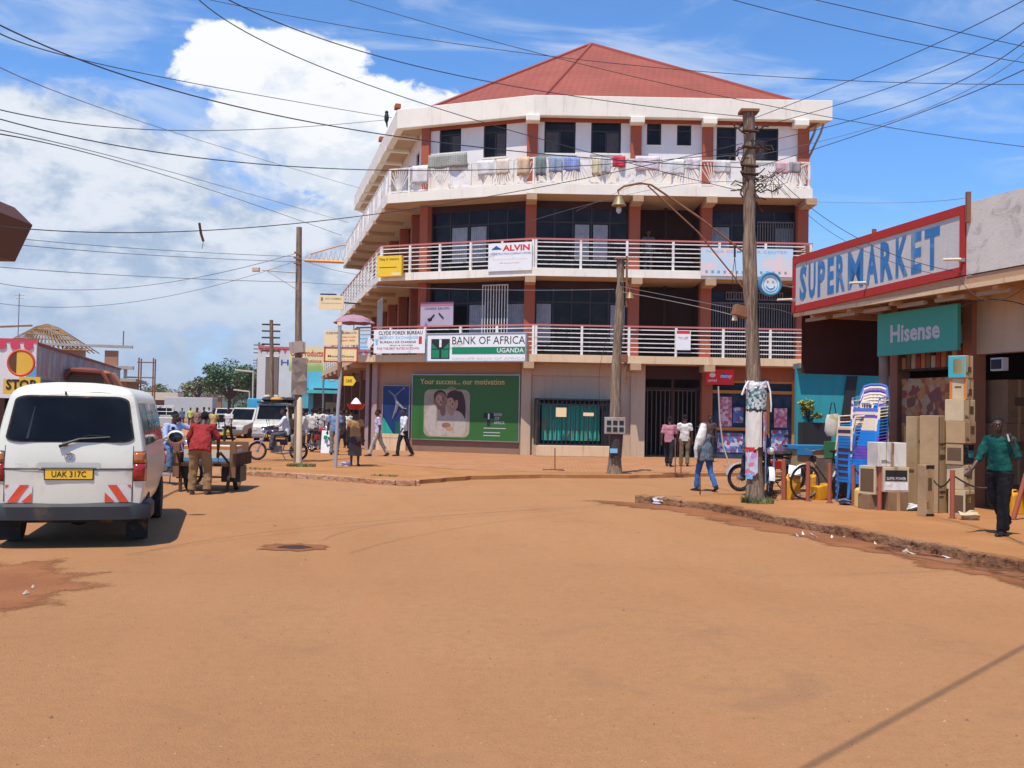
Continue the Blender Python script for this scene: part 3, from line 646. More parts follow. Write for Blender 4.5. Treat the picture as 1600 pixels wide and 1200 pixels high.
# --- ground floor
GC = A+FD*6.75; GD = GC+STREET*17; GM = fT(GC, A); GW = fT(GD, GC)
T = FRONT[0]
MB().bx(-.25, .12, -.12, .3, .1, 3.67, 0, T).bx(4.0, 4.55, -.1, .3, .1, 3.67, 0, T).bx(.12, 4.0, .05, .3, .1, 3.67, 0, T).bx(-.1, 4.2, -.04, .049, 3.2, 3.67, 0, T).build('wall', BEIGE, BANK, world=True)
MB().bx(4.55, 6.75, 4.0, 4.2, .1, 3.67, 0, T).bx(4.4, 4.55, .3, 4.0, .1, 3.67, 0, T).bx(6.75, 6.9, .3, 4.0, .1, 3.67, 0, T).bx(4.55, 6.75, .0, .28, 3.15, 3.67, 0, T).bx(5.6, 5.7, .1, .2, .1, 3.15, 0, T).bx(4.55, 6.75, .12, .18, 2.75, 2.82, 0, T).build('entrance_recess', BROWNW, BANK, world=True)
grille2(T, 4.6, 6.7, .1, 2.75, .9, 12)
MB().bx(6.75, 7.1, -.14, .3, .1, 3.67, 0, T).bx(10.4, 10.82, -.14, .3, .1, 3.67, 0, T).bx(7.1, 10.4, .0, .3, 3.15, 3.67, 0, T).build('wall', mat('orange_brown_wall', (.33,.10,.045), .8, dirt=.3), BANK, world=True)
sf = MB()                                                 # phone shop with ochre frames
for x in (7.12, 8.55, 9.35, 10.34): sf.bx(x-.06, x+.06, .0, .14, .1, 2.7 if x not in (7.12,10.34) else 3.15, 0, T)
for z in (2.64, 1.2): sf.bx(7.18, 8.49, .01, .13, z, z+.12, 0, T)
sf.bx(9.41, 10.28, .01, .13, 2.64, 2.76, 0, T); sf.bx(8.61, 9.29, .01, .13, 2.64, 2.76, 0, T); sf.bx(7.18, 10.28, .02, .12, 3.05, 3.14, 0, T)
SH = sf.build('shop_front', mat('ochre_frame', (.50,.20,.03), .55, dirt=.2), BANK, world=True)
MB().bx(7.18, 8.49, .07, .085, .1, 3.05, 0, T).bx(9.41, 10.28, .07, .085, .1, 3.05, 0, T).build('pane', GLASSB, SH, world=True)
MB().bx(8.5, 9.4, 2.5, 2.6, .1, 3.05, 0, T).bx(7.1, 10.4, 2.6, 2.7, .1, 3.6, 0, T).build('shop_back_wall', BROWNW, SH, world=True)
PINKP = m_patch('pink_poster_print', [(.55,.18,.24),(.62,.3,.34),(.4,.1,.2),(.7,.5,.5)], 9); BLUEP = m_patch('blue_poster_print', [(.06,.12,.32),(.1,.2,.45),(.5,.5,.6),(.3,.05,.1)], 8)
for (x0,x1,z0,z1,m_) in ((7.45,7.95,1.35,2.5,PINKP),(8.0,8.4,1.5,2.1,BLUEP),(7.4,8.4,.35,1.1,BLUEP),(9.6,10.1,1.35,2.1,PINKP),(9.5,10.15,.3,1.25,BLUEP)):
    MB().bx(x0, x1, .045, .065, z0, z1, 0, T).build('poster', m_, SH, world=True)
# middle facet: plinth, pilasters, glazing frame; wing: dark shops
T, L = GM
MB().bx(0, L-.2, -.02, .25, .1, .62, 0, T).bx(L-.3, L, -.08, .3, .1, 3.67, 0, T).build('plinth', mat('brown_plinth', (.25,.15,.10), .8, dirt=.4), BANK, world=True)
MB().bx(0, 1.5, -.12, -.021, .1, .78, 0, T).build('step_wall', ORANGEEDGE, BANK, world=True)
MB().bx(0, L-.3, .05, .25, .62, 3.67, 0, T).build('wall', m_plaster('orange_tan_wall', (.48,.27,.15), (.3,.13,.06), .4), BANK, world=True)
MB().bx(-.12, .12, -.12, .15, .1, 3.67, 0, T).bx(-.55, -.38, .1, .3, .1, 3.67, 0, T).build('pilaster', mat('mauve_pilaster', (.40,.27,.24), .7, dirt=.3), BANK, world=True)
T, L = GW
wg = MB()
for k in range(5): wg.bx(k*3.9-.2, k*3.9+.2, -.1, .3, .1, 3.67, 0, T)
wg.bx(0, L, 0, .3, 3.1, 3.67, 0, T); wg.bx(0, L, 3.6, 3.8, .1, 3.6, 1, T)
for k in range(5): wg.bx(k*3.9-.08, k*3.9+.08, .3, 3.6, .1, 3.6, 1, T)
wg.build('wall', [mat('shop_brown', (.20,.09,.05), .8, dirt=.4), BROWNW], BANK, world=True)
gd = MB()
for k in range(4):
    for j in range(3):
        for h in range(3): gd.bx(k*3.9+.5+j*1.0, k*3.9+1.3+j*1.0, 2.9, 3.5, .3+h*.9, .75+h*.9+.1*(j%2), (k+j+h)%3, T)
gd.build('shop_shelves', [mat('goods_brown', (.25,.14,.08), .7), mat('goods_red', (.3,.05,.04), .6), mat('goods_cream', (.5,.42,.3), .7)], BANK, world=True)
# dark rooms above the ground floor so no light leaks through
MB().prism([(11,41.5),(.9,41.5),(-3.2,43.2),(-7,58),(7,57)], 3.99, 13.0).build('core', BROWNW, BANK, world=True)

# ---------------------------------------------------------------- signs and boards
def plane_sign(name, label, cat, P0, P1, x0, x1, y0, y1, depth=.08, rim=None, mats=None, off=0.0, group=None, parent=None, z=None):
    xm, ym = (x0+x1)/2, (y0+y1)/2
    l, r_ = vp(x0, ym, P0, P1), vp(x1, ym, P0, P1); t, bt = vp(xm, y0, P0, P1), vp(xm, y1, P0, P1)
    d = (r_-l); d.z = 0; w_ = d.length; c = (l+r_)/2; h = t.z-bt.z
    n = Vector((d.y, -d.x, 0)).normalized(); c = c+n*off
    o = thing(name, label, cat, (c.x, c.y, bt.z), math.atan2(d.y, d.x), group); return o, w_, h
def board(o, w_, h, m_, rim=0, rimm=None, th=.06, name='panel'):
    MB().bx(-w_/2+rim, w_/2-rim, 0, th, rim, h-rim).build(name, m_, o)
    if rim: MB().bx(-w_/2, w_/2, -.012, th+.01, 0, rim).bx(-w_/2, w_/2, -.012, th+.01, h-rim, h).bx(-w_/2, -w_/2+rim, -.012, th+.01, rim, h-rim).bx(w_/2-rim, w_/2, -.012, th+.01, rim, h-rim).build('frame', rimm, o)
SA, SC = Vector((S1[0][0], S1[0][1]-.1, 0)), Vector((S1[1][0], S1[1][1]-.1, 0))
o, w_, h = plane_sign('bank_sign', 'white bank sign reading BANK OF AFRICA UGANDA with green band and black tree emblem', 'sign', SC, SA, 669, 825, 521, 566, off=.15)
board(o, w_, h, WHITE, .05, STEEL, .14)
MB().text('BANK OF AFRICA', w_*.125, h*.75, w_*.72, h*.27, -.004).text('GROUPE BANK OF AFRICA', w_*.125, h*.12, w_*.72, h*.08, -.004, mi=1).build('lettering', [INK, LGREY], o)
MB().bx(w_*-.235, w_*.485, -.01, -.001, h*.28, h*.52).build('green_band', SIGNGREEN, o); MB().text('UGANDA', w_*.345, h*.40, w_*.26, h*.16, -.014, .012).build('lettering', WHITE, o)
em = MB(); ex, ez, es = -w_*.355, h*.47, h*.36
em.bx(ex-es, ex+es, -.006, -.001, ez-es, ez+es*.95, 0); em.bx(ex-es*.9, ex-es*.12, -.010, -.0062, ez-es*.9, ez-es*.1, 1); em.bx(ex+es*.12, ex+es*.9, -.010, -.0062, ez-es*.9, ez-es*.1, 1)
em.add([(ex-es*.9,-.010,ez+.0*es),(ex-es*.3,-.010,ez+0*es),(ex-es*.9,-.010,ez+es*.55)], [(0,1,2)], 1); em.add([(ex+es*.9,-.010,ez),(ex+es*.9,-.010,ez+es*.55),(ex+es*.3,-.010,ez)], [(0,1,2)], 1)
em.bx(ex-es*.12, ex+es*.12, -.011, -.0101, ez+es*.15, ez+es*.9, 2); em.build('emblem', [INK, SIGNGREEN, WHITE], o)
# big green billboard
GA, GCc = A+Vector((0,-.12,0)), GC+Vector((0,-.12,0))
o, w_, h = plane_sign('billboard', 'large green bank billboard reading Your success... our motivation with a smiling couple', 'billboard', GCc, GA, 643, 812, 585, 689)
board(o, w_, h, mat('billboard_green', (.035,.13,.025), .45, var=.12), .035, STEEL, .1)
MB().text('Your success... our motivation', -w_*.03, h*.89, w_*.78, h*.085, -.006, .008).build('lettering', mat('gold_ink', (.62,.50,.20), .5), o)
MB().text('BANK', w_*.31, h*.405, w_*.075, h*.045, -.006).text('OF', w_*.30, h*.345, w_*.04, h*.045, -.006).text('AFRICA', w_*.32, h*.285, w_*.095, h*.045, -.006).bx(w_*.18, w_*.38, -.006, -.001, h*.195, h*.205).bx(w_*.18, w_*.33, -.006, -.001, h*.13, h*.14).bx(w_*.18, w_*.33, -.006, -.001, h*.085, h*.095).build('lettering', LGREY, o)
ex, ez, es = w_*.225, h*.34, h*.085
MB().bx(ex-es, ex+es, -.008, -.001, ez+es*.1, ez+es, 0).bx(ex-es*.3, ex+es*.3, -.008, -.001, ez-es*1.3, ez+es*.1, 0).bx(ex-es*.14, ex+es*.14, -.0095, -.0081, ez-es*.1, ez+es*.9, 1).build('emblem', [INK, WHITE], o)
def rrect(cx, cz, w_, h_, r_, y, n=5):
    out = []
    for qx, qz, a0 in ((1,1,0),(-1,1,90),(-1,-1,180),(1,-1,270)):
        for k in range(n+1):
            a = math.radians(a0+90*k/n); out.append((cx+qx*(w_/2-r_)+r_*math.cos(a), y, cz+qz*(h_/2-r_)+r_*math.sin(a)))
    return out
def disc(mb, cx, cz, rx, rz, y, mi, n=20): mb.add([(cx+rx*math.cos(2*PI*k/n), y, cz+rz*math.sin(2*PI*k/n)) for k in range(n)], [tuple(range(n))], mi)
ph = MB(); pc = rrect(-w_*.165, h*.41, w_*.43, h*.72, h*.1, -.005); ph.add(pc, [tuple(range(len(pc)))], 0)
px_, pz_ = -w_*.165, h*.41
for k in range(9): disc(ph, px_+.35+.3*math.cos(k*2.1), pz_+.62+.3*math.sin(k*1.7), .22, .16, -.0055-.0001*k, 5 if k%2 else 0)   # soft background foliage
disc(ph, px_+.58, pz_+.12, .26, .78, -.0068, 4); disc(ph, px_+.34, pz_+.66, .34, .27, -.0069, 4)                # her long hair
disc(ph, px_-.42, pz_-.30, .56, .72, -.0070, 1); disc(ph, px_+.40, pz_-.50, .46, .62, -.0072, 1)                # white shirts
disc(ph, px_-.16, pz_+.10, .13, .22, -.0074, 2)                                                                 # his neck
disc(ph, px_-.30, pz_+.66, .29, .27, -.0076, 4); disc(ph, px_-.27, pz_+.48, .27, .36, -.0078, 2); disc(ph, px_-.56, pz_+.44, .05, .09, -.0077, 2, 10)
disc(ph, px_+.22, pz_+.10, .12, .20, -.0075, 3); disc(ph, px_+.25, pz_+.40, .25, .33, -.0080, 3); disc(ph, px_+.33, pz_+.64, .26, .12, -.0082, 4)
disc(ph, px_-.33, pz_+.55, .14, .18, -.0081, 6); disc(ph, px_+.18, pz_+.46, .13, .17, -.0083, 6)                # light on the faces
disc(ph, px_+.0, pz_-.48, .20, .11, -.0084, 2); disc(ph, px_+.14, pz_-.62, .16, .09, -.0085, 3)                 # joined hands
for fx, fz in ((-.27,.48),(.25,.40)):
    for s_ in (-1,1): disc(ph, px_+fx+s_*.10, pz_+fz+.06, .042, .016, -.0088, 4, 10); disc(ph, px_+fx+s_*.10, pz_+fz+.115, .055, .012, -.0087, 4, 8)
    disc(ph, px_+fx, pz_+fz-.03, .035, .055, -.0086, 7, 10); disc(ph, px_+fx, pz_+fz-.16, .10, .045, -.0089, 7, 12); disc(ph, px_+fx, pz_+fz-.15, .085, .028, -.0092, 1, 12)
disc(ph, px_-.45, pz_-.25, .03, .40, -.0075, 0, 10); disc(ph, px_+.30, pz_-.55, .03, .30, -.0076, 0, 10)        # folds in the shirts
ph.v = [Vector((v.x, v.y, min(max(v.z, h*.06), h*.765))) if v.y < -.006 else v for v in ph.v]
ph.build('photograph', [mat('photo_ground', (.34,.29,.20), .5, var=.4, scale=4), mat('photo_white', (.42,.36,.31), .5, var=.25, scale=5), mat('photo_skin_a', (.26,.13,.08), .5, var=.3), mat('photo_skin_b', (.40,.22,.14), .5, var=.3), mat('photo_hair', (.05,.025,.018), .6), mat('photo_foliage', (.20,.20,.10), .5, var=.4), mat('photo_light_skin', (.44,.26,.17), .5, var=.2), mat('photo_shadow_skin', (.16,.07,.045), .5)], o)
# blue poster with a leaping figure
o, w_, h = plane_sign('window_poster', 'tall dark blue poster of a leaping figure left of the green billboard', 'poster', GCc, GA, 597, 640, 602, 685)
board(o, w_, h, mat('deep_blue_print', (.012,.035,.13), .4, var=.5, scale=1.2), .03, mat('mauve_frame', (.36,.28,.28), .6), .06)
MB().add([(-w_/2+.03,-.004,.04),(w_*.0,-.004,.04),(-w_/2+.03,-.004,h*.42)], [(0,1,2)]).build('green_lit_shaded', mat('sunlit_sea_green', (.02,.38,.26), .5), o)  # sunlight reaching the poster's lower left, painted as a brighter green triangle
MB().bx(0, w_/2-.03, -.004, -.001, .04, h*.32).build('green_lit_shaded', mat('shaded_sea_green', (.008,.10,.075), .5), o)  # the same green in shade, painted darker beside the sunlit triangle
MB().tube([(-.35,-.01,h*.9),(-.05,-.01,h*.8),(.1,-.01,h*.65),(.0,-.01,h*.5),(-.15,-.01,h*.36)], [.02,.05,.09,.07,.02], 6).tube([(.1,-.01,h*.66),(.35,-.01,h*.56),(.5,-.01,h*.56)], [.06,.04,.02], 6).tube([(-.05,-.01,h*.8),(.3,-.01,h*.93)], [.03,.02], 5).ball((.36,-.01,h*.945), .06, 8).build('figure', mat('figure_grey', (.22,.22,.25), .6), o)
# forex banners etc. on the railings
o, w_, h = plane_sign('banner', 'white banner reading CLYDE FOREX BUREAU tied to the lowest balcony railing', 'banner', SC, SA, 585, 665, 515, 552, off=.05)
board(o, w_, h, WHITE, 0, None, .02)
MB().text('CLYDE FOREX BUREAU', .05, h*.86, w_*.86, h*.15, -.004, .02).text('BUREAU DE CHANGE', -.05, h*.47, w_*.7, h*.09, -.004, .01).text('SEND & RECEIVE', .1, h*.33, w_*.45, h*.05, -.004).build('lettering', INK, o)
MB().text('MONEY EXCHANGE', -.02, h*.66, w_*.75, h*.12, -.004, .01).bx(-w_*.46, -w_*.42, -.004, -.001, h*.35, h*.6).build('lettering', BLUEINK, o)
MB().text('FOR THE BEST RATES IN TOWN', -.05, h*.2, w_*.82, h*.1, -.004, .01).bx(w_*.38, w_*.44, -.004, -.001, h*.38, h*.7).build('lettering', REDINK, o)
S2A, S2C = Vector((S2[0][0], S2[0][1]-.06, 0)), Vector((S2[1][0], S2[1][1]-.06, 0)); S2B = Vector((11.5, S2[0][1]-.06, 0)); S1B = Vector((12, S1[0][1]-.06, 0))
o, w_, h = plane_sign('signboard', 'white ALVIN construction company board on the middle balcony railing', 'sign', S2C, S2A, 763, 831, 380, 423)
board(o, w_, h, WHITE, 0, None, .04)
MB().text('ALVIN', w_*.14, h*.83, w_*.62, h*.22, -.004, .035).text('tel. and plot number', 0, h*.28, w_*.45, h*.05, -.004).build('lettering', REDINK, o)
MB().text('CONSTRUCTION COMPANY LIMITED', .04, h*.62, w_*.92, h*.075, -.004).bx(-w_*.42, -w_*.2, -.004, -.001, h*.78, h*.82).add([(-w_*.42,-.004,h*.8),(-w_*.32,-.004,h*.93),(-w_*.2,-.004,h*.8)], [(0,2,1)]).build('lettering', NAVY, o)
MB().text('General contractors and engineers', 0, h*.42, w_*.8, h*.05, -.004).build('lettering', LGREY, o)
o, w_, h = plane_sign('signboard', 'yellow painted board on the corner of the middle balcony railing', 'sign', S2C, S2A, 594, 632, 401, 433, off=.25)
board(o, w_, h, YELLOW, 0, None, .16); MB().text('Tiling  &  Interiors', -.02, h*.82, w_*.8, h*.14, -.006, .01).bx(-w_*.4, w_*.3, -.004, -.001, h*.42, h*.45).build('lettering', INK, o); MB().bx(w_*.1, w_*.46, -.004, -.001, h*.04, h*.17).build('patch', CREAMB, o)
o, w_, h = plane_sign('banner', 'pale blue and pink computer center banner on the middle balcony railing', 'banner', S2A, S2B, 1095, 1239, 388, 432)
m, g, b = new_mat('pink_blue_print'); oc = g.coord('Object'); x, y, z = g.sep(oc)
g.put(b.inputs['Base Color'], g.mix(g.ss(g.noise(oc, 1.3, 4, .6, .8), .42, .62), (.50,.66,.76), (.78,.60,.56)))
board(o, w_, h, m, 0, None, .02); MB().text('NINJA COMPUTER CENTER', 0, h*.86, w_*.88, h*.13, -.004, .01).build('lettering', mat('pale_blue_ink', (.26,.50,.66), .5), o)
lm = MB()
for k in range(14): lm.bx(-w_*.45+k*w_*.066, -w_*.45+k*w_*.066+.09, -.004, -.001, h*.1, h*.1+.1)
lm.build('small_pictures', mat('grey_blue_ink', (.22,.30,.36), .5), o)
o, w_, h = plane_sign('notice_board', 'small white notice tied to the lowest railing near the right column', 'notice', SA, S1B, 1056, 1079, 516, 547, off=.02)
board(o, w_, h, WHITE, 0, None, .02); MB().bx(-w_*.45, w_*.45, -.004, -.001, h*.82, h*.97).text('TO LET', 0, h*.6, w_*.7, h*.12, -.004, .01).build('lettering', REDINK, o)
o, w_, h = plane_sign('diamond_board', 'white diamond shaped board on the lowest railing left of the forex banner', 'sign', SC, SA, 571, 585, 526, 545, off=.03)
MB().prism([(0,0),(w_*.5,h*.5),(0,h),(-w_*.5,h*.5)], 0, .03, 0, Matrix.Rotation(PI/2, 4, 'X')).build('panel', WHITE, o)
o, w_, h = plane_sign('salon_sign', 'mauve hair salon board with scissors hung under the middle balcony', 'sign', Cc+Vector((0,-.5,0)), A+Vector((0,-.5,0)), 657, 708, 472, 509)
board(o, w_, h, mat('mauve_board', (.44,.36,.44), .6), 0, None, .04)
MB().bx(-w_/2, w_/2, -.008, -.001, h*.84, h).build('header', mat('pink_header', (.42,.16,.22), .6), o); MB().text('UNISEX SALON', 0, h*.73, w_*.75, h*.1, -.004, .01).tube([(-.35,-.006,.2),(-.1,-.006,.45)], .03, 5).tube([(.1,-.006,.5),(.3,-.006,.3)], .03, 5).ball((-.3,-.004,.25), (.11,.01,.07), 10).build('lettering', INK, o)
o, w_, h = plane_sign('shop_sign', 'red phone company banner hanging above the shop with ochre frames', 'sign', A+Vector((0,-.5,0)), B_+Vector((0,-.5,0)), 1103, 1147, 577, 601)
board(o, w_, h, mat('bright_red_vinyl', (.75,.025,.02), .45), 0, None, .02)
lm = MB(); disc(lm, -w_*.27, h*.62, .12, .09, -.004, 0); lm.text('airtel', -w_*.27, h*.28, w_*.3, h*.18, -.004, .01).text('money', w_*.2, h*.5, w_*.4, h*.26, -.006, .02, shear=.25); lm.build('lettering', WHITE, o)
MB().bx(w_*.05, w_*.28, -.005, -.001, h*.4, h*.72).build('blue_mark', mat('violet_ink', (.08,.1,.5), .5), o)
o, w_, h = plane_sign('window_sign', 'small blue sign in the shop transom right of the big pole', 'sign', A+Vector((0,-.05,0)), B_+Vector((0,-.05,0)), 1184, 1200, 594, 606)
board(o, w_, h, NAVY, 0, None, .03); MB().bx(-w_*.3, w_*.3, -.004, -.001, h*.3, h*.5).build('lettering', LGREY, o)
# meter box with a teal shutter behind black bars, on a cream plinth
gp0, gp1 = G(832,722,.1), G(946,728,.1)
gl, gr = Vector((.93,39.3,0)), Vector((3.85,39.55,0))
o = thing('caged_shutter', 'teal corrugated shutter in a black barred cage on a cream plinth', 'cage', (gl.x+1.5, gl.y-.45, .105), math.atan2(gr.y-gl.y, gr.x-gl.x)); w_ = 2.95
MB().bx(-w_/2, w_/2, 0, 1.0, 0, .42).build('plinth', ORANGEEDGE, o, bevel=.02)
sh = MB(); n = 22
for k in range(n): sh.bx(-w_*.42+k*w_*.76/n, -w_*.42+(k+.6)*w_*.76/n, .38, .42, .6, 1.95, 0)
sh.bx(-w_*.42, w_*.34, .42, .5, .6, 1.95, 0); sh.build('shutter', mat('teal_shutter', (.03,.42,.33), .5, dirt=.3), o)
fr = MB(); fr.bx(-w_/2, -w_/2+.06, 0, .9, .42, 2.2).bx(w_/2-.06, w_/2, 0, .9, .42, 2.2).bx(-w_/2, w_/2, 0, .9, 2.14, 2.2).bx(-w_/2, w_/2, .02, .08, .42, .48).bx(-w_/2, w_/2, .02, .08, 1.95, 2.0).bx(-w_/2, w_/2, .9, .95, .42, 2.2).bx(w_*.36,w_/2,.1,.3,.45,2.1)
for k in range(17): x = -w_/2+.1+k*(w_-.2)/16; fr.bx(x-.018, x+.018, .02, .055, .48, 2.14)
fr.build('bars', BLACKM, o); MB().bx(-.75, -.35, .0, .015, 1.5, 1.85).bx(.3, .7, .0, .015, 1.55, 1.68).build('notice', CREAMB, o)
# ---------------------------------------------------------------- the supermarket block on the right
SF_, SN = Vector((6.27,22.9,0)), Vector((7.735,17.5,0)); SU = (SN-SF_).normalized(); SRt = Vector((-SU.y, SU.x, 0))*1.0   # SRt points away from the street
if SRt.x < 0: SRt = -SRt
SNN = SN+SU*9
SHOP = thing('shop_building', 'low shop block with weathered white parapet and deep canopy behind the supermarket sign', 'building', (SN.x+3, SN.y, .14))
def Pn(t, d, z=0): q = SF_+SU*t+SRt*d; return Vector((q.x, q.y, z))
def PT(d): return fT(Pn(0, d), Pn(1, d))[0]              # frame along the shop front, d metres back
T0 = PT(0)
L0 = (SN-SF_).length
MB().bx(L0+.03, L0+9, 0, .18, 4.22, 5.45, 0, T0).build('parapet', OLDWHITE, SHOP, world=True)
MB().text('SHOPPING', L0+4.4, 5.05, 6, .42, -.008, 0, shear=0).text('CENTRE', L0+4.4, 4.6, 5, .3, -.008, 0).build('faded_lettering', mat('faded_paint', (.52,.45,.39), .9, var=.3), SHOP).matrix_local = SHOP.matrix_basis.inverted() @ T0
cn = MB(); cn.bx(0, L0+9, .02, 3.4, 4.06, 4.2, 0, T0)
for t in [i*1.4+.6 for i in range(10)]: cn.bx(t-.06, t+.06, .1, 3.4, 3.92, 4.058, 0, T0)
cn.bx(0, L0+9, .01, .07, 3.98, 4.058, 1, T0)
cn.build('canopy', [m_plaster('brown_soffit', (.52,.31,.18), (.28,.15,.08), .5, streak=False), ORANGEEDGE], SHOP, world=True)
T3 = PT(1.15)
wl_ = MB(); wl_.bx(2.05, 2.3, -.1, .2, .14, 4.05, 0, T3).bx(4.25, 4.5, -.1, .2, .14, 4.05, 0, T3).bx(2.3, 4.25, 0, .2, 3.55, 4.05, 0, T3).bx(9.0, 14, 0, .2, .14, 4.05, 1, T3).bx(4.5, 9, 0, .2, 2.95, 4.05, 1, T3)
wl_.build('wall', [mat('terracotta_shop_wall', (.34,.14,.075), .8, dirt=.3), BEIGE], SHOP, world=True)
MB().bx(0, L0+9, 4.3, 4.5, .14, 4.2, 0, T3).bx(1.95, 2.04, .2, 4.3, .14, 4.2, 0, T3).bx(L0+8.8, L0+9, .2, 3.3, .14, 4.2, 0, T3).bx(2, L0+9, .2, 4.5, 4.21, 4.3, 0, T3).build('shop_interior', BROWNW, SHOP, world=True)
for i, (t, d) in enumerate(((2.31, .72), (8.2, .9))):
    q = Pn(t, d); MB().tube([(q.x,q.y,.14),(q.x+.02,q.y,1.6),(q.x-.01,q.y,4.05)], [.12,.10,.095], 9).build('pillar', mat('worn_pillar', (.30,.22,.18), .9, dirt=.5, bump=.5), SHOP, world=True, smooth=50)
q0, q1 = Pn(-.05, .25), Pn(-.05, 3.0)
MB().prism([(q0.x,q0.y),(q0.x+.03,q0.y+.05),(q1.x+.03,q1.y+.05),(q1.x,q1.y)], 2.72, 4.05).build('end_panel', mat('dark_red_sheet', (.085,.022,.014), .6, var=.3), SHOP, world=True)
# shelves with bright packets above, printed cloth below
PR = m_patch('orange_red_print', [(.40,.09,.03),(.55,.20,.05),(.30,.05,.04),(.48,.30,.16),(.22,.07,.05)], 7)
T2 = PT(1.05)
MB().bx(2.45, 4.2, 0, .05, .75, 2.55, 0, T2).build('printed_cloth', PR, SHOP, world=True)
sh = MB()
for k in range(2):
    for j in range(12): sh.bx(2.45+j*.15, 2.57+j*.15, .0, .2, 2.72+k*.42, 2.98+k*.42+.06*(j%3), (j*3+k)%4, T2)
    sh.bx(2.35, 4.25, -.02, .25, 2.7+k*.42, 2.745+k*.42, 4, T2)
sh.build('packet_shelf', [mat('pk_orange', (.45,.16,.04), .5), mat('pk_red', (.35,.03,.02), .5), mat('pk_cream', (.45,.35,.22), .5), mat('pk_brown', (.2,.1,.05), .5), DARKWOOD], SHOP, world=True)
MB().bx(5.05, 5.35, -.06, .06, 2.62, 2.85, 0, T2).bx(5.08, 5.32, -.08, -.06, 2.65, 2.82, 1, T2).build('air_vent', [LGREY, INK], SHOP, world=True)
# flagpole stubs on the sign and the supermarket sign itself
def corner(px, py, Y): return at(px, py, Y)
c1 = thing('supermarket_sign', 'long white sign with red border reading SUPERMARKET in blue', 'sign', (SF_.x, SF_.y, 4.06), math.atan2(SU.y, SU.x))
c1.matrix_basis = Matrix.LocRotScale(c1.location, Euler((0,0,math.atan2(SU.y, SU.x))), None)
zt0, zt1, zb0, zb1 = 5.31-4.06, 5.43-4.06, 0.0, .16      # far top, near top, far bottom, near bottom
def sx(x): return x*L0
def sz(x, f): return (zb0+(zb1-zb0)*x)*(1-f)+(zt0+(zt1-zt0)*x)*f
def quad(mb, xa, xc, fa, fc, y, mi, th=0):
    mb.add([(sx(xa),y,sz(xa,fa)),(sx(xc),y,sz(xc,fa)),(sx(xc),y,sz(xc,fc)),(sx(xa),y,sz(xa,fc)),(sx(xa),y+.12,sz(xa,fa)),(sx(xc),y+.12,sz(xc,fa)),(sx(xc),y+.12,sz(xc,fc)),(sx(xa),y+.12,sz(xa,fc))],
           [(0,1,2,3),(7,6,5,4),(0,4,5,1),(3,2,6,7),(0,3,7,4),(1,5,6,2)], mi)
mb = MB(); quad(mb, 0.02, .98, .1, .9, -.005, 0); mb.build('panel', m_plaster('sign_white', (.56,.53,.50), (.30,.2,.15), .3, sc=1.5), c1)
mb = MB(); quad(mb, 0, 1, 0, .125, -.03, 0); quad(mb, 0, 1, .875, 1, -.03, 0); quad(mb, 0, .02, .125, .875, -.03, 0); quad(mb, .98, 1, .125, .875, -.03, 0)
mb.build('border', m_plaster('sign_red', (.42,.035,.03), (.22,.02,.02), .35), c1)
mb = MB(); xs = [.045,.125,.205,.275,.345,.445,.535,.615,.70,.785,.895]
letters = 'SUPERMARKET'; bounds = [(.05,.10),(.115,.165),(.18,.232),(.247,.29),(.305,.362),(.38,.475),(.492,.562),(.575,.645),(.66,.725),(.742,.795),(.81,.885)]
for ch, (xa, xb) in zip(letters, bounds):
    xc = (xa+xb)/2; n0 = len(mb.v); mb.text(ch, sx(xc), 0, sx(xb-xa), 1.0, -.012, .02 if ch == 'M' else .04)
    for i in range(n0, len(mb.v)):
        v = mb.v[i]; f = .5+v.z*.62; mb.v[i] = Vector((v.x, v.y, sz(v.x/L0, f)))
mb.build('lettering', mat('sign_blue', (.035,.17,.40), .55, var=.3, dirt=.4, dcol=(.3,.35,.4)), c1)
for k, (px, py, Y) in enumerate(((1262,385,22.4),(1366,358,20.1),(1513,300,17.4))):
    q = at(px, py, Y); tag(MB().bx(-.035,.035,-.035,.035,-.1,.42).build('sign_bracket_post', RUST), ['short rusty stub above the S of the supermarket sign','short rusty stub above the middle of the supermarket sign','tall rusty stub where the supermarket sign meets the old parapet'][k], 'post', 'stub posts on the shop roof').location = (q.x, q.y, q.z-.42)
TUBEL = mat('cream_tube', (.75,.66,.5), .4)
for k, (px, py, Y, lb) in enumerate(((1237,470,22.7,'fluorescent tube sticking out at the far end of the supermarket sign'),(1352,444,20.2,'fluorescent tube sticking out under the M of the supermarket sign'),(1500,408,17.5,'fluorescent tube sticking out at the near end of the supermarket sign'))):
    q = at(px, py, Y); o = thing('tube_light', lb, 'lamp', q, 0, 'tube lights on the sign'); MB().tube([(-.35,-.12,0),(0,-.02,.03)], .025, 8).build('lamp_tube', TUBEL, o, smooth=40); MB().bx(-.02,.08,-.02,.02,-.01,.05).build('holder', STEEL, o)
for k in range(6):
    q = Pn(.4+k*1.1, .35, 3.9); o = thing('ceiling_tube', 'tube fitting under the canopy below the '+['first letter S','first letter P','first letter R of SUPER','letter M','letter K','last letter T'][k]+' of the supermarket sign', 'lamp', q, math.atan2(SU.y,SU.x), 'tube fittings under the canopy'); MB().bx(-.4,.4,-.04,.04,-.02,.05).build('housing', mat('fitting_grey', (.4,.33,.28), .6), o)
def torus_(R_, r_, n, m):
    vs = [((R_+r_*math.cos(2*PI*j/m))*math.cos(2*PI*i/n), (R_+r_*math.cos(2*PI*j/m))*math.sin(2*PI*i/n), r_*1.6*math.sin(2*PI*j/m)) for i in range(n) for j in range(m)]
    return vs, [(i*m+j, ((i+1)%n)*m+j, ((i+1)%n)*m+(j+1)%m, i*m+(j+1)%m) for i in range(n) for j in range(m)]
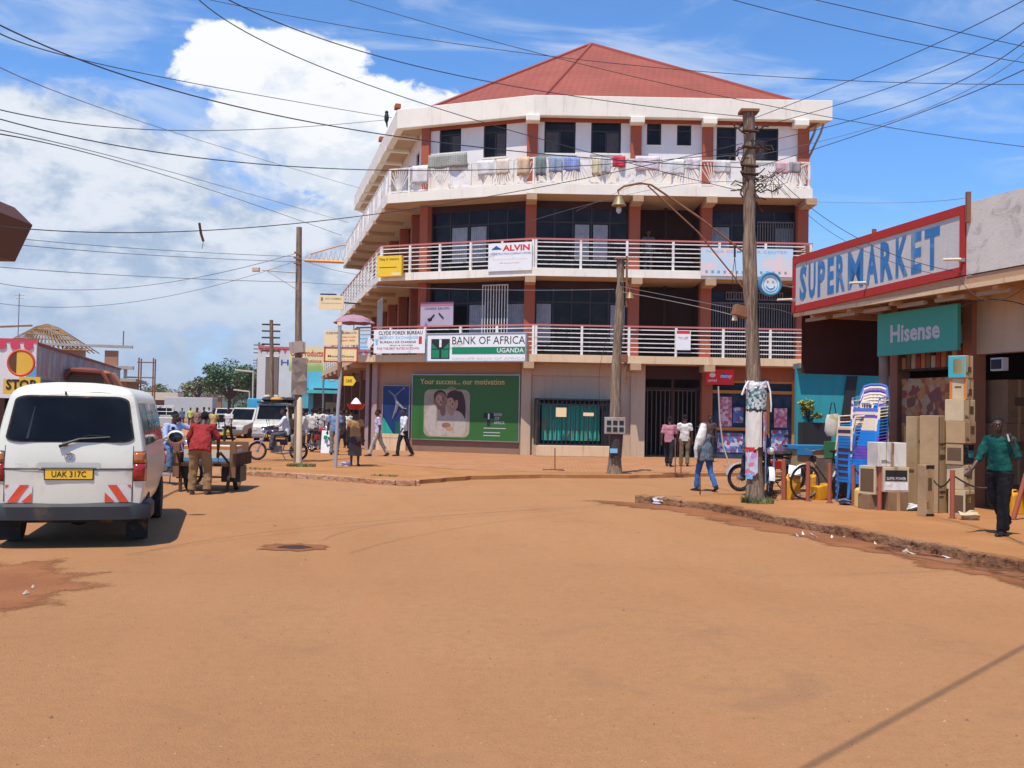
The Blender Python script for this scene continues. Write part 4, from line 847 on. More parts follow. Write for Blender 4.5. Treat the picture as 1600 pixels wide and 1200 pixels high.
# round smiley sign at the corner
q = at(1203, 444, 22.0); o = thing('round_sign', 'round smiling face sign in a blue ring at the corner of the supermarket sign', 'sign', q, .15)
RT = Matrix.Rotation(PI/2, 4, 'X'); r_ = .265
MB().add(*torus_(r_*.88, r_*.13, 32, 10), 0, RT).build('ring', mat('ring_blue', (.05,.24,.40), .45), o, smooth=40)
MB().lathe([(.0,-.022),(r_*.8,-.022),(r_*.8,.022),(.0,.022)], 28, 0, RT).build('face', mat('face_white', (.72,.78,.80), .5), o, smooth=40)
fm = MB(); disc(fm, -.06, .05, .025, .03, -.026, 0, 10); disc(fm, .06, .05, .025, .03, -.026, 0, 10)
fm.tube([(.1*math.cos(a), -.026, .1*math.sin(a)) for a in [PI*1.1+k*PI*.8/8 for k in range(9)]], .013, 5, mi=1).tube([(.16*math.cos(k*PI/12), -.026, .16*math.sin(k*PI/12)) for k in range(25)], .008, 5, mi=1)
fm.build('smile', [mat('ochre_ink', (.6,.35,.1), .5), BLUEINK], o); MB().tube([(.2,.06,0),(.62,.2,-.02)], .02, 6).build('arm', STEEL, o)
# Hisense sign
H0, H1 = Pn(0,.55), Pn(5,.55)
o, w_, h = plane_sign('hanging_sign', 'green hanging sign reading Hisense under the canopy', 'sign', H0, H1, 1371, 1496, 483, 552)
board(o, w_, h, mat('hisense_green', (.045,.32,.23), .45, var=.1), 0, None, .07)
MB().text('Hisense', -.02, h*.50, w_*.62, h*.42, -.005, .03).build('lettering', LGREY, o)
MB().tube([(-w_*.35,.03,h),(-w_*.35,.03,h+.35)], .012, 5).tube([(w_*.35,.03,h),(w_*.35,.03,h+.3)], .012, 5).build('hanger', BLACKM, o)

# ---------------------------------------------------------------- goods on the pavement
PZ = .14
def carton(label, px, py, w_, d, h, rz, m_, z=None, prints=(), name='cardboard_box', Y=None, group='cartons outside the supermarket', Yoff=0):
    q = G(px, py, PZ) if Y is None else at(px, py, Y)
    if Y is not None: q.z = PZ if z is None else z
    if z is not None: q.z = z
    o = thing(name, label, 'box', (q.x, q.y+Yoff, q.z), rz, group); r = random.Random(hash(label) % 997)
    b = MB(); b.bx(-w_/2, w_/2, -d/2, d/2, 0, h); b.build('carton', m_, o, bevel=.008)
    t = MB(); t.bx(-.03, .03, -d/2-.003, d/2+.003, h*.0+.002, h+.003); t.build('tape', mat('parcel_tape', (.42,.27,.13), .3), o)
    p = MB(); k = 0
    for (face, a, c, e, f, mi) in prints:
        if face == 'f': p.bx(-w_/2+a*w_, -w_/2+c*w_, -d/2-.004, -d/2-.0015, e*h, f*h, mi)
        if face == 'l': p.bx(-w_/2-.004, -w_/2-.0015, -d/2+a*d, -d/2+c*d, e*h, f*h, mi)
        if face == 'r': p.bx(w_/2+.0015, w_/2+.004, -d/2+a*d, -d/2+c*d, e*h, f*h, mi)
    if prints and h > .3:
        for k in range(3): p.bx(-w_*.38, -w_*.38+w_*(.34-.07*k), -d/2-.004, -d/2-.0015, h*(.16+.05*k), h*(.175+.05*k), 4)
    if prints: p.build('print', [INK, mat('teal_ink', (.06,.40,.46), .5), mat('orange_ink', (.62,.20,.04), .5), mat('gold_ink2', (.62,.42,.10), .5), mat('brown_ink', (.13,.075,.04), .6), WHITE], o)
    return o
RB = math.radians(38)
q = G(1510, 806, PZ); SX, SY = q.x, q.y+.25
st = [(.46,.40,.42,CARD2,'lowest carton in the tall stack by the man, with dark printed pictures',(('f',.05,.95,.1,.85,4),('f',.1,.6,.5,.75,3),('l',.1,.9,.1,.8,4))),
      (.46,.42,.42,CARD2,'cream carton second from the bottom of the tall stack with a black square mark',(('f',.3,.75,.45,.75,4),)),
      (.48,.42,.36,CARD,'carton in the middle of the tall stack with dark and teal picture panels',(('f',.03,.97,.05,.95,0),('f',.5,.97,.35,.7,1),('l',.1,.9,.2,.8,4),('f',.05,.5,.55,.9,5))),
      (.50,.46,.37,CARD,'plain brown carton fourth in the tall stack with small arrow marks',(('r',.3,.8,.4,.8,4),('f',.5,.85,.45,.8,4))),
      (.50,.46,.37,CARD2,'dented pale carton fifth in the tall stack',(('f',.5,.85,.35,.7,4),)),
      (.34,.40,.36,CARD2,'upright carton with orange edges second from the top of the tall stack',(('l',.0,.16,.0,1,2),('l',.84,1,.0,1,2),('f',.3,.75,.2,.5,4),('l',.3,.7,.55,.62,4))),
      (.34,.42,.38,CARD2,'top carton of the tall stack with yellow arc on a blue face',(('l',.02,.98,.03,.97,1),('l',.15,.7,.2,.85,3),('f',.3,.75,.25,.5,4)))]
z = PZ; r = random.Random(2)
for i, (w_, d, h, m_, lb, pr_) in enumerate(st):
    carton(lb, 0, 0, w_, d, h, RB+r.uniform(-.06,.06), m_, z, pr_, Y=None) if False else None
    o = carton(lb, 1510, 806, w_*.76, d*.72, h-.004, RB+r.uniform(-.05,.05), m_, z, pr_); o.location = (SX+r.uniform(-.02,.02), SY+r.uniform(-.02,.02), z); z += h
o = carton('tall fridge carton with brown inset face left of the tall stack', 1474, 803, .36, .36, 1.66, RB-.1, CARD, None, (('f',.12,.88,.02,.86,4) if False else ('f',.12,.62,.55,.60,4),('f',.12,.62,.70,.72,4),('f',.7,.95,.35,.52,5),('f',.2,.6,.2,.23,4),('f',.04,.10,.0,.98,4))); o.location.y += .35; MB().text('Hisense', .0, 1.12, .24, .055, -.185, .01).build('lettering', bpy.data.materials['brown_ink'], o)
o = carton('narrow upright carton with faint lettering at the left of the fridge carton', 1450, 800, .24, .24, 1.64, RB-.2, CARD, None, (('f',.2,.8,.72,.75,4),('l',.2,.8,.4,.43,4),('f',.2,.7,.35,.37,4))); o.location.y += .55
o = carton('slim dark edged carton standing in front by the red post', 1446, 806, .17, .20, .84, RB-.3, CARD, None, (('f',.25,.7,.5,.75,4),('f',0,1,.93,1,0),('f',0,1,0,.05,0)))
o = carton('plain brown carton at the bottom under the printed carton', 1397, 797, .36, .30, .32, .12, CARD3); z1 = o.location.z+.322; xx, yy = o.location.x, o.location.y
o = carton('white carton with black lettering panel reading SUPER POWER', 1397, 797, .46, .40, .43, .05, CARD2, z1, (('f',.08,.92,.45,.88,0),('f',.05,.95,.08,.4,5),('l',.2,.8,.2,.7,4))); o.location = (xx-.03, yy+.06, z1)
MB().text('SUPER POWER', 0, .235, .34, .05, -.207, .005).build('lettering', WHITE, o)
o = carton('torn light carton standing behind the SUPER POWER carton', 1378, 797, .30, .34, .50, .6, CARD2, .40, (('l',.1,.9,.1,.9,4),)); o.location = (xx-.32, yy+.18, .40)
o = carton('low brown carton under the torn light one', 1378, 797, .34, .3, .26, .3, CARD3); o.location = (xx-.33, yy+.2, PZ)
o = carton('empty white carton lying open on top of the printed carton', 1392, 797, .52, .42, .42, .10, mat('white_carton', (.66,.62,.55), .7, dirt=.2), z1+.432, (('f',.5,.54,.5,.95,4),('f',.28,.29,0,1,4))); o.location = (xx-.10, yy+.1, z1+.435)
dim = [(1560,775,.7,.6,.75,0.3),(1560,775,.66,.6,.8,.3),(1562,775,.6,.6,.8,.25),(1595,775,.6,.6,1.1,.3),(1595,775,.6,.6,1.0,.3),(1420,760,.5,.5,.7,.2),(1425,760,.45,.5,.75,.1),]
zz = {}
lbs = ['lowest dim carton in the shade behind the man','middle dim carton in the shade behind the man','upper dim carton in the shade above the man','large dim carton at the right edge of the photo in the shade','second dim carton on top at the right edge in the shade','dark crate carton in the shade left of the fridge carton','upper dark carton in the shade left of the fridge carton','tall dim carton in the shade behind the tall stack']
for i, (px, lb_) in enumerate(((1474,'fridge'),(1450,'narrow'))): pass
for i, (px, py, w_, d, h, rz) in enumerate(dim):
    k = px//12; q = at(px+12, 700, 18.9 if px > 1500 else 19.4); z = zz.get(k, PZ); o = carton(lbs[i], 0, 0, w_*.85, d, h-.004, rz, CARD3, z, (('f',.3,.7,.4,.6,4),), Y=18, group='cartons in the shade of the shop'); o.location = (q.x, q.y, z); zz[k] = z+h  # darker cardboard puts the canopy's shade into the colour of these cartons
# chain posts
posts = []
plb = ['first from the left beside the yellow jerrycans','second from the left beside the bicycle wheel','third from the left in front of the bicycle','fourth beside the blue chairs','fifth beside the printed carton','sixth in front of the slim carton','seventh in front of the fridge carton','leaning at the right edge beside the man']
for i, (px, py) in enumerate(((1225,781),(1262,783),(1296,786),(1334,790),(1374,797),(1452,806),(1488,810),(1583,812))):
    q = G(px, py, PZ); o = thing('bollard', 'red oxide chain post, '+plb[i], 'bollard', q, rnd.uniform(0,1), 'red chain posts along the pavement edge', ry=.28 if i == 7 else rnd.uniform(-.03,.03))
    MB().tube([(0,0,0),(0,0,.76+rnd.uniform(-.02,.02))], .040, 10).build('pole', POST, o, smooth=40); posts.append(q)
    MB().tube([(0,0,0),(0,0,.012)], .07, 10).build('base_plate', RUST, o)
for i, (a, c) in enumerate(((3,4),(5,6),(6,7))):
    p0, p1 = posts[a]+Vector((0,0,.70)), posts[c]+Vector((0,0,.70)); pts = []
    for k in range(19): t = k/18; q = p0.lerp(p1, t); q.z -= .20*math.sin(PI*t); pts.append(q)
    tag(rebase(MB().tube(pts, .014, 6).build('chain', BLACKM), p0), ['chain hanging between the blue chairs and the printed carton','chain hanging in front of the fridge carton','chain running from the fridge carton behind the man'][i], 'chain', 'chains between the posts')
# plastic chairs in two stacks
CH = {}
def chair_mesh(key, m_):
    b = MB()
    b.prism(rr2(.23,.22,.06), .42, .45)
    for sx_, sy_ in ((-1,-1),(1,-1),(1,1),(-1,1)):
        b.tube([(sx_*.25, sy_*.24, 0), (sx_*.215, sy_*.20, .43)], [(.02,.014),(.034,.022)], 6)
    b.prism(rr2(.245,.235,.07), .385, .43)
    for sx_ in (-1, 1):                                   # arms and back frame
        b.tube([(sx_*.235,-.19,.43),(sx_*.265,-.17,.64),(sx_*.27,.16,.66),(sx_*.22,.235,.86)], [(.022,.014)]*4, 6)
    b.tube([(-.22,.235,.86),(-.1,.25,.90),(.1,.25,.90),(.22,.235,.86)], [(.02,.03)]*4, 6)
    for k in range(5): b.tube([(-.15+k*.075,.20,.44),(-.15+k*.075,.245,.88)], [(.017,.008)]*2, 5)
    return b
def rr2(a, c, r_, n=4):
    out = []
    for qx, qy, a0 in ((1,1,0),(-1,1,90),(-1,-1,180),(1,-1,270)):
        for k in range(n+1):
            t = math.radians(a0+90*k/n); out.append((qx*(a-r_)+r_*math.cos(t), qy*(c-r_)+r_*math.sin(t)))
    return out
BLU = mat('blue_plastic', (.02,.22,.62), .35, var=.08); VIO = mat('violet_plastic', (.16,.08,.42), .35, var=.08); CRM = mat('cream_plastic', (.80,.66,.50), .35, var=.05); NAV = mat('lilac_blue_plastic', (.10,.16,.50), .35, var=.08); MAR = mat('maroon_plastic', (.10,.03,.035), .4)
cmesh = {}
for k, m_ in (('blue',BLU),('violet',VIO),('cream',CRM),('lilac blue',NAV),('maroon',MAR)):
    o = chair_mesh(k, m_).build('plastic_chair', m_); cmesh[k] = o.data; bpy.data.objects.remove(o)
def ordn(i): return ['lowest','second','third','fourth','fifth','sixth','seventh','eighth','ninth','tenth','eleventh','twelfth','thirteenth','fourteenth','fifteenth','sixteenth','seventeenth','eighteenth','nineteenth','twentieth','twenty first','twenty second','twenty third','twenty fourth'][i]
q = G(1352, 790, PZ)
seq2 = ['blue']*8+['violet']*4+['blue']*5+['cream']*4+['violet','cream','lilac blue']
seq1 = ['blue']*2+['maroon','blue']*5+['blue']*3+['cream','maroon','cream']
for sq, (ox, oy), rz, sp, lean, sn in ((seq2, (.10,.25), -.75, .058, .010, 'wide stack'), (seq1, (.02,.62), -1.3, .058, -.004, 'narrow stack')):
    for i, k in enumerate(sq):
        o = bpy.data.objects.new('plastic_chair', cmesh[k]); COL.objects.link(o)
        o.location = (q.x+ox+lean*i*.6, q.y+oy+lean*i, PZ+sp*i); o.rotation_euler = (0, 0, rz)
        tag(o, f'{k} plastic chair, {ordn(i)} from the ground in {"the taller right" if sn=="wide stack" else "the shorter left"} stack', 'chair', 'stacked plastic chairs')
# jerrycans
def jerrycan(label, px, py, h, m_, rz, tilt=0, off=(0,0)):
    q = G(px, py, PZ); o = thing('jerrycan', label, 'jerrycan', (q.x+off[0], q.y+off[1], q.z+(.12 if tilt else 0)), rz, 'jerrycans on the pavement', ry=tilt)
    w_, d = h*.68, h*.5
    b = MB(); b.prism([(x*w_/2, y*d/2) for x, y in [(p[0]/.5, p[1]/.5) for p in rr2(.5,.5,.12)]], 0, h*.82, 0); 
    b.prism([(x*w_/2, y*d/2) for x, y in [(p[0]/.5, p[1]/.5) for p in rr2(.5,.5,.12)]], h*.82, h*.92, 0, None, [(x*w_*.36, y*d*.36) for x, y in [(p[0]/.5, p[1]/.5) for p in rr2(.5,.5,.12)]])
    b.build('can_body', m_, o, smooth=50, bevel=.01)
    MB().tube([(-w_*.3,0,h*.85),(-w_*.2,0,h*1.02),(w_*.12,0,h*1.02),(w_*.2,0,h*.86)], h*.045, 7).build('handle', m_, o, smooth=60)
    MB().tube([(w_*.32,0,h*.86),(w_*.34,0,h*1.0)], h*.075, 10).build('cap', m_, o, smooth=40)
YC = mat('orange_yellow_can', (.72,.33,.02), .4, var=.1, dirt=.2, dscale=5); YP = mat('pale_yellow_can', (.80,.60,.17), .4, var=.1, dirt=.2, dscale=5)
jerrycan('pale yellow jerrycan standing at the foot of the blue chairs', 1348, 792, .37, YP, .15)
jerrycan('upright orange yellow jerrycan with a white paper on top', 1240, 781, .46, YC, .2, 0, (0,.2))
jerrycan('orange yellow jerrycan lying on its side behind the second post', 1272, 783, .42, YC, .5, 1.4, (.1,.3))
jerrycan('orange yellow jerrycan standing behind the bicycle wheel', 1283, 775, .45, YC, .1, 0, (0,.3))
q = G(1238, 781, PZ); tag(rebase(MB().add([(-.12,-.1,.5),(.12,-.12,.46),(.16,.06,.62),(-.06,.08,.66)], [(0,1,2,3)]).build('paper_sheet', WHITE, thick=.01), (0,0,.46)), 'white sheet of paper on the upright orange jerrycan', 'paper').location = (q.x+.05, q.y+.15, PZ+.46)
jerrycan('orange yellow jerrycan in the shade behind the leaning red post at the right edge', 1593, 806, .40, YC, .3, 0, (.1,.35))
for i, (px, dx, hh) in enumerate(((1412,.0,.62),(1424,.1,.48))):
    q = G(px, 790, PZ); o = thing('sack', ['tall grey woven sack in the shade right of the printed carton','short green sack in the shade left of the fridge carton'][i], 'sack', (q.x+dx, q.y+.5, PZ), .3*i)
    MB().tube([(0,0,0),(0,0,.08),(.01,0,hh*.6),(0,0,hh*.9),(.01,0,hh)], [(.10,.09),(.17,.13),(.16,.12),(.11,.08),(.05,.03)], 12).build('sack_body', m_cloth(f'sack_{i}', [(.24,.23,.22),(.03,.13,.06)][i]), o, smooth=60)
    MB().tube([(0,0,hh*.95),(0,0,hh*1.02)], .06, 8).build('tie', DARKWOOD, o)
# display crate with blue cloth, hanging bag, green panel
q = G(1262, 768, PZ); o = thing('vendor_stall', 'small wooden vendor box on legs covered with a blue cloth', 'stall', (q.x, q.y, PZ), .25)
MB().bx(-.42,.42,-.3,.3,.55,.92).build('wooden_box', CARD, o); MB().prism(rr2(.46,.34,.05), .92, 1.0).bx(-.45,-.1,-.35,-.32,.8,.99).bx(.5,.42,-.3,.3,.4,.95).build('cloth', mat('blue_tarp', (.03,.22,.46), .5, var=.2), o)
for sx_ in (-1,1):
    for sy_ in (-1,1): MB().bx(sx_*.38-.03, sx_*.38+.03, sy_*.26-.03, sy_*.26+.03, 0, .55).build('leg', DARKWOOD, o)
dd = MB(); disc(dd, -.05, .72, .09, .07, -.305, 0, 14); dd.build('opening', INK, o)
q = at(1301, 665, 21.5); o = thing('cloth_sack', 'pale patterned sack hanging beside the chair stacks', 'bag', (q.x, q.y, q.z-.22), .2); MB().tube([(0,0,0),(0,0,.1),(.01,0,.35),(0,0,.46)], [(.12,.07),(.19,.09),(.17,.06),(.13,.03)], 12).build('bag_body', m_patch('sack_print', [(.62,.56,.44),(.66,.6,.5),(.55,.42,.25)], 9), o, smooth=60)
MB().tube([(-.08,0,.45),(-.03,0,.7),(.03,0,.7),(.08,0,.45)], .012, 5).build('strap', BLACKM, o)
q = at(1310, 712, 20.5); o = thing('crate_pile', 'pile of a green crate on grey boards left of the blue chairs', 'crate', (q.x, q.y, PZ), .1)
MB().bx(-.36,.30,-.2,.25,0,.78).build('board_box', mat('grey_brown_board', (.17,.12,.09), .8, dirt=.4), o); MB().bx(-.2,.32,-.24,.25,.784,1.12).build('green_crate', mat('crate_green', (.03,.17,.05), .5, dirt=.3), o)
# plastic bags and litter
def litter(label, px, py, z, s_, m_, name='plastic_bag', cat='litter', grp='litter along the kerb', seed=1):
    r = random.Random(seed); b = MB(); b.ball((0,0,s_*.35), (s_, s_*.7, s_*.4), 9)
    b.v = [v+Vector((r.uniform(-.3,.3)*s_, r.uniform(-.3,.3)*s_, r.uniform(-.2,.25)*s_)) for v in b.v]
    for v in b.v: v.z = max(v.z, .002)
    o = b.build(name, m_); q = G(px, py, z); o.location = q; return tag(o, label, cat, grp)
BAG = mat('thin_plastic', (.55,.52,.52), .3); BAGB = mat('bluish_plastic', (.42,.46,.70), .35)
litter('crumpled bluish plastic bag at the foot of the first red post', 1242, 780, PZ, .13, BAGB, seed=2); litter('clear plastic bag beside the brown carton', 1425, 798, PZ, .15, BAG, seed=3)
litter('clear plastic bag lying in the gutter at the far kerb end', 1033, 788, .01, .16, BAG, seed=4); litter('bluish bag beside the sign post left', 540, 728, .1, .15, BAGB, seed=5)
litter('dark cloth scrap at the foot of the stacked chairs', 1322, 789, PZ, .14, mat('slate_cloth', (.13,.13,.2), .8), seed=6); litter('flattened pale card at the foot of the fridge carton', 1515, 812, PZ, .17, CARD2, 'card_scrap', seed=7)
r = random.Random(12); n = 0
for (px, py) in ((1140,789),(1158,792),(1180,806),(1196,812),(1208,812),(1255,835),(1268,836),(1288,832),(1300,840),(1322,839),(1368,850),(1414,862),(1423,865),(1478,871),(1246,838),(1275,840),(40,928),(52,918)):
    q = G(px, py, .012); b = MB(); s_ = r.uniform(.025,.07); a = r.uniform(0,3)
    b.add([(-s_,-s_*.4,0),(s_,-s_*.3,.004),(s_*.8,s_*.4,.02+r.uniform(0,.03)),(-s_*.7,s_*.45,.004)], [(0,1,2,3)]); o = b.build('paper_scrap', [WHITE, CARD2, mat('dirty_paper', (.42,.33,.26), .8), mat('dirty_paper', (0,0,0))][int(r.random()*4)], thick=.003)
    o.location = q; o.rotation_euler.z = a; tag(o, 'small pale scrap of litter lying in the damp gutter' if px > 100 else 'small pale scrap of litter on the red earth patch at left', 'litter', 'litter scraps in the gutter' if px > 100 else 'litter scraps at left')
# teal building behind the shop end with slanted black painted beams
q = at(1252, 640, 30.5); o = thing('teal_kiosk', 'teal shop wall with slanted black beams beyond the supermarket canopy', 'building', (q.x+2, q.y, .1), .0)
MB().bx(-2.15,4.5,0,.2,0,3.1).build('wall', TEAL, o); kb_ = MB()
for x in (-.7, .75): kb_.add([(x-.35,-.06,0),(x-.02,-.06,0),(x+.35,-.06,2.9),(x+.05,-.06,2.9),(x-.35,-.01,0),(x-.02,-.01,0),(x+.35,-.01,2.9),(x+.05,-.01,2.9)], [(0,1,2,3),(4,7,6,5),(0,4,5,1),(1,5,6,2),(2,6,7,3),(3,7,4,0)])
kb_.build('beam', INK, o); MB().bx(-2.1,-1.25,-.5,-.02,0,1.5).build('dark_counter', BLACKM, o); MB().bx(1.2,2.2,-.03,-.005,1.5,2.3).build('window', GLASS, o); MB().bx(-2.15,4.6,-.3,.4,3.1,3.25).build('roof', mat('sheet_roof', (.18,.2,.2), .6), o)
# ---------------------------------------------------------------- poles
def log_pole(label, base, top, r0, r1, name='utility_pole', seed=1, m_=None, group=None, knots=True, n=14):
    r = random.Random(seed); base, top = Vector(base), Vector(top); o = thing(name, label, 'pole', base, 0, group)
    pts, rs = [], []; N = 26; ph = r.uniform(0, 6)
    for i in range(N+1):
        t = i/N; p = (top-base)*t; p += Vector((math.sin(t*5+ph)*.035, math.cos(t*4+ph)*.03, 0))*math.sin(PI*t)*(1 if knots else .2)
        pts.append(p); rs.append((r0+(r1-r0)*t+(r.uniform(-.012,.014) if knots else 0))*(1.35-min(1, t*14)*.35 if knots else 1))
    b = MB(); b.tube(pts, rs, n)
    if knots:
        for i in range(len(b.v)): v = b.v[i]; k = r.uniform(-.008, .008); b.v[i] = v+Vector((k, -k, 0))
    b.build('pole', m_ or POLEW, o, smooth=60); return o
P1 = log_pole('tall rough wooden pole with torn posters between the bank and the supermarket', (4.54,19,.14), (4.33,19,7.42), .145, .105, seed=4)
b = MB()
b.box((-.21,0,7.28),(.34,.3,.05)).build('pole_cap', RUST, P1)
r = random.Random(5); tg = MB()                            # the tangle of old wires and creepers at the top
for k in range(34):
    z = r.uniform(5.6, 7.1); a = r.uniform(0, 2*PI); L = r.uniform(.15,.5); p = Vector((-.2,0,z)); pts = [p]
    for j in range(5): p = p+Vector((math.cos(a)*L/4, math.sin(a)*L/4*.5, r.uniform(-.12,.10))); a += r.uniform(-1,1); pts.append(p.copy())
    tg.tube(pts, r.uniform(.008,.016), 5)
for z in (6.9, 6.6, 6.25, 6.1): tg.tube([(-.35,-.12,z),(-.05,-.16,z-.03)], .03, 6)
tg.build('wire_tangle', DARKWOOD, P1)
# twig bundle hung on the right side
tw = MB()
for k in range(60):
    c = Vector((.12+r.uniform(-.25,.3), r.uniform(-.1,.1), 5.95+r.uniform(-.2,.2))); d = Vector((r.uniform(-1,1), r.uniform(-.4,.4), r.uniform(-.8,.8)))*.14; tw.tube([c-d, c+d+Vector((0,0,.03))], .006, 3)
tw.build('twig_bundle', DARKWOOD, P1)
# torn posters wrapped round the trunk
def wrap(z0, z1, a0, a1, rad, m_, jag=.0, nm='poster'):
    b = MB(); n = 12; rr = random.Random(int(z0*100)); vs = []
    for j in range(5):
        for k in range(n+1):
            a = a0+(a1-a0)*k/n; zz = z0+(z1-z0)*j/4; q = rad+rr.uniform(0,.012)
            if j in (0,4): zz += rr.uniform(-jag, jag)
            vs.append((q*math.cos(a)-.005, q*math.sin(a), zz))
    b.add(vs, [(j*(n+1)+k, j*(n+1)+k+1, (j+1)*(n+1)+k+1, (j+1)*(n+1)+k) for j in range(4) for k in range(n)]); return b.build(nm, m_, P1, thick=.004)
PT1 = m_patch('torn_poster_teal', [(.10,.24,.26),(.5,.55,.52),(.06,.12,.14),(.62,.6,.55)], 22); PT2 = m_patch('torn_poster_lilac', [(.45,.25,.5),(.6,.5,.6),(.6,.2,.2),(.5,.6,.7)], 12)
wrap(1.72, 2.16, PI*1.02, PI*1.98, .185, PT1, .02); wrap(2.10, 2.24, PI*.95, PI*2.05, .19, WHITE, .02); wrap(1.0, 1.68, PI*1.02, PI*1.62, .182, mat('aged_paper', (.68,.63,.55), .7, dirt=.3), .03)
wrap(.95, 1.66, PI*1.68, PI*2.05, .182, PT2, .03); wrap(.52, .95, PI*1.05, PI*1.5, .185, PT2, .04); wrap(.95,1.02,PI*1.05,PI*1.4,.19,REDINK,.01); wrap(.44,.54,PI*1.1,PI*1.35,.187,BLUEINK,.01)
MB().tube([(-.18,-.12,2.24),(-.25,-.14,2.13),(-.30,-.13,1.98)], .02, 5).tube([(.17,-.12,2.24),(.22,-.14,2.05),(.24,-.14,1.80),(.24,-.12,1.68)], .017, 5).build('paper_strip', WHITE, P1)
# junction box with a lamp and the long bracket arms reaching left to a bell lamp
q = at(1158, 487, 19)-Vector((4.54,19,.14)); MB().box(q, (.30,.22,.20), 0, (0,.25,.1)).build('junction_box', RUST, P1, bevel=.01)
q = at(1148, 494, 19)-Vector((4.54,19,.14)); MB().tube([q+Vector((0,0,.06)), q-Vector((0,0,.08))], [.03,.055], 8).build('small_lamp', TUBEL, P1, smooth=50)
pb = Vector((4.54,19,.14)); w2 = lambda x, y, Y=19: at(x, y, Y)-pb
MB().tube([w2(1166,397), w2(1090,338), w2(1018,289), w2(1000,286), w2(975,291), w2(965,298)], .020, 8).tube([w2(1176,468), w2(1090,362), w2(1012,290)], .015, 8).build('bracket_arm', RUST, P1, smooth=60)
q = w2(967, 318); o_ = MB().lathe([(.02,.15),(.045,.14),(.075,.09),(.115,.0),(.14,-.04),(.125,-.04),(.03,.05)], 16, 0, Matrix.Translation(q)).build('lamp_shade', mat('brass_bell', (.24,.18,.09), .5, .3, dirt=.3), P1, smooth=50)
MB().ball(q+Vector((0,0,-.12)), (.05,.05,.07), 8).build('bulb', mat('dusty_bulb', (.6,.55,.45), .3), o_, smooth=60); MB().tube([w2(965,298), q+Vector((0,0,.17))], .012, 5).build('hook', RUST, o_)
MB().tube([w2(1148,385), w2(1148,402)], .02, 5).tube([w2(1148,402), w2(1144,435), w2(1149,470)], .006, 4).tube([w2(1148,402), w2(1151,435), w2(1149,470)], .006, 4).build('pulley', BLACKM, P1)
P2 = log_pole('middle wooden pole with meter box standing before the bank entrance', (2.86,28.21,.10), (2.94,28.21,6.02), .17, .10, seed=9)
pb2 = Vector((2.86,28.21,.1)); w3 = lambda x, y: at(x, y, 28.1)-pb2
q = w3(960, 665); MB().box(q+Vector((0,-.12,0)), (.56,.22,.46)).build('meter_box', mat('meter_grey', (.36,.33,.30), .6, dirt=.5), P2, bevel=.015)
for k in range(6): pass
mb = MB()
for k in range(3):
    for j in range(2): mb.box(q+Vector((-.17+k*.17,-.235,-.1+j*.18)), (.12,.01,.12))
mb.build('meter_window', BLACKM, P2)
MB().tube([w3(963,678), w3(962,715)], [.19,.16], 10).build('lower_sleeve', mat('dark_sleeve', (.06,.04,.035), .8, dirt=.4), P2, smooth=50)
MB().box(w3(958,704)+Vector((0,-.17,0)), (.20,.03,.12)).build('sticker', BLUEINK, P2)
q = w3(984, 462); MB().lathe([(.03,.10),(.06,.06),(.13,-.08),(.11,-.08),(.02,.04)], 12, 0, Matrix.Translation(q)).build('lamp_shade', mat('brass_bell', (0,0,0)), P2, smooth=50)
MB().tube([w3(968,440), w3(980,440), q+Vector((0,0,.1))], .02, 6).build('lamp_arm', RUST, P2); MB().tube([w3(976,400)+Vector((.06,0,0)), w3(979,480)], .03, 6).tube([w3(978,560), w3(976,600)], .04, 6).box(w3(975,560),(.2,.15,.22)).build('conduit', RUST, P2)
MB().box((.08,0,5.93),(.34,.3,.05)).build('pole_cap', RUST, P2)
P3 = log_pole('tall bare wooden pole with street lamp arm at left of the bank', (-6.47,31.18,.1), (-6.60,31.18,7.27), .13, .085, seed=14, knots=False)
pb3 = Vector((-6.47,31.18,.1)); w4 = lambda x, y: at(x, y, 31.1)-pb3
MB().tube([w4(463,426), w4(410,422)], .022, 6).tube([w4(463,452), w4(418,424)], .012, 5).build('lamp_arm', mat('pale_arm', (.5,.42,.35), .6), P3)
MB().box(w4(400,421), (.22,.14,.14)).build('lamp_head', mat('peach_lamp', (.62,.42,.30), .5), P3, bevel=.02)
MB().tube([w4(460,394), w4(470,398)], .03, 5).tube([w4(459,402), w4(471,406)], .03, 5).tube([w4(459,411), w4(471,413)], .025, 5).build('insulator', RUST, P3)
BRD = mat('weathered_board', (.23,.17,.13), .85, dirt=.5, var=.3)
q = w4(469, 588); MB().box(q+Vector((0,-.13,0)), (.46,.05,1.12)).build('back_board', m_patch('peeling_board', [(.20,.15,.12),(.26,.20,.15),(.33,.26,.19),(.17,.12,.1)], 5), P3)
q = w4(467, 544); MB().box(q+Vector((-.04,-.16,.02)), (.42,.05,.34), 0, (0,-.15,0)).box(q+Vector((.16,-.1,0)), (.1,.05,.36)).build('small_board', mat('grey_tan_board', (.38,.30,.24), .8, dirt=.3), P3)
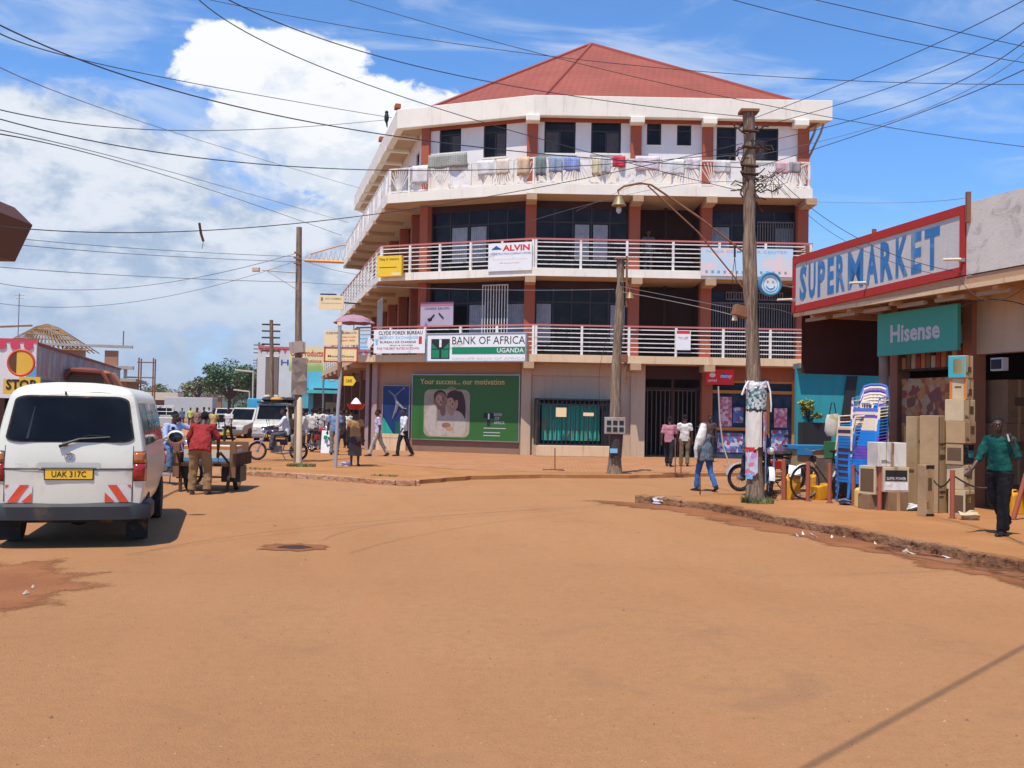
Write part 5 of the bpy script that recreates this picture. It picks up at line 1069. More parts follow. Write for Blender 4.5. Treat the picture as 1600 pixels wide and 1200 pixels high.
# the grey sign post with its boards
q = G(524, 731, .1); SP = thing('sign_post', 'bent grey steel post carrying two yellow boards and an arrow', 'post', q)
s5 = lambda x, y: at(x, y, q.y)-q
MB().tube([s5(524,731), s5(528,640), s5(532,585), s5(530,560), s5(531,505)], .05, 10).build('post_pipe', mat('galvanised_pipe', (.42,.41,.42), .45, .3), SP, smooth=50)
MB().tube([s5(530,588), s5(531,566)], .062, 8).build('dark_sleeve', RUST, SP); MB().box(s5(531,506), (.12,.12,.1)).build('post_cap', CREAMB, SP)
def sboard(x0, x1, y0, y1, nm, m_, rim=0, rimm=None, lines=(), off=.02, tilt=0):
    a, c = s5(x0,(y0+y1)/2), s5(x1,(y0+y1)/2); w_ = (c-a).x; h = (s5(x0,y0)-s5(x0,y1)).z; cx = (a.x+c.x)/2; z0 = s5((x0+x1)/2, y1).z
    b = MB(); T = Matrix.Translation((cx, off, z0)) @ Matrix.Rotation(tilt, 4, 'Y'); b.T = T
    b.bx(-w_/2, w_/2, 0, .03, 0, h, 0)
    if rim: b.bx(-w_/2, w_/2, -.01, .035, -rim, rim, 1).bx(-w_/2, w_/2, -.01, .035, h-rim, h+rim, 1).bx(-w_/2-rim, -w_/2+rim, -.01, .035, -rim, h+rim, 1).bx(w_/2-rim, w_/2+rim, -.01, .035, -rim, h+rim, 1)
    p = b.build(nm, [m_, rimm or m_], SP)
    for (t, x, z, ww, hh, mm) in lines: l = MB(); l.T = T; l.text(t, x*w_, z*h, ww*w_, hh*h, -.004, .008); l.build('lettering', mm, p)
sboard(507,560,516,539,'board', CREAMB, 0, None, (('CLYDE FOREX BUREAU LTD',0,.82,.9,.15,INK),('best rates in town',.15,.55,.55,.12,REDINK),('open daily',.2,.3,.4,.16,REDINK)), tilt=-.03)
sboard(507,558,543,565,'board', mat('butter_board', (.88,.66,.34), .5, var=.05), .02, mat('red_border', (.50,.07,.02), .5), (('Money Grams',0,.36,.8,.22,INK),('international money transfer',0,.14,.8,.07,mat('faint_red_ink',(.5,.25,.15),.6))))
mb = MB(); a, c = s5(537,595), s5(556,595); mb.T = Matrix.Translation((a.x, .03, a.z))
w_ = c.x-a.x; mb.prism([(0,-.13),(w_*.75,-.13),(w_,0),(w_*.75,.13),(0,.13)], -.015, .015, 0, Matrix.Rotation(PI/2, 4, 'X')); p = mb.build('arrow_board', YELLOW, SP)
l = MB(); l.T = mb.T; l.text('CAFE', w_*.42, 0, w_*.5, .08, -.02, .008); l.build('lettering', INK, p)
# white board high at the wing, on its own bracket
o, w_, h = plane_sign('projecting_sign', 'pale projecting board beside the far end of the lowest balcony', 'sign', (-7,40), (6,40), 498, 537, 462, 483)
board(o, w_, h, CREAMB, 0, None, .05); MB().text('LAW CHAMBERS', .08, h*.78, w_*.66, h*.14, -.004, .006).bx(-w_*.42,-w_*.33,-.004,-.001,h*.6,h*.88).text('Advocates and notaries', 0, h*.45, w_*.8, h*.1, -.004).build('lettering', mat('grey_ink', (.25,.22,.2), .6), o)
MB().bx(-w_*.45, w_*.2, 0, .05, h+.03, h+.08).tube([(w_/2,.03,h*.5),(w_/2+.6,.4,h*.5)], .03, 6).build('bracket', BLACKM, o)
q = at(553, 502, 41.8); o = thing('parasol', 'faded mauve umbrella open on the lowest balcony corner', 'umbrella', (q.x, q.y, 3.97))
zt = q.z+.15-3.97
rr_ = []
ub_ = MB(); n = 16
vs = [(0,0,zt+.12)]
for (rad, dz) in ((.35,.07),(.66,-.06),(.86,-.22)):
    for k in range(n): a = 2*PI*k/n; vs.append((rad*math.cos(a), rad*math.sin(a), zt+dz-(0.03 if k%2 and rad > .8 else 0)))
ub_.add(vs, [(0,1+k,1+(k+1)%n) for k in range(n)]+[(1+j*n+k,1+(j+1)*n+k,1+(j+1)*n+(k+1)%n,1+j*n+(k+1)%n) for j in range(2) for k in range(n)]); ub_.build('canopy', m_cloth('mauve_cloth', (.42,.24,.30)), o, thick=.01)
MB().tube([(0,0,0),(0,0,zt+.2)], .018, 6).build('shaft', STEEL, o)
# slim stands on the pavement
def stand(label, px, py, top_y, z=.1, foot=True):
    q = G(px, py, z); t = at(px-1, top_y, q.y); o = thing('slim_stand', label, 'stand', q, 0, 'slim metal stands'); h = t.z-q.z
    MB().tube([(0,0,0),(-.01,0,h)], .016, 6).build('rod', RUST, o)
    if foot: MB().tube([(-.35,-.05,.02),(.25,.12,.03)], .015, 5).tube([(-.1,.25,.02),(.25,-.35,.02)], .018, 5).build('foot', RUST, o)
stand('slim rod stand before the caged shutter', 867, 735, 700); stand('slim rod stand beside the pink shirted walker', 1055, 741, 684); stand('slim rod stand beside the white shirted man', 1064, 741, 690)
stand('short rod stuck in the ground by the man in jeans', 1094, 779, 745, .02, False)
o = thing('a_frame_board', 'small white sandwich board with a green mark on the left pavement', 'sign', G(509, 708, .1), -.15); MB().box((0,0,.42),(.36,.03,.84),0,(-.12,0,0)).build('front_board', WHITE, o); MB().box((0,-.07,.58),(.14,.01,.14),0,(-.12,0,0)).build('green_mark', SIGNGREEN, o); MB().box((0,.22,.4),(.36,.03,.84),0,(.25,0,0)).build('rear_board', RUST, o)
# hooked strip of a hose leaning near the phone shop
q = G(1133, 730, .1); tag(rebase(MB().tube([q+Vector((-.25,0,2.6)), q+Vector((-.2,0,1.6)), q+Vector((-.08,0,.7)), q+Vector((.12,-.1,.05))], .025, 6).build('hose', mat('pale_hose', (.5,.42,.36), .6), smooth=60), q), 'pale hose hanging down before the phone shop window', 'hose')
# marker post and grass tufts
q = G(467, 722, .1); o = thing('marker_post', 'short thick cream painted post at the kerb by the motorcycle rider', 'post', (q.x+.02, q.y-3.4, .1)); q = G(467, 727, .1); o.location = q; MB().tube([(0,0,0),(-.02,0,1.85),(0,0,1.95)], [.085,.08,.03], 10).build('post_body', mat('cream_post', (.66,.52,.33), .7, dirt=.3), o, smooth=50)
def tuft(label, c, rad, n, hh, seed, m_=GRASS):
    r = random.Random(seed); b = MB()
    for k in range(n):
        a = r.uniform(0, 2*PI); d = rad*math.sqrt(r.random()); p = Vector((d*math.cos(a), d*math.sin(a)*.7, 0)); h = hh*r.uniform(.4,1); l = Vector((r.uniform(-.6,.6)*h, r.uniform(-.6,.6)*h, h)); s_ = Vector((math.cos(a+1), math.sin(a+1), 0))*.012
        b.add([p-s_, p+s_, p+l*.6+s_*.6, p+l], [(0,1,2,3)])
    o = b.build('grass_tuft', m_); o.location = c; tag(o, label, 'grass', kind='stuff')
tuft('green weeds round the foot of the tall poster pole', Vector((4.55,18.85,.14)), .30, 420, .16, 1); tuft('green weeds at the cream marker post', G(470,729,.1), .42, 300, .13, 2); tuft('sparse weeds on the left kerb', G(395,733,.1), .5, 120, .07, 3); tuft('sparse weeds at the kerb end', G(600,744,.1), .35, 90, .06, 4)
# ---------------------------------------------------------------- wires
def wire(label, a, m, c, r_=.011, mt=None, group='overhead wires'):
    p0, p2 = at(*a), at(*c); Ym = 2/(1/a[2]+1/c[2]) if False else (a[2]+c[2])/2
    pm = at(m[0], m[1], Ym); ctrl = pm*2-(p0+p2)*.5; pts = []; L = (p2-p0).length; k0 = random.Random(hash((a[0],a[1],c[1]))); N = 36
    for k in range(N+1):
        t = k/N; pts.append(p0*(1-t)**2+ctrl*2*t*(1-t)+p2*t*t)
    o = MB().tube(pts, r_*.6, 5).build('overhead_wire', mt or WIREM, smooth=80); rebase(o, p0); tag(o, label, 'wire', group)
K = WIREM; g_ = WIREG
wire('thick black wire from the upper left edge sagging down to the tall poster pole', (-15,32,10), (560,204,14.5), (1163,262,19), .014, K)
wire('thinner wire just under the thick one at upper left ending at the roof corner', (-15,44,12), (260,122,25), (612,184,39), .018, K)
wire('faint wire from the left edge passing below the cumulus to the upper balcony', (-15,98,12), (270,206,25), (562,294,41), .013, g_)
wire('wire crossing left below the cumulus and rising to the white fascia', (-15,168,14), (330,204,26), (606,187,39), .015, K)
wire('dark wire from the left edge across the upper balcony railing to the poster pole', (-15,182,10), (600,266,14.5), (1163,238,19), .011, K)
wire('faint upper wire of the pair ending under the left balcony corner', (-15,200,12), (290,275,26), (545,348,44), .014, g_)
wire('lower wire of the pair ending under the left balcony corner', (-15,207,12), (290,284,26), (534,368,44), .015, K)
wire('slack wire at mid left with a stick hanging from it, rising to the poster pole', (-15,352,12), (560,338,15.5), (1160,224,19), .011, K)
wire('steep wire from the top edge crossing the fascia corner', (305,-6,11), (640,155,15), (1163,300,19), .011, K)
wire('wire from the top edge passing in front of the red roof left slope', (350,-4,10), (740,123,14.5), (1160,182,19), .011, K)
wire('long wire from the top edge over the roof to the right edge', (320,-2,30), (960,99,30), (1615,132,30), .018, K)
wire('wire entering at the top centre and crossing the roof to the far right', (520,-8,24), (1080,140,24), (1615,231,24), .014, K)
for i, (y0, y1, ym) in enumerate(((368,401,389),(378,409,398),(416,441,432))): wire('faint nearly level wire at left, '+['highest','middle','lowest'][i]+' of three running to the bare pole', (-15,y0,22), (225,ym,26.5), (462,y1,31), .014, g_)
wire('faint wire at left rising to the lamp arm of the bare pole', (-15,440,22), (220,447,26.5), (462,396,31), .013, g_)
wire('lowest faint wire at left rising to the lamp of the bare pole', (-15,472,24), (220,470,27.5), (462,408,31), .012, g_)
wire('faint wire from the bare pole to the bank balcony', (468,404,31), (515,420,35), (565,430,41), .014, g_); wire('faint wire from the bare pole across to the bank soffit', (468,441,31), (720,452,30), (960,452,28), .013, g_)
for i, (ya, yb, xm, ym) in enumerate(((184,-8,1400,96),(200,24,1420,126),(224,52,1420,160),(243,70,1420,180),(262,102,1400,190))): wire('wire rising to the right edge from the poster pole, '+ordn(i+0).replace('lowest','first')+' counted from the top', (1180,ya,19), (xm,ym,15), (1615,yb,11), .010 if i != 3 else .007, K if i != 3 else g_)
wire('wire across the upper right corner, lower of two', (1125,-6,9), (1380,57,9.5), (1615,100,10), .0065, K); wire('wire across the upper right corner, upper of two', (1240,-8,9), (1430,35,9.5), (1615,76,10), .0065, K)
wire('black wire from the poster pole down to the near end of the supermarket sign', (1207,270,19), (1340,372,18.2), (1505,426,17.4), .011, K); wire('second slacker wire from the pole to the supermarket sign', (1207,274,19), (1318,375,18.2), (1490,434,17.4), .008, K)
wire('level wire from the bank corner to the stub at the supermarket sign', (1262,315,34), (1390,317,26), (1510,309,17.5), .009, g_)
wire('pale wire under the middle balcony from pole to pole, upper one', (972,448,28.1), (1085,470,23.5), (1170,486,19), .010, g_); wire('pale wire under the middle balcony from pole to pole, lower one', (972,456,28.1), (1085,478,23.5), (1170,500,19), .010, mat('pale_wire',(.4,.34,.3),.6))
wire('pale wire running right from the poster pole to the supermarket sign', (1184,480,19), (1215,484,20.5), (1242,493,22.8), .009, g_); wire('thin wire in front of the caged shutter rising to the meter pole', (940,640,28.4), (938,570,28.3), (962,500,28.2), .012, K)
wire('thin wires fanning left from the poster pole over the upper balcony', (1163,250,19), (1060,262,26), (900,330,38), .009, g_); wire('another thin wire fanning left under the upper balcony', (1163,285,19), (1000,300,27), (830,345,38), .010, g_)
wire('drooping wire under the canopy edge at the right', (1500,437,17.3), (1550,470,16.9), (1612,440,16.4), .010, K); wire('second drooping wire under the canopy at the right', (1500,480,17.9), (1550,468,17.4), (1612,480,17), .016, K)
q = at(314, 365, 13.4); tag(rebase(MB().tube([q+Vector((-.025,0,.14)), q, q+Vector((.035,0,-.10))], .017, 6).tube([q+Vector((.035,0,-.1)), q+Vector((.02,0,-.2))], .004, 4).build('hanging_stick', DARKWOOD), q), 'small stick dangling from the wire at mid left', 'stick')
q = at(604, 184, 38); o = MB().ball((0,0,0), (.09,.09,.2), 8).ball((0,0,.2), .07, 8).tube([(0,0,-.15),(.03,0,-.36)], [.05,.02], 5).build('perched_bird', INK, smooth=60); o.location = q; tag(o, 'dark bird perched on the wire by the roof corner', 'bird')
# overhead cable bundle whose shadow crosses the road at lower right
a, c = G(1250, 1206), G(1620, 1000); ofs = sd*(6.5/sd.z); d = (c-a).normalized(); o = MB().tube([a+ofs-d*9, a+ofs, c+ofs, c+ofs+d*6], .013, 6).build('overhead_wire', WIREM); rebase(o, a+ofs-d*9); tag(o, 'thick cable passing overhead whose shadow crosses the road', 'wire', 'overhead wires')
# ---------------------------------------------------------------- vehicles
def wheel(parent, c, r_=.33, w_=.2, rim=None, out=1, dish=True):
    T = Matrix.Translation(Vector(c)) @ Matrix.Rotation(PI/2, 4, 'Y')
    t = MB().lathe([(r_*.58,-w_/2),(r_*.80,-w_/2),(r_*.95,-w_*.47),(r_,-w_*.33),(r_,w_*.33),(r_*.95,w_*.47),(r_*.80,w_/2),(r_*.58,w_/2)], 28, 0, T)
    wh = t.build('wheel', BLACK, parent, smooth=50)
    m = MB().lathe([(.0,-w_*.28),(r_*.60,-w_*.28),(r_*.62,w_*.42),(r_*.56,w_*.44),(r_*.50,w_*.25),(r_*.22,w_*.30),(r_*.20,w_*.42),(0,w_*.42)] if out > 0 else [(0,-w_*.42),(r_*.20,-w_*.42),(r_*.22,-w_*.30),(r_*.50,-w_*.25),(r_*.56,-w_*.44),(r_*.62,-w_*.42),(r_*.60,w_*.28),(0,w_*.28)], 24, 0, T)
    m.build('rim', rim or mat('dusty_rim', (.34,.30,.27), .5, .5, dirt=.4), wh, smooth=40); return wh
VANW = mat('cream_white_car_paint', (.70,.68,.56), .28, var=.08, dirt=.30, dcol=(.42,.27,.15), dscale=1.6, coat=.4, spec=.5)
WHITEP = mat('white_car_paint', (.50,.50,.48), .35, var=.10, dirt=.45, dcol=(.42,.27,.15), coat=.3)
def van_hw(z):                                            # half width of the van at height z
    K = [(.40,.77),(.50,.815),(.75,.845),(.95,.85),(1.12,.84),(1.25,.82),(1.55,.765),(1.78,.715),(1.86,.675),(1.92,.60),(1.955,.46),(1.975,.22),(1.98,0)]
    for i in range(len(K)-1):
        if K[i][0] <= z <= K[i+1][0]: t = (z-K[i][0])/(K[i+1][0]-K[i][0]); return K[i][1]+(K[i+1][1]-K[i][1])*t
    return K[0][1] if z < K[0][0] else 0
def rs(u, z):                                             # point on the tailgate surface, u from -1 to 1
    sl_ = .17*max(0, z-1.05)**1.15 - .015*math.sin((z-.5)*2.2)+(.10*max(0, z-1.84)/.14 if z > 1.84 else 0)
    return Vector((u*van_hw(z)*.965, sl_+.050*abs(u)**3.2+.0*z, z))
van = thing('minibus', 'cream white minibus seen from behind with red striped reflectors and yellow number plate', 'minibus', (-5.22, 12.15, 0), math.radians(15.5))
zs = [.44,.55,.70,.85,.925,.94,.955,1.05,1.15,1.25,1.4,1.55,1.7,1.79,1.85,1.90,1.935,1.96,1.975]
us = [-1,-.97,-.9,-.75,-.5,-.25,0,.25,.5,.75,.9,.97,1]
b = MB(); nU = len(us); vs = [];
for z in zs:
    for u in us:
        p = rs(u, z)
        if abs(z-.94) < .001: p.y += .022
        # shallow dents
        p.y += .008*math.sin(p.x*5+z*9)*math.sin(z*13+1)*(1 if z < 1.1 else .2); vs.append(p)
fs = [(j*nU+k, j*nU+k+1, (j+1)*nU+k+1, (j+1)*nU+k) for j in range(len(zs)-1) for k in range(nU-1)]
# sides: carry the edge columns forward
ys = [.07,.14,.30,1.0,2.0,3.0,3.6,4.0,4.35,4.62]
def side(z, y):
    hw = van_hw(z); f = 1.0
    if y > 3.6: f = 1-.10*((y-3.6)/1.02)**2
    yy = y
    if y > 3.3 and z > 1.05: yy = y-(z-1.05)*.75*((y-3.3)/1.3)
    if y < .2: f = .985+.015*(y/.2)
    return hw*f, yy
base = len(vs)
for z in zs:
    for y in ys: hw, yy = side(z, y); vs.append(Vector((-hw, max(yy, rs(-1,z).y+.02+y*.2), z)))
for z in zs:
    for y in ys: hw, yy = side(z, y); vs.append(Vector((hw, max(yy, rs(1,z).y+.02+y*.2), z)))
nY = len(ys); o2 = base+len(zs)*nY
for j in range(len(zs)-1):
    L = [j*nU]+[base+j*nY+k for k in range(nY)]; L2 = [(j+1)*nU]+[base+(j+1)*nY+k for k in range(nY)]
    for k in range(nY): fs.append((L[k+1], L[k], L2[k], L2[k+1]))
    L = [j*nU+nU-1]+[o2+j*nY+k for k in range(nY)]; L2 = [(j+1)*nU+nU-1]+[o2+(j+1)*nY+k for k in range(nY)]
    for k in range(nY): fs.append((L[k], L[k+1], L2[k+1], L2[k]))
J = len(zs)-1                                              # roof skin and front skin
rowA = [J*nU]+[base+J*nY+k for k in range(nY)]; rowB = [J*nU+nU-1]+[o2+J*nY+k for k in range(nY)]
fs.append(tuple([J*nU+k for k in range(nU)][::-1]+[]) if False else (rowA[0], J*nU+nU//2, rowB[0]) )
for k in range(nY): fs.append((rowA[k], rowB[k], rowB[k+1], rowA[k+1]))
for j in range(len(zs)-1): fs.append((base+j*nY+nY-1, base+(j+1)*nY+nY-1, o2+(j+1)*nY+nY-1, o2+j*nY+nY-1))
fs = fs[:]; fs = [f for f in fs if len(set(f)) > 2]
fs.append(tuple([J*nU+k for k in range(nU)]))
b.add(vs, fs); vb = b.build('body', VANW, van, smooth=38)
MB().bx(-.74,.74,.25,4.4,.34,.50).bx(-.70,.70,.12,.3,.30,.46).tube([(-.6,.92,.33),(.6,.92,.33)], .05, 8).ball((0,.92,.32), (.16,.14,.14), 10).tube([(-.18,.05,.36),(-.2,.9,.36)], .035, 8).build('underbody', mat('underbody_black', (.02,.016,.014), .9, dirt=.3), van)
def patch(cx, cz, w_, h, rad, off, nm, m_, sc=True, par=None, grid=None, mirror=False):
    # rounded rectangle lying on the tailgate
    loop = [(p[0], p[2]) for p in rrect(cx, cz, w_, h, rad, 0, 5)]; b = MB(); vs = []; rings = (1, .8, .5, .2); n = len(loop)
    for f in rings:
        for (x, z) in loop:
            xx, zz = cx+(x-cx)*f, cz+(z-cz)*f; u = xx/(van_hw(zz)*.965); p = rs(max(-1.0,min(1.0,u)), zz); p.x = xx; p.y -= off; vs.append(p)
    fs = [(i*n+k, (i+1)*n+k, (i+1)*n+(k+1)%n, i*n+(k+1)%n) for i in range(len(rings)-1) for k in range(n)]+[tuple((len(rings)-1)*n+k for k in range(n))[::-1]]
    fs = [tuple(reversed(f)) for f in fs]; b.add(vs, fs); return b.build(nm, m_, par or van, smooth=60)
# tailgate window tapering upward
def tail_window(off, grow, nm, m_, par=None):
    b = MB(); vs = []; rings = (1,.85,.6,.3); loop = []
    for p in rrect(0, 0, 2, 2, .24, 0, 6): loop.append((p[0], p[2]))
    for f in rings:
        for (a, c) in loop:
            z = 1.535+c*f*(.255+grow); hw = .695-(z-1.28)*.17+grow; x = a*f*hw; u = x/(van_hw(z)*.965); p = rs(max(-1,min(1,u)), z); p.x = x; p.y -= off; vs.append(p)
    n = len(loop); fs = [(i*n+k, i*n+(k+1)%n, (i+1)*n+(k+1)%n, (i+1)*n+k) for i in range(len(rings)-1) for k in range(n)]+[tuple((len(rings)-1)*n+k for k in range(n))]
    b.add(vs, fs); return b.build(nm, m_, par or van, smooth=60)
ws = tail_window(.016, .022, 'window_seal', BLACK); VG = m_glass('van_glass', (.006,.007,.009), .04); tail_window(.022, 0, 'rear_window', VG, ws)
MB().add([rs(-.62,1.30)-Vector((0,.03,0)), rs(-.58,1.30)-Vector((0,.03,0)), rs(-.56,1.68)-Vector((0,.03,0)), rs(-.575,1.68)-Vector((0,.03,0))], [(0,1,2,3)]).build('window_sticker', mat('smoke_sticker', (.03,.033,.036), .3), ws)
wp = lambda x, z, o_=.03: (x, rs(x/.8, z).y-o_, z)
MB().tube([wp(-.08,1.235), wp(.10,1.30), wp(.44,1.325,.022)], [.022,.013,.010], 6).box(wp(-.07,1.225),(.10,.03,.035),0,(0,-.3,0)).tube([wp(.02,1.262), wp(.20,1.345,.022), wp(.44,1.33,.02)], .007, 5).build('wiper', BLACKM, van)
MB().tube([wp(-.08,1.83,.0), wp(-.08,1.855,.03)], .012, 6).build('washer_nozzle', BLACKM, van)
# emblem as an oval with inner ovals
em = MB(); 
def oval(cx, cz, a, c, r_=.006): em.tube([(cx+a*math.cos(2*PI*k/20), rs(cx/.8, cz).y-.012, cz+c*math.sin(2*PI*k/20)) for k in range(20)], r_, 5, closed=True)
oval(0,1.095,.055,.036); oval(0,1.102,.030,.016); oval(0,1.092,.013,.030); em.build('badge', CHROME, van, smooth=60)
MB().text('HIACE', -.52, 1.0, .13, .022, rs(-.6,1.0).y-.008).build('lettering', LGREY, van)
# number plate in its recess with the handle bar
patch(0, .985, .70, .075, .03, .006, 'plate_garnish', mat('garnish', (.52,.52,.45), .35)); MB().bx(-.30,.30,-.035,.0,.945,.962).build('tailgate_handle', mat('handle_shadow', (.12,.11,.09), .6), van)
pl = MB().box((.0,-.022,.885), (.52,.012,.115)).build('number_plate', mat('plate_yellow', (.85,.48,.03), .45), van); MB().text('UAK 317C', .0, .885, .38, .07, -.031, .012).build('lettering', INK, pl)
MB().box((0,-.016,.885), (.545,.008,.14)).build('plate_holder', BLACKM, van)
patch(0, .70, .80, .33, .05, -.004, 'lower_panel', VANW)
# red and white reflective stripes
RW = mat('reflector_white', (.68,.64,.60), .4, dirt=.25, dscale=4)
for sgn_ in (-1, 1):
    cx = sgn_*.545; pp = patch(cx, .655, .30, .215, .012, .006, 'reflector_panel', RW); b = MB()
    def rp(x, z): u = x/(van_hw(z)*.965); q = rs(u, z); return Vector((x, q.y-.011, z))
    x0, x1, z0_, z1_ = cx-.145, cx+.145, .553, .757
    # one broad slanting stripe and two corner triangles
    b.add([rp(x0+.02 if sgn_<0 else x1-.02, z0_), rp(x0+.12 if sgn_<0 else x1-.12, z0_), rp(cx+.115*(1 if sgn_<0 else -1), z1_), rp(cx+.015*(1 if sgn_<0 else -1), z1_)], [(0,1,2,3) if sgn_<0 else (3,2,1,0)])
    b.add([rp(cx+.03*(-sgn_), z0_), rp(cx+.145*(-sgn_), z0_), rp(cx+.145*(-sgn_), z0_+.115)], [(0,1,2) if sgn_<0 else (2,1,0)])
    b.add([rp(cx+.145*sgn_, z1_-.04), rp(cx+.145*sgn_, z1_), rp(cx+.10*sgn_, z1_)], [(0,1,2) if sgn_<0 else (0,1,2)])
    b.build('stripe', mat('reflector_red', (.72,.085,.035), .4), pp)
# tail lamps wrapping the corner
LR = mat('lamp_red', (.32,.012,.012), .15, coat=.6); LA = mat('lamp_amber', (.42,.12,.02), .2, coat=.6)
for s_ in (-1, 1):
    def lamp(z0_, z1_, m_, nm, par, off=.012):
        b = MB(); cols = []
        for z in (z0_, (z0_*2+z1_)/3, (z0_+z1_*2)/3, z1_):
            row = []
            for x in (.715, .76, .80): q = rs(x/(van_hw(z)*.965), z); row.append(Vector((s_*x, q.y-off, z)))
            q = rs(1, z); row += [Vector((s_*(van_hw(z)*.965+.010), q.y-.004, z)), Vector((s_*(van_hw(z)+.006), q.y+.09, z))]; cols.append(row)
        vs = [v for r__ in cols for v in r__]; n = 5; fs = [(j*n+k, j*n+k+1, (j+1)*n+k+1, (j+1)*n+k) for j in range(3) for k in range(4)]
        if s_ < 0: fs = [tuple(reversed(f)) for f in fs]
        b.add(vs, fs); return b.build(nm, m_, par, smooth=60, thick=.008)
    tl = lamp(.80, 1.155, mat('lamp_frame', (.05,.01,.01), .3), 'tail_light', van, .008); lamp(1.02, 1.145, LA, 'amber_lens', tl, .014); lamp(.81, 1.005, LR, 'red_lens', tl, .014)
# black bumper wrapping round the corners
b = MB(); N = 24; prof = [(-.065,.345),(-.085,.41),(-.075,.525),(-.03,.55),(.03,.50),(.03,.345)]
path = []
for k in range(N+1):
    x = -.86+1.72*k/N; e = abs(x)/.86; path.append((x, -.02+.10*e**5))
path = [(-.885,.75)]+[(-.88,.35),(-.875,.15)]+path[1:-1]+[(.875,.15),(.88,.35),(.885,.75)]
vs = []
for i, (x, y) in enumerate(path):
    a = path[max(i-1,0)]; c = path[min(i+1,len(path)-1)]; d = Vector((c[0]-a[0], c[1]-a[1])).normalized(); nn = Vector((d.y, -d.x))
    for (o_, z) in prof: vs.append((x-nn.x*o_*1.0*(-1) , y-nn.y*o_*(-1)*1.0, z))
b.add([(v[0], v[1], v[2]) for v in vs], [])
n = len(prof)
b.f = []; b.mi = []
for i in range(len(path)-1):
    for k in range(n): b.f.append((i*n+k, i*n+(k+1)%n, (i+1)*n+(k+1)%n, (i+1)*n+k)); b.mi.append(0)
b.f.append(tuple(range(n))); b.mi.append(0); b.f.append(tuple((len(path)-1)*n+k for k in range(n))); b.mi.append(0)
# prof offsets are negative = outward (toward -y), so flip to sit behind the tailgate line
b.v = [Vector((v.x, v.y, v.z)) for v in b.v]
b.build('bumper', mat('bumper_black', (.030,.030,.032), .55, dirt=.3, dcol=(.2,.12,.07)), van, smooth=50)
# panel gaps of the tailgate, seat backs inside
GAP = mat('panel_gap', (.05,.047,.04), .8)
for s_ in (-1, 1):
    MB().tube([Vector((s_*.706, rs(s_*.706/(van_hw(z)*.965), z).y-.001, z)) for z in (.56,.65,.75,.85,.95,1.05,1.15,1.22)], .0045, 4).build('panel_gap', GAP, van)
MB().tube([Vector((x, rs(x/.8, .945).y-.006, .943)) for x in [-.70+.1*k for k in range(15)]], .005, 4).build('panel_gap', GAP, van)
MB().tube([Vector((x, rs(x/.8, 1.865).y-.003, 1.862-.05*(abs(x)/.6)**4)) for x in [-.60+.1*k for k in range(13)]], .004, 4).build('panel_gap', GAP, van)
for k in range(4):
    for x in (-.45,0,.45): MB().bx(x-.2, x+.2, .75+k*.8, .87+k*.8, .55, 1.38-(.0 if k else .06)).bx(x-.11, x+.11, .76+k*.8, .84+k*.8, 1.38, 1.55).build('seat', mat('grey_seat', (.12,.12,.13), .9), van, bevel=.03)
MB().bx(-.72,.72,.2,4.3,.50,.54).build('floor', BLACK, van)
# side windows, belt stripe, doors
for s_ in (-1, 1):
    for (y0, y1) in ((.32,1.15),(1.2,2.15),(2.2,2.95),(3.02,3.62)):
        vs = []
        for z in (1.22, 1.4, 1.6, 1.74):
            for y in (y0, y1):
                hw, yy = side(z, y); vs.append((s_*(hw+.004), min(yy, y), z))
        f = [(0,1,3,2),(2,3,5,4),(4,5,7,6)]; f = f if s_ > 0 else [tuple(reversed(q)) for q in f]
        MB().add(vs, f).build('side_window', m_glass('van_side_glass', (.012,.012,.014)) if s_ > 0 and y0 < .5 else bpy.data.materials['van_glass'], van)
    MB().add([(s_*(van_hw(z)+.004), y, z) for z in (.78, 1.02) for y in (.25, 3.9)], [(0,1,3,2)] if s_ > 0 else [(2,3,1,0)]).build('side_stripe', VANW, van)
    MB().tube([(s_*.72, .55, .35),(s_*.72,.55,.62)], .02, 5).build('arch_stay', BLACKM, van)
    wheel(van, (s_*.735, .92, .325), .325, .19, out=s_); wheel(van, (s_*.755, 3.55, .325), .325, .19, out=s_)
    MB().bx(s_*.86-.01, s_*.86+.01, 0, 0, 0, 0)
    for yc in (.92, 3.55):                                # wheel arch: a dark arc let into the side
        vs = [(s_*(van_hw(.5)+.010), yc+.40*math.cos(a), max(.40,.33+.40*math.sin(a))) for a in [PI*k/14 for k in range(15)]]
        MB().add(vs, [tuple(range(15)) if s_ < 0 else tuple(range(15))[::-1]]).build('wheel_arch', BLACK, van)
    MB().bx(s_*.60, s_*.86, .54, .56, .05, .46).build('mud_flap', BLACK, van)
mir = MB().tube([(.80,3.55,1.18),(.97,3.50,1.20)], .02, 6).ball((1.03,3.50,1.24), (.135,.07,.105), 16).build('wing_mirror', VANW, van, smooth=60)
MB().ball((1.03,3.445,1.24), (.105,.03,.08), 16).build('mirror_glass', mat('mirror_dark', (.01,.01,.012), .05, spec=.8), mir, smooth=60)
MB().tube([(-.80,3.55,1.18),(-.97,3.50,1.20)], .02, 6).ball((-1.03,3.50,1.24), (.135,.07,.105), 16).build('wing_mirror', VANW, van, smooth=60)

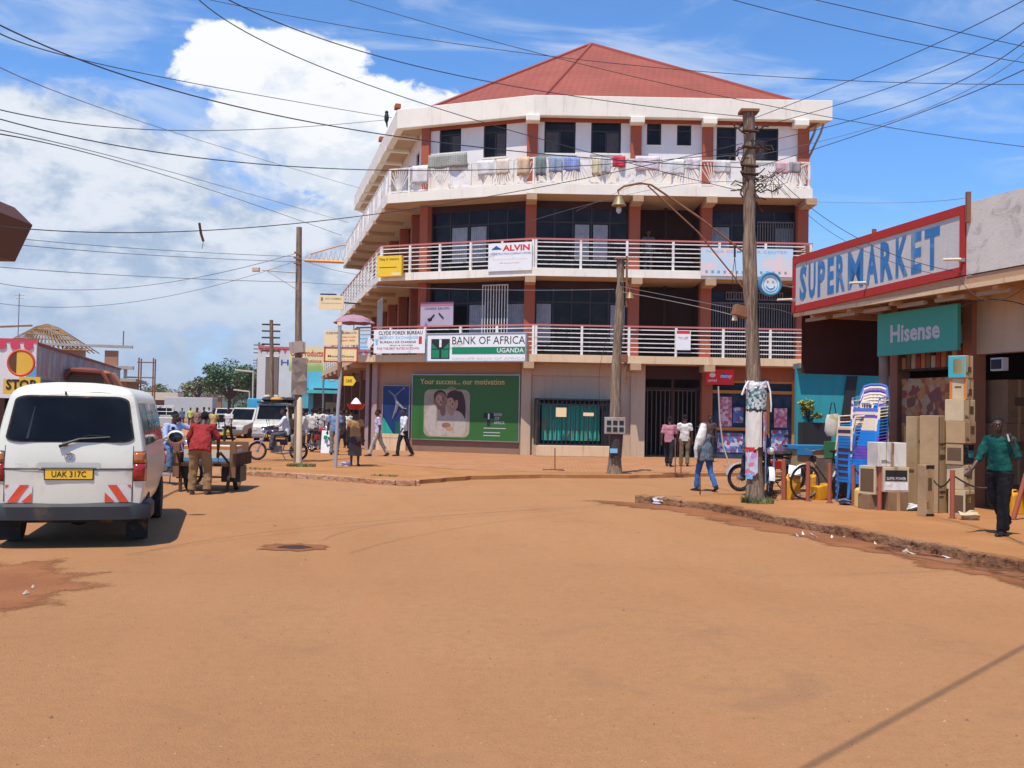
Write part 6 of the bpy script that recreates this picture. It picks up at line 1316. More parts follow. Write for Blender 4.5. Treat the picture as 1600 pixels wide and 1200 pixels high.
# generic smaller vehicles, forward is +y, origin at the centre on the ground
def car(name, label, cat, loc, rz, L, Wd, belt, H, nose, cab, paint, r_=.34, clear=.24, bed=None, glass=None, group=None, rear_lamp=True, box=False, scale=None):
    o = thing(name, label, cat, loc, rz, group); hl, hw = L/2, Wd/2; gl = glass or bpy.data.materials['van_glass']
    yf, yr = hl-nose, cab                                  # windscreen base and rear of cab
    prof = [(-hl,clear+.1),(-hl,belt-.06),(-hl+.05,belt),(yf,belt),(hl-.12,belt-.16-.04*(nose>.5)),(hl,belt-.30),(hl,clear+.1),(hl-.1,clear),(-hl+.1,clear)]
    b = MB(); n = len(prof)
    for s_ in (1,): 
        vs = [(-hw, y, z) for y, z in prof]+[(hw, y, z) for y, z in prof]
        b.add(vs, [tuple(range(n))[::-1], tuple(range(n, 2*n))]+[(k, (k+1)%n, n+(k+1)%n, n+k) for k in range(n)])
    b.f = [tuple(reversed(f)) for f in b.f]
    b.build('body', paint, o, bevel=.05)
    zb, zr = belt-.01, H; yr2, yf2 = yr+.10, yf-.55 if nose > .5 else yf-.35; w2 = hw-.14
    g = MB(); vs = [(-hw+.03,yr,zb),(hw-.03,yr,zb),(hw-.03,yf,zb),(-hw+.03,yf,zb),(-w2,yr2,zr),(w2,yr2,zr),(w2,yf2,zr),(-w2,yf2,zr)]
    g.add(vs, [(4,5,6,7),(0,1,5,4),(1,2,6,5),(2,3,7,6),(3,0,4,7)]); g.build('cabin', paint, o, bevel=.05)
    def pane(nm, q, f0, f1, g0, g1, out):
        a, b2, c, d = [Vector(x) for x in q]
        def pt(s, t): return (a.lerp(b2, s)).lerp(d.lerp(c, s), t)+Vector(out)*.012
        MB().add([pt(f0,g0), pt(f1,g0), pt(f1,g1), pt(f0,g1)], [(0,1,2,3)]).build(nm, gl, o)
    V = [Vector(v) for v in vs]
    pane('rear_window', (V[0],V[1],V[5],V[4]), .1, .9, .22, .86, (0,-1,0)); pane('windscreen', (V[2],V[3],V[7],V[6]), .06, .94, .12, .9, (0,1,.3))
    k = max(1, round((yf-yr)/1.1))
    for i in range(k):
        f0, f1 = .05+.9*i/k, .05+.9*(i+1)/k-.04
        pane('side_window', (V[1],V[2],V[6],V[5]), f0, f1, .2, .86, (1,0,.1)); pane('side_window', (V[3],V[0],V[4],V[7]), 1-f1, 1-f0, .2, .86, (-1,0,.1))
    for s_ in (-1, 1):
        for y in (-hl+.75 if L > 4 else -hl+.6, hl-.75): wheel(o, (s_*(hw-.10), y, r_), r_, .2, out=s_)
        MB().bx(s_*hw-s_*.22, s_*hw-s_*.04, hl-.005, hl+.02, belt-.45, belt-.30).build('headlight', mat('headlamp', (.62,.62,.62), .12, coat=.5), o)
        MB().bx(s_*hw-s_*.16, s_*hw-s_*.03, -hl-.02, -hl+.01, belt-.42, belt-.1).build('tail_light', LR, o)
    MB().bx(-hw-.01, hw+.01, hl-.03, hl+.09, clear+.05, clear+.24).build('bumper', STEEL, o, bevel=.02); MB().bx(-hw-.01, hw+.01, -hl-.09, -hl+.03, clear+.05, clear+.24).build('bumper', STEEL, o, bevel=.02)
    MB().bx(-.42, .42, hl-.01, hl+.015, belt-.44, belt-.28).build('grille', BLACKM, o)
    MB().bx(-.26,.26, hl+.091, hl+.10, clear+.09, clear+.20).build('number_plate', YELLOW, o); MB().bx(-.26,.26, -hl-.10, -hl-.091, clear+.09, clear+.20).build('number_plate', YELLOW, o)
    if bed:
        MB().bx(-hw+.06, hw-.06, -hl+.08, yr-.05, belt-.0, belt+.004).build('load_bed', BLACK, o)
    return o
SY = SYAW
q = at(252, 668, 68); pk = car('pickup_truck', 'white pickup truck with bed rails seen from behind down the street', 'pickup', (q.x, 68, 0), SY+.03, 5.0, 1.78, 1.05, 1.72, 1.25, -.1, WHITEP, .36, .35, bed=True)
MB().tube([(-.85,-2.45,1.05),(-.85,-2.45,1.75),(.85,-2.45,1.75),(.85,-2.45,1.05)], .035, 6).tube([(-.85,-2.45,1.4),(.85,-2.45,1.4)], .025, 6).tube([(-.4,-2.45,1.05),(-.4,-2.45,1.75)], .02, 6).tube([(.4,-2.45,1.05),(.4,-2.45,1.75)], .02, 6).build('rear_rack', mat('white_tube', (.7,.7,.68), .4), pk)
q = at(388, 690, 57); car('pickup_truck', 'white four wheel drive parked facing the camera behind the motorcycle', 'car', (q.x, 57, 0), PI+SY-.5, 4.3, 1.68, 1.0, 1.74, 1.15, -1.6, WHITEP, .36, .32)
q = at(433, 660, 52); mb_ = car('minibus', 'dusty pale minibus with loaded roof rack facing the camera behind the rider', 'minibus', (q.x, 52, 0), PI+SY-.18, 4.3, 1.72, 1.10, 1.95, .35, -2.1, WHITEP, .32, .28)
MB().bx(-.75,.75,-1.8,1.6,1.99,2.06).build('roof_rack', BLACKM, mb_); rl = MB()
for k in range(5): rl.ball((-.5+k*.25, -.6+.5*(k%3), 2.18), (.32,.55,.14), 10, k%3)
rl.build('roof_load', [BLACK, mat('dark_tarp', (.03,.035,.045), .6), mat('orange_cloth', (.55,.25,.05), .8)], mb_, smooth=60)
q = at(418, 640, 57.0); o = thing('basin', 'stack of blue and orange wares on the parked vehicle roof', 'basin', (q.x, 57.0, 1.74)); MB().lathe([(.26,0),(.40,.30),(.43,.32),(.36,.30),(.22,.03)], 14).build('blue_basin', BLUEINK if False else mat('basin_blue', (.05,.16,.55), .4), o, smooth=40); MB().lathe([(.45,.30),(.22,.52),(.05,.60)], 14).build('orange_cover', mat('basin_orange', (.72,.36,.04), .5), o, smooth=40)
q = at(400, 640, 66); bt = thing('box_truck', 'sky blue high roofed truck behind the parked vehicles', 'truck', (q.x, 68, 0), SY)
MB().bx(-1.05,1.05,-2.8,2.0,.6,2.35).build('cargo_box', mat('truck_blue', (.07,.38,.60), .4, dirt=.2), bt, bevel=.06); MB().bx(-1.0,1.0,2.05,3.5,.5,2.0).build('cab', WHITEP, bt, bevel=.08)
for s_ in (-1,1):
    for y in (-1.9, 2.7): wheel(bt, (s_*.9,y,.42), .42, .25, out=s_)
q = at(345, 668, 56); car('saloon_car', 'silver saloon behind the walking men in the street', 'car', (q.x, 57, 0), PI+SY, 4.2, 1.66, .86, 1.38, 1.1, -1.5, mat('silver_paint', (.36,.40,.42), .3, .3, coat=.4), .30, .18)
q = at(383, 655, 60); car('saloon_car', 'dark windowed white saloon left of the four wheel drive', 'car', (q.x, 63, 0), PI+SY, 4.2, 1.66, .90, 1.45, 1.0, -1.7, WHITEP, .30, .18)
q = at(342, 650, 78); car('pickup_truck', 'far white pickup with dark windscreen in the middle of the street', 'pickup', (q.x, 80, 0), PI+SY, 4.8, 1.78, 1.05, 1.70, 1.3, -.3, WHITEP, .36, .35)
q = at(300, 655, 75); car('saloon_car', 'far dark blue saloon at the left of the street', 'car', (q.x, 78, 0), SY, 4.2, 1.66, .88, 1.40, 1.1, -1.5, mat('navy_paint', (.05,.08,.14), .3, coat=.4), .30, .18)
# tarpaulin covered lorry behind the minibus
q = at(150, 620, 40); lo = thing('lorry', 'red cabbed lorry with a tarpaulin load behind the minibus', 'lorry', (q.x, 40, -.0), SY); lo.location.y = 43; lo.location.x = at(146, 620, 43).x
MB().prism([(-.95,0),(.95,0),(.95,1.0),(.6,1.55),(-.5,1.62),(-.95,1.05)], -2.4, 2.0, 0, Matrix.Translation((0,0,1.45)) @ Matrix.Rotation(PI/2,4,'X')).build('load_cover', mat('grey_tarpaulin', (.14,.12,.10), .8, var=.3, dirt=.4), lo, bevel=.05)
MB().bx(-1.05,1.05,-2.4,2.4,.7,1.35).build('load_bed', mat('faded_red_metal', (.38,.06,.03), .5, dirt=.3), lo, bevel=.03); MB().bx(-1.0,1.0,2.45,3.9,.6,2.3).build('cab', mat('faded_red_metal', (0,0,0)), lo, bevel=.1)
rl = MB(); r = random.Random(3)
for k in range(4): y = (-2.42, -1.2, .2, 1.6)[k]; rl.tube([(-.98,y,1.5),(-.98,y,2.5),(-.55,y,3.10),(.6,y,3.04),(.98,y,2.45),(.98,y,1.5)], [.05,.06,.09,.11,.08,.05], 6, mi=k%2)
rl.ball((-.1,-2.0,3.08), (.7,.5,.14), 10, 0).ball((.5,-1.4,3.02), (.35,.5,.12), 9, 1).ball((-.5,-1.0,3.10), (.3,.6,.12), 9, 1)
rl.build('load_straps', [mat('red_tarp', (.22,.06,.04), .7, dirt=.3), mat('orange_tarp', (.36,.16,.07), .7, dirt=.3)], lo, smooth=60)
for s_ in (-1,1):
    for y in (-1.6,-.6,3.1): wheel(lo, (s_*.9,y,.45), .45, .26, out=s_)

# motorcycles: forward +y
def motorcycle(label, loc, rz, tank, lean=0, guard=None, steer=0, group='motorcycles', half=False):
    o = thing('motorcycle', label, 'motorcycle', loc, rz, group, ry=lean)
    def mw(y):
        b = MB(); R = Matrix.Translation((0, y, .29)) @ Matrix.Rotation(PI/2, 4, 'Y')
        b.add(*torus(.255, .035, 28, 8), 0, R); w_ = b.build('wheel', BLACK, o, smooth=60)
        s_ = MB(); s_.add(*torus(.218, .011, 24, 6), 0, R); 
        for k in range(16):
            a = 2*PI*k/16; s_.tube([(0.03*(-1)**k, y+.03*math.cos(a), .29+.03*math.sin(a)), (0, y+.215*math.cos(a+.12), .29+.215*math.sin(a+.12))], .003, 3)
        s_.build('rim', CHROME, w_, smooth=60); MB().tube([(-.06,y,.29),(.06,y,.29)], .05, 10).build('hub', STEEL, w_, smooth=50)
    mw(-.62); mw(.64)
    g = guard or CHROME
    def arc(y, a0, a1, rr, m_):
        b = MB(); pts = [(0, y+rr*math.cos(a0+(a1-a0)*k/10), .29+rr*math.sin(a0+(a1-a0)*k/10)) for k in range(11)]; b.tube(pts, [(.055,.008)]*11, 8, ref=(1,0,0)); b.build('mudguard', m_, o, smooth=60)
    arc(.64, .2, 2.6, .315, g); arc(-.62, .5, 2.9, .33, BLACKM)
    for s_ in (-1, 1): MB().tube([(s_*.08,.64,.29),(s_*.08,.44,.72),(s_*.07,.36,.90)], .017, 7).build('fork', CHROME, o, smooth=60); MB().tube([(s_*.11,-.62,.29),(s_*.11,-.42,.62)], .02, 7).build('shock_absorber', CHROME, o)
    MB().tube([(0,.36,.86),(0,-.1,.76),(0,-.55,.70)], .022, 6).tube([(0,.36,.80),(0,.22,.42),(0,-.15,.32),(0,-.22,.70)], .020, 6).tube([(.09,-.1,.32),(.09,-.62,.29)], .016, 6).tube([(-.09,-.1,.32),(-.09,-.62,.29)], .016, 6).build('frame', BLACKM, o)
    e = MB(); e.box((0,.06,.36),(.24,.34,.20)); 
    for k in range(7): e.box((0,.12,.46+k*.022),(.16,.15,.012))
    e.tube([(0,.12,.44),(0,.12,.60)], .055, 10); e.build('engine', mat('engine_metal', (.20,.19,.18), .45, .7, dirt=.3), o)
    MB().tube([(.07,.18,.42),(.10,.24,.24),(.12,-.1,.20),(.13,-.85,.30)], [.018,.02,.024,.036], 8).build('exhaust', CHROME, o, smooth=60)
    MB().tube([(0,.36,.84),(0,.26,.87),(0,.08,.86),(0,-.06,.80)], [(.05,.05),(.12,.10),(.12,.10),(.07,.05)], 12, ref=(1,0,0)).build('tank', tank, o, smooth=60)
    MB().tube([(0,-.05,.81),(0,-.2,.80),(0,-.55,.82),(0,-.80,.86)], [(.09,.035),(.13,.05),(.13,.05),(.09,.03)], 10, ref=(1,0,0)).build('seat', BLACK, o, smooth=60)
    MB().bx(-.11,.11,-.28,-.05,.48,.66).build('side_cover', tank, o, bevel=.02)
    MB().tube([(-.34,.22,1.02),(-.2,.32,1.05),(-.08,.36,.95),(.08,.36,.95),(.2,.32,1.05),(.34,.22,1.02)], .013, 6).build('handlebar', CHROME, o, smooth=60)
    for s_ in (-1,1): MB().tube([(s_*.34,.22,1.02),(s_*.26,.265,1.035)], .019, 7).build('grip', BLACK, o); MB().tube([(s_*.22,.31,1.05),(s_*.30,.34,1.20)], .006, 4).ball((s_*.31,.345,1.24), (.06,.015,.04), 8).build('mirror', BLACKM, o)
    MB().ball((0,.46,.92), (.085,.07,.085), 12).build('headlight', CHROME, o, smooth=60); MB().ball((0,.50,.92), (.07,.045,.07), 12).build('lens', mat('headlamp', (0,0,0)), o, smooth=60)
    MB().tube([(-.12,-.55,.82),(-.12,-.95,.86),(.12,-.95,.86),(.12,-.55,.82)], .012, 6).build('luggage_rack', STEEL, o)
    MB().bx(-.05,.05,-.92,-.88,.66,.72).build('tail_light', LR, o)
    for s_ in (-1,1): MB().tube([(s_*.1,.02,.30),(s_*.26,.0,.28)], .014, 6).build('footpeg', BLACKM, o)
    MB().tube([(-.09,-.1,.28),(-.22,-.25,.02)], .012, 5).build('side_stand', BLACKM, o)
    return o
def torus(R_, r_, n, m):
    vs, fs = [], []
    for i in range(n):
        for j in range(m):
            a, c = 2*PI*i/n, 2*PI*j/m; vs.append(((R_+r_*math.cos(c))*math.cos(a), (R_+r_*math.cos(c))*math.sin(a), r_*math.sin(c)))
    for i in range(n):
        for j in range(m): fs.append((i*m+j, ((i+1)%n)*m+j, ((i+1)%n)*m+(j+1)%m, i*m+(j+1)%m))
    return vs, fs
TK1 = mat('dark_blue_red_tank', (.035,.015,.05), .3, coat=.5); TKR = mat('red_tank', (.40,.02,.02), .3, coat=.5)
fw = G(402, 719, .1)
ML = motorcycle('motorcycle carrying two riders broadside behind the left kerb', (fw.x+.62, fw.y+.12, .1), PI/2+.12, TK1, guard=mat('lilac_guard', (.55,.50,.75), .35))
MBk = motorcycle('motorcycle with a blue shirted rider beyond the push cart', (at(268,700,22.6).x, 22.6, 0), PI+1.1, TKR)
q = G(1164, 770, PZ); MR = motorcycle('red motorcycle broadside behind the poster pole', (q.x+.60, q.y+.55, PZ), PI/2+.25, TKR, guard=mat('grey_blue_guard', (.3,.33,.42), .4))
q = G(1210, 779, PZ); MR2 = motorcycle('dark motorcycle facing the camera by the yellow jerrycans', (q.x, q.y+.75, PZ), PI-.12, mat('black_tank', (.02,.025,.03), .3, coat=.4), lean=-.05, guard=mat('white_guard', (.6,.6,.6), .4))
q = at(488, 690, 38.5); motorcycle('far red motorcycle half hidden by the cream marker post', (q.x+.3, 38.5, .1), PI+.7, TKR)
# bicycle among the goods
q = G(1295, 783, PZ); o = thing('bicycle', 'parked bicycle with muddy wheels behind the red posts', 'bicycle', (q.x+.05, q.y+.32, PZ), PI/2+.35)
for y in (-.50, .50):
    R = Matrix.Translation((0, y, .34)) @ Matrix.Rotation(PI/2, 4, 'Y'); w_ = MB().add(*torus(.32, .02, 32, 8), 0, R).build('wheel', BLACK, o, smooth=60); s_ = MB().add(*torus(.30, .010, 28, 6), 0, R)
    for k in range(18): a = 2*PI*k/18; s_.tube([(.02*(-1)**k, y, .34), (0, y+.295*math.cos(a), .34+.295*math.sin(a))], .003, 3)
    s_.build('rim', CHROME, w_)
    MB().tube([(0, y+.36*math.cos(a), .34+.36*math.sin(a)) for a in [.3+k*.2 for k in range(12)]], [(.03,.006)]*12, 6, ref=(1,0,0)).build('mudguard', mat('white_guard', (0,0,0)), o)
MB().tube([(0,.50,.34),(0,.40,.85)], .014, 6).tube([(0,-.5,.34),(0,-.15,.80),(0,.38,.80),(0,-.05,.32),(0,-.5,.34)], .014, 6).tube([(0,-.05,.32),(0,-.17,.92)], .014, 6).build('frame', BLACKM, o)
MB().tube([(-.25,.30,.98),(0,.40,.95),(.25,.30,.98)], .012, 6).build('handlebar', CHROME, o); MB().ball((0,-.19,.95), (.08,.13,.04), 10).build('saddle', BLACK, o); MB().bx(-.07,.07,-.75,-.25,.70,.72).build('carrier', STEEL, o); MB().tube([(.1,-.05,.32),(.1,.1,.25)], .012, 5).build('pedal', STEEL, o)
# push cart
q = G(305, 772); CT = thing('push_cart', 'dark wooden push cart pushed by the man in the red shirt', 'cart', (q.x, q.y+.95, 0), .05)
MB().bx(-.62,.62,-.5,1.1,.52,.58).bx(-.62,-.56,-.5,1.1,.58,.78).bx(.56,.62,-.5,1.1,.58,.78).build('cart_bed', DARKWOOD, CT); CB = mat('cart_brown', (.20,.10,.05), .7, dirt=.3); MB().bx(-.55,.55,1.04,1.1,.58,.98).build('end_board', CB, CT); MB().bx(-.62,-.5,-.5,-.42,.3,1.0).build('side_stake', CB, CT); MB().bx(.5,.62,-.5,-.42,.3,1.0).build('side_stake', CB, CT)
for s_ in (-1,1):
    MB().tube([(s_*.50,-.4,.55),(s_*.42,-.95,.82)], .025, 6).build('handle', DARKWOOD, CT); MB().tube([(s_*.5,-.35,.52),(s_*.46,-.5,.0)], .035, 6).build('leg', DARKWOOD, CT)
    R = Matrix.Translation((s_*.50, .25, .26)) @ Matrix.Rotation(PI/2, 4, 'Y'); w_ = MB().add(*torus(.22, .045, 22, 8), 0, R).build('wheel', BLACK, CT, smooth=60); MB().lathe([(.0,-.04),(.19,-.04),(.19,.04),(.0,.04)], 14, 0, R).build('rim', STEEL, w_)
MB().tube([(-.5,.25,.26),(.5,.25,.26)], .02, 6).bx(.30,.68,-.3,.3,.2,.52).bx(-.60,-.35,-.3,.2,.26,.5).build('under_frame', BLACKM, CT)
lab = ['orange and white striped carton on the left of the push cart','orange and white striped carton in the middle of the push cart','orange and white striped carton on the right of the push cart']
for k in range(3):
    o = thing('striped_carton', lab[k], 'carton', (q.x-.36+k*.36, q.y+1.15, .584), .05, 'cartons on the push cart')
    MB().bx(-.17,.17,-.3,.3,0,.34).build('carton', mat('cream_carton', (.66,.56,.42), .7), o, bevel=.01); MB().bx(-.172,.172,-.303,.303,.02,.09).bx(-.172,.172,-.303,.303,.27,.33,1).build('stripe', [mat('carton_blue', (.12,.32,.52), .6), mat('carton_orange', (.62,.20,.05), .6)], o)
# ---------------------------------------------------------------- people
def nrm(v): return Vector(v).normalized()
def fuse(o, vox, smooth=2, wr=0, wsc=.10):
    m = o.modifiers.new('fuse', 'REMESH'); m.mode = 'VOXEL'; m.voxel_size = vox; m.use_smooth_shade = True
    s_ = o.modifiers.new('smooth', 'SMOOTH'); s_.factor = .5; s_.iterations = smooth
    if wr:
        t = bpy.data.textures.get('folds') or bpy.data.textures.new('folds', 'CLOUDS'); t.noise_scale = wsc; t.noise_depth = 2
        d = o.modifiers.new('folds', 'DISPLACE'); d.texture = t; d.strength = wr; d.mid_level = .5; d.texture_coords = 'LOCAL'
    return o
STAND = dict(legs=[((-.02,.0,-1),(0,-.02,-1)),((.02,.05,-1),(0,-.02,-1))], arms=[((-.18,.0,-1),(-.05,.15,-1)),((.18,.0,-1),(.05,.15,-1))])
WALK = dict(legs=[((-.02,.36,-1),(0,.10,-1)),((.02,-.22,-1),(0,-.62,-1))], arms=[((-.16,-.35,-1),(-.05,.0,-1)),((.16,.30,-1),(.0,.65,-1))])
WALK2 = dict(legs=[((-.02,-.25,-1),(0,-.55,-1)),((.02,.34,-1),(0,.12,-1))], arms=[((-.16,.30,-1),(-.0,.6,-1)),((.16,-.35,-1),(.05,-.05,-1))])
def person(label, loc, rz, H=1.72, pose=STAND, lean=0, side=0, shirt=(.6,.6,.6), trouser=(.05,.05,.06), shoe=(.02,.02,.02), head=(0,0,0), vox=.016, sleeve=.55, skirt=None, hair=True, hat=None, fingers=False, group=None, hem=.10, seat=None, collar=None, check=None, cap=None, feet_z=0, loose=1.0, bare=False, tl=1.0):
    k = H/1.75; o = thing('person', label, 'person', loc, rz, group)
    P = Vector((0,0,0)); up = Vector((side, math.sin(lean), math.cos(lean))).normalized(); rt = Vector((1,0,0)); fw_ = up.cross(rt)*-1.0
    fw_ = Vector((0, math.cos(lean), -math.sin(lean)))
    def S(u, f, r_=0): return P+up*u*k+fw_*f*k+rt*r_*k
    neck = S(.50,.0); sh = [S(.445,.0,-.185), S(.445,.0,.185)]; hip = [P+Vector((-.095,0,-.02))*k, P+Vector((.095,0,-.02))*k]
    knee, ank, elb, wri = [], [], [], []
    for i in (0,1):
        t, c = pose['legs'][i]; kn = hip[i]+nrm(t)*.43*k; knee.append(kn); ank.append(kn+nrm(c)*.41*k)
        u, f = pose['arms'][i]; e = sh[i]+nrm(u)*.29*k; elb.append(e); wri.append(e+nrm(f)*.25*k)
    low = min(a.z for a in ank)-.075*k
    dz = (-low if seat is None else seat)+feet_z; mv = Vector((0,0,dz))
    P = P+mv; neck += mv; sh = [q+mv for q in sh]; hip = [q+mv for q in hip]; knee = [q+mv for q in knee]; ank = [q+mv for q in ank]; elb = [q+mv for q in elb]; wri = [q+mv for q in wri]
    # head frame
    yaw, pit, rol = head; HR = Matrix.Rotation(yaw, 3, 'Z') @ Matrix.Rotation(-pit, 3, 'X') @ Matrix.Rotation(rol, 3, 'Y'); hc = neck+up*.155*k+fw_*.03*k+(Vector((0,.02,0)) if lean > .2 else Vector())
    hp = lambda x, y, z: hc+HR @ Vector((x*k, y*k, z*k))
    b = MB()
    b.tube([S(-.06,0), S(.02,0), S(.15,.0), S(.28,.01), S(.38,.01), S(.44,.0), S(.48,-.005)], [(.13*k,.09*k),(.150*k,.10*k),(.122*k,.085*k),(.145*k,.10*k),(.165*k,.098*k),(.15*k,.075*k),(.07*k,.06*k)], 14, ref=(1,0,0))
    b.tube([neck-up*.06*k, neck+up*.03*k, hc-up*.04*k], [.062*k,.052*k,.05*k], 10)
    Th = Matrix.Translation(hc) @ HR.to_4x4()
    b.ball((0,-.008*k,.035*k), (.074*k,.094*k,.092*k), 16, 0, Th); b.ball((0,.018*k,-.035*k), (.056*k,.066*k,.075*k), 14, 0, Th); b.ball((0,.050*k,-.085*k), (.030*k,.026*k,.022*k), 10, 0, Th)
    b.tube([hp(0,.088,.015), hp(0,.106,-.018), hp(0,.100,-.03)], [.009*k,.014*k,.018*k], 8)
    b.tube([hp(-.026,.084,-.056), hp(0,.092,-.054), hp(.026,.084,-.056)], [.007*k,.012*k,.007*k], 7); b.tube([hp(-.045,.078,.03), hp(-.02,.092,.034), hp(.02,.092,.034), hp(.045,.078,.03)], .009*k, 6)
    for s_ in (-1,1): b.ball((s_*.077*k,-.005*k,0), (.012*k,.022*k,.032*k), 8, 0, Th)
    for i in (0,1):
        s_ = -1 if i == 0 else 1
        b.tube([sh[i]-rt*s_*.05*k, sh[i], sh[i].lerp(elb[i],.5), elb[i]], [.062*k,.056*k,.046*k,.037*k], 10); fd = nrm(wri[i]-elb[i])
        b.tube([elb[i], elb[i].lerp(wri[i],.3), wri[i]], [.037*k,.038*k,.025*k], 10)
        if not bare or True:
            b.tube([hip[i], hip[i].lerp(knee[i],.5), knee[i], knee[i].lerp(ank[i],.35), ank[i]], [.085*k,.068*k,.05*k,.048*k,.033*k], 10)
            ft = Vector((0,1,0)) if knee[i].z-ank[i].z > .1*k else Vector((0,.6,-.8)); ft = nrm(ft+Vector((s_*.12,0,0)))
            sl_ = nrm(ank[i]-knee[i]); ft = nrm(ft-sl_*ft.dot(sl_)*.75) if abs(sl_.y) > .3 else ft
            b.tube([ank[i]-ft*.05*k-Vector((0,0,.03*k)), ank[i]+ft*.04*k-Vector((0,0,.035*k)), ank[i]+ft*.16*k-Vector((0,0,.05*k))], [(.035*k,.03*k),(.04*k,.03*k),(.036*k,.018*k)], 8, ref=(1,0,0))
        if not fingers: # palm with five short unequal fingers
            pd = fd; sd_ = nrm(pd.cross(Vector((0,1,.2)))) if abs(pd.y) < .9 else rt; nn = pd.cross(sd_)
            pc = wri[i]+pd*.05*k; b.tube([wri[i], pc, wri[i]+pd*.09*k], [(.022*k,.018*k),(.040*k,.016*k),(.040*k,.014*k)], 8, ref=tuple(sd_))
            for j, (off, L) in enumerate(((-.03,.055),(-.01,.07),(.01,.066),(.03,.05))): q = wri[i]+pd*.085*k+sd_*off*k; b.tube([q, q+pd*L*.5*k, q+pd*L*.85*k+nn*.02*k*s_], [.010*k,.010*k,.008*k], 6)
            q = wri[i]+pd*.03*k+sd_*.03*k*s_; b.tube([q, q+sd_*.03*k*s_+pd*.03*k, q+sd_*.035*k*s_+pd*.055*k], [.012*k,.011*k,.009*k], 6)
    if fingers:
        for i in (0,1):
            for ch in fingers[i](wri[i], elb[i], k): b.tube(*ch)
    fuse(b.build('body', SKIN, o), vox if not fingers else .008, 1)
    # clothes
    L_ = loose; sm = m_cloth(f'shirt_{shirt}', shirt, check); tm = m_cloth(f'cloth_{trouser}', trouser)
    c = MB(); hz_ = -hem
    c.tube([S(hz_,0), S(.02,0), S(.15,.0), S(.28,.01), S(.38,.01), S(.445,-.002), S(.485,-.01)], [(.172*k*L_,.122*k*L_),(.168*k*L_,.122*k*L_),(.155*k*L_,.118*k*L_),(.168*k,.120*k),(.182*k,.116*k),(.17*k,.092*k),(.072*k,.066*k)], 16, ref=(1,0,0))
    for i in (0,1):
        s_ = -1 if i == 0 else 1
        pts = [sh[i]-rt*s_*.06*k, sh[i]+up*.008*k, sh[i].lerp(elb[i],.5)]; rr = [.072*k,.070*k,.064*k]
        if sleeve <= 1: pts.append(sh[i].lerp(elb[i], max(.6, sleeve))); rr.append(.066*k)
        else: pts += [elb[i], elb[i].lerp(wri[i], min(1, sleeve-1))]; rr += [.056*k,.045*k]
        c.tube(pts, rr, 10)
    fuse(c.build('shirt', sm, o), .012 if vox < .014 else .018, 1, .040*k, .09)
    if collar: MB().tube([neck+Vector((-.045,.045,-.01)), neck+Vector((0,.07,-.04)), neck+Vector((.045,.045,-.01))], .012, 6).build('collar', sm, o)
    c = MB()
    if skirt:
        c.tube([S(.06,0), P-Vector((0,0,.1)), P-Vector((0,-.02,.40*k)), P-Vector((0,-.02,.62*k))], [(.145*k,.11*k),(.175*k,.135*k),(.20*k,.16*k),(.215*k,.175*k)], 18, ref=(1,0,0)); fuse(c.build('skirt', skirt, o), .02, 2, .03, .1)
    else:
        c.tube([S(.05,0), P-Vector((0,0,.02)), P-Vector((0,0,.09*k))], [(.148*k,.112*k),(.165*k,.120*k),(.13*k,.11*k)], 14, ref=(1,0,0))
        for i in (0,1): c.tube([hip[i], hip[i].lerp(knee[i],.5), knee[i], knee[i].lerp(ank[i],.5), knee[i].lerp(ank[i],.97)], [.100*k*tl,.088*k*tl,.072*k*tl,.070*k*tl,.070*k*tl], 10)
        fuse(c.build('trousers', tm, o), .012 if vox < .014 else .018, 1, .034*k, .1)
    for i in (0,1):
        s_ = -1 if i == 0 else 1; ft = nrm(Vector((s_*.12,1,0))); sl_ = nrm(ank[i]-knee[i]); ft = nrm(ft-sl_*ft.dot(sl_)*.75) if abs(sl_.y) > .3 else ft
        if shoe:
            dn = Vector((0,0,-1)); c = MB(); c.tube([ank[i]-ft*.08*k+dn*.035*k, ank[i]-ft*.02*k+dn*.03*k, ank[i]+ft*.07*k+dn*.038*k, ank[i]+ft*.15*k+dn*.048*k, ank[i]+ft*.19*k+dn*.052*k], [(.030*k,.030*k),(.042*k,.044*k),(.044*k,.036*k),(.042*k,.026*k),(.024*k,.018*k)], 12, ref=(1,0,0))
            c.build('shoe', mat(f'shoe_{shoe}', shoe, .5, dirt=.3), o, smooth=70)
    if hair: 
        hb = MB(); hb.ball((0,-.014*k,.045*k), (.078*k,.097*k,.088*k), 18, 0, Th, 14)
        keep = []
        inv = Th.inverted()
        hv = [inv @ v for v in hb.v]
        hb.f = [f for f in hb.f if all(hv[i].z > .028*k+max(0, hv[i].y)*.62-(0.05*k if hv[i].y < -.03*k else 0) for i in f)]; hb.mi = [0]*len(hb.f); hb.build('hair', HAIR, o, smooth=80)
    if cap:
        MB().ball((0,-.01*k,.06*k), (.085*k,.102*k,.085*k), 16, 0, Th).tube([Th @ Vector((0,.06*k,.055*k)), Th @ Vector((0,.17*k,.045*k))], [(.07*k,.008),(.05*k,.006)], 10, ref=(1,0,0)).build('cap', mat(f'cap_{cap}', cap, .35), o, smooth=60)
    if vox < .014:
        for s_ in (-1,1): MB().ball((0,0,0), .0115*k, 10, 0, Matrix.Translation(hp(s_*.030,.078,.008))).build('eye', mat('eye_white', (.16,.13,.11), .3), o, smooth=60)
    o['_j'] = 0; del o['_j']; return o, dict(head=hc, wri=wri, elb=elb, neck=neck, P=P)
PF = PI                                                   # rz so that a person faces the camera
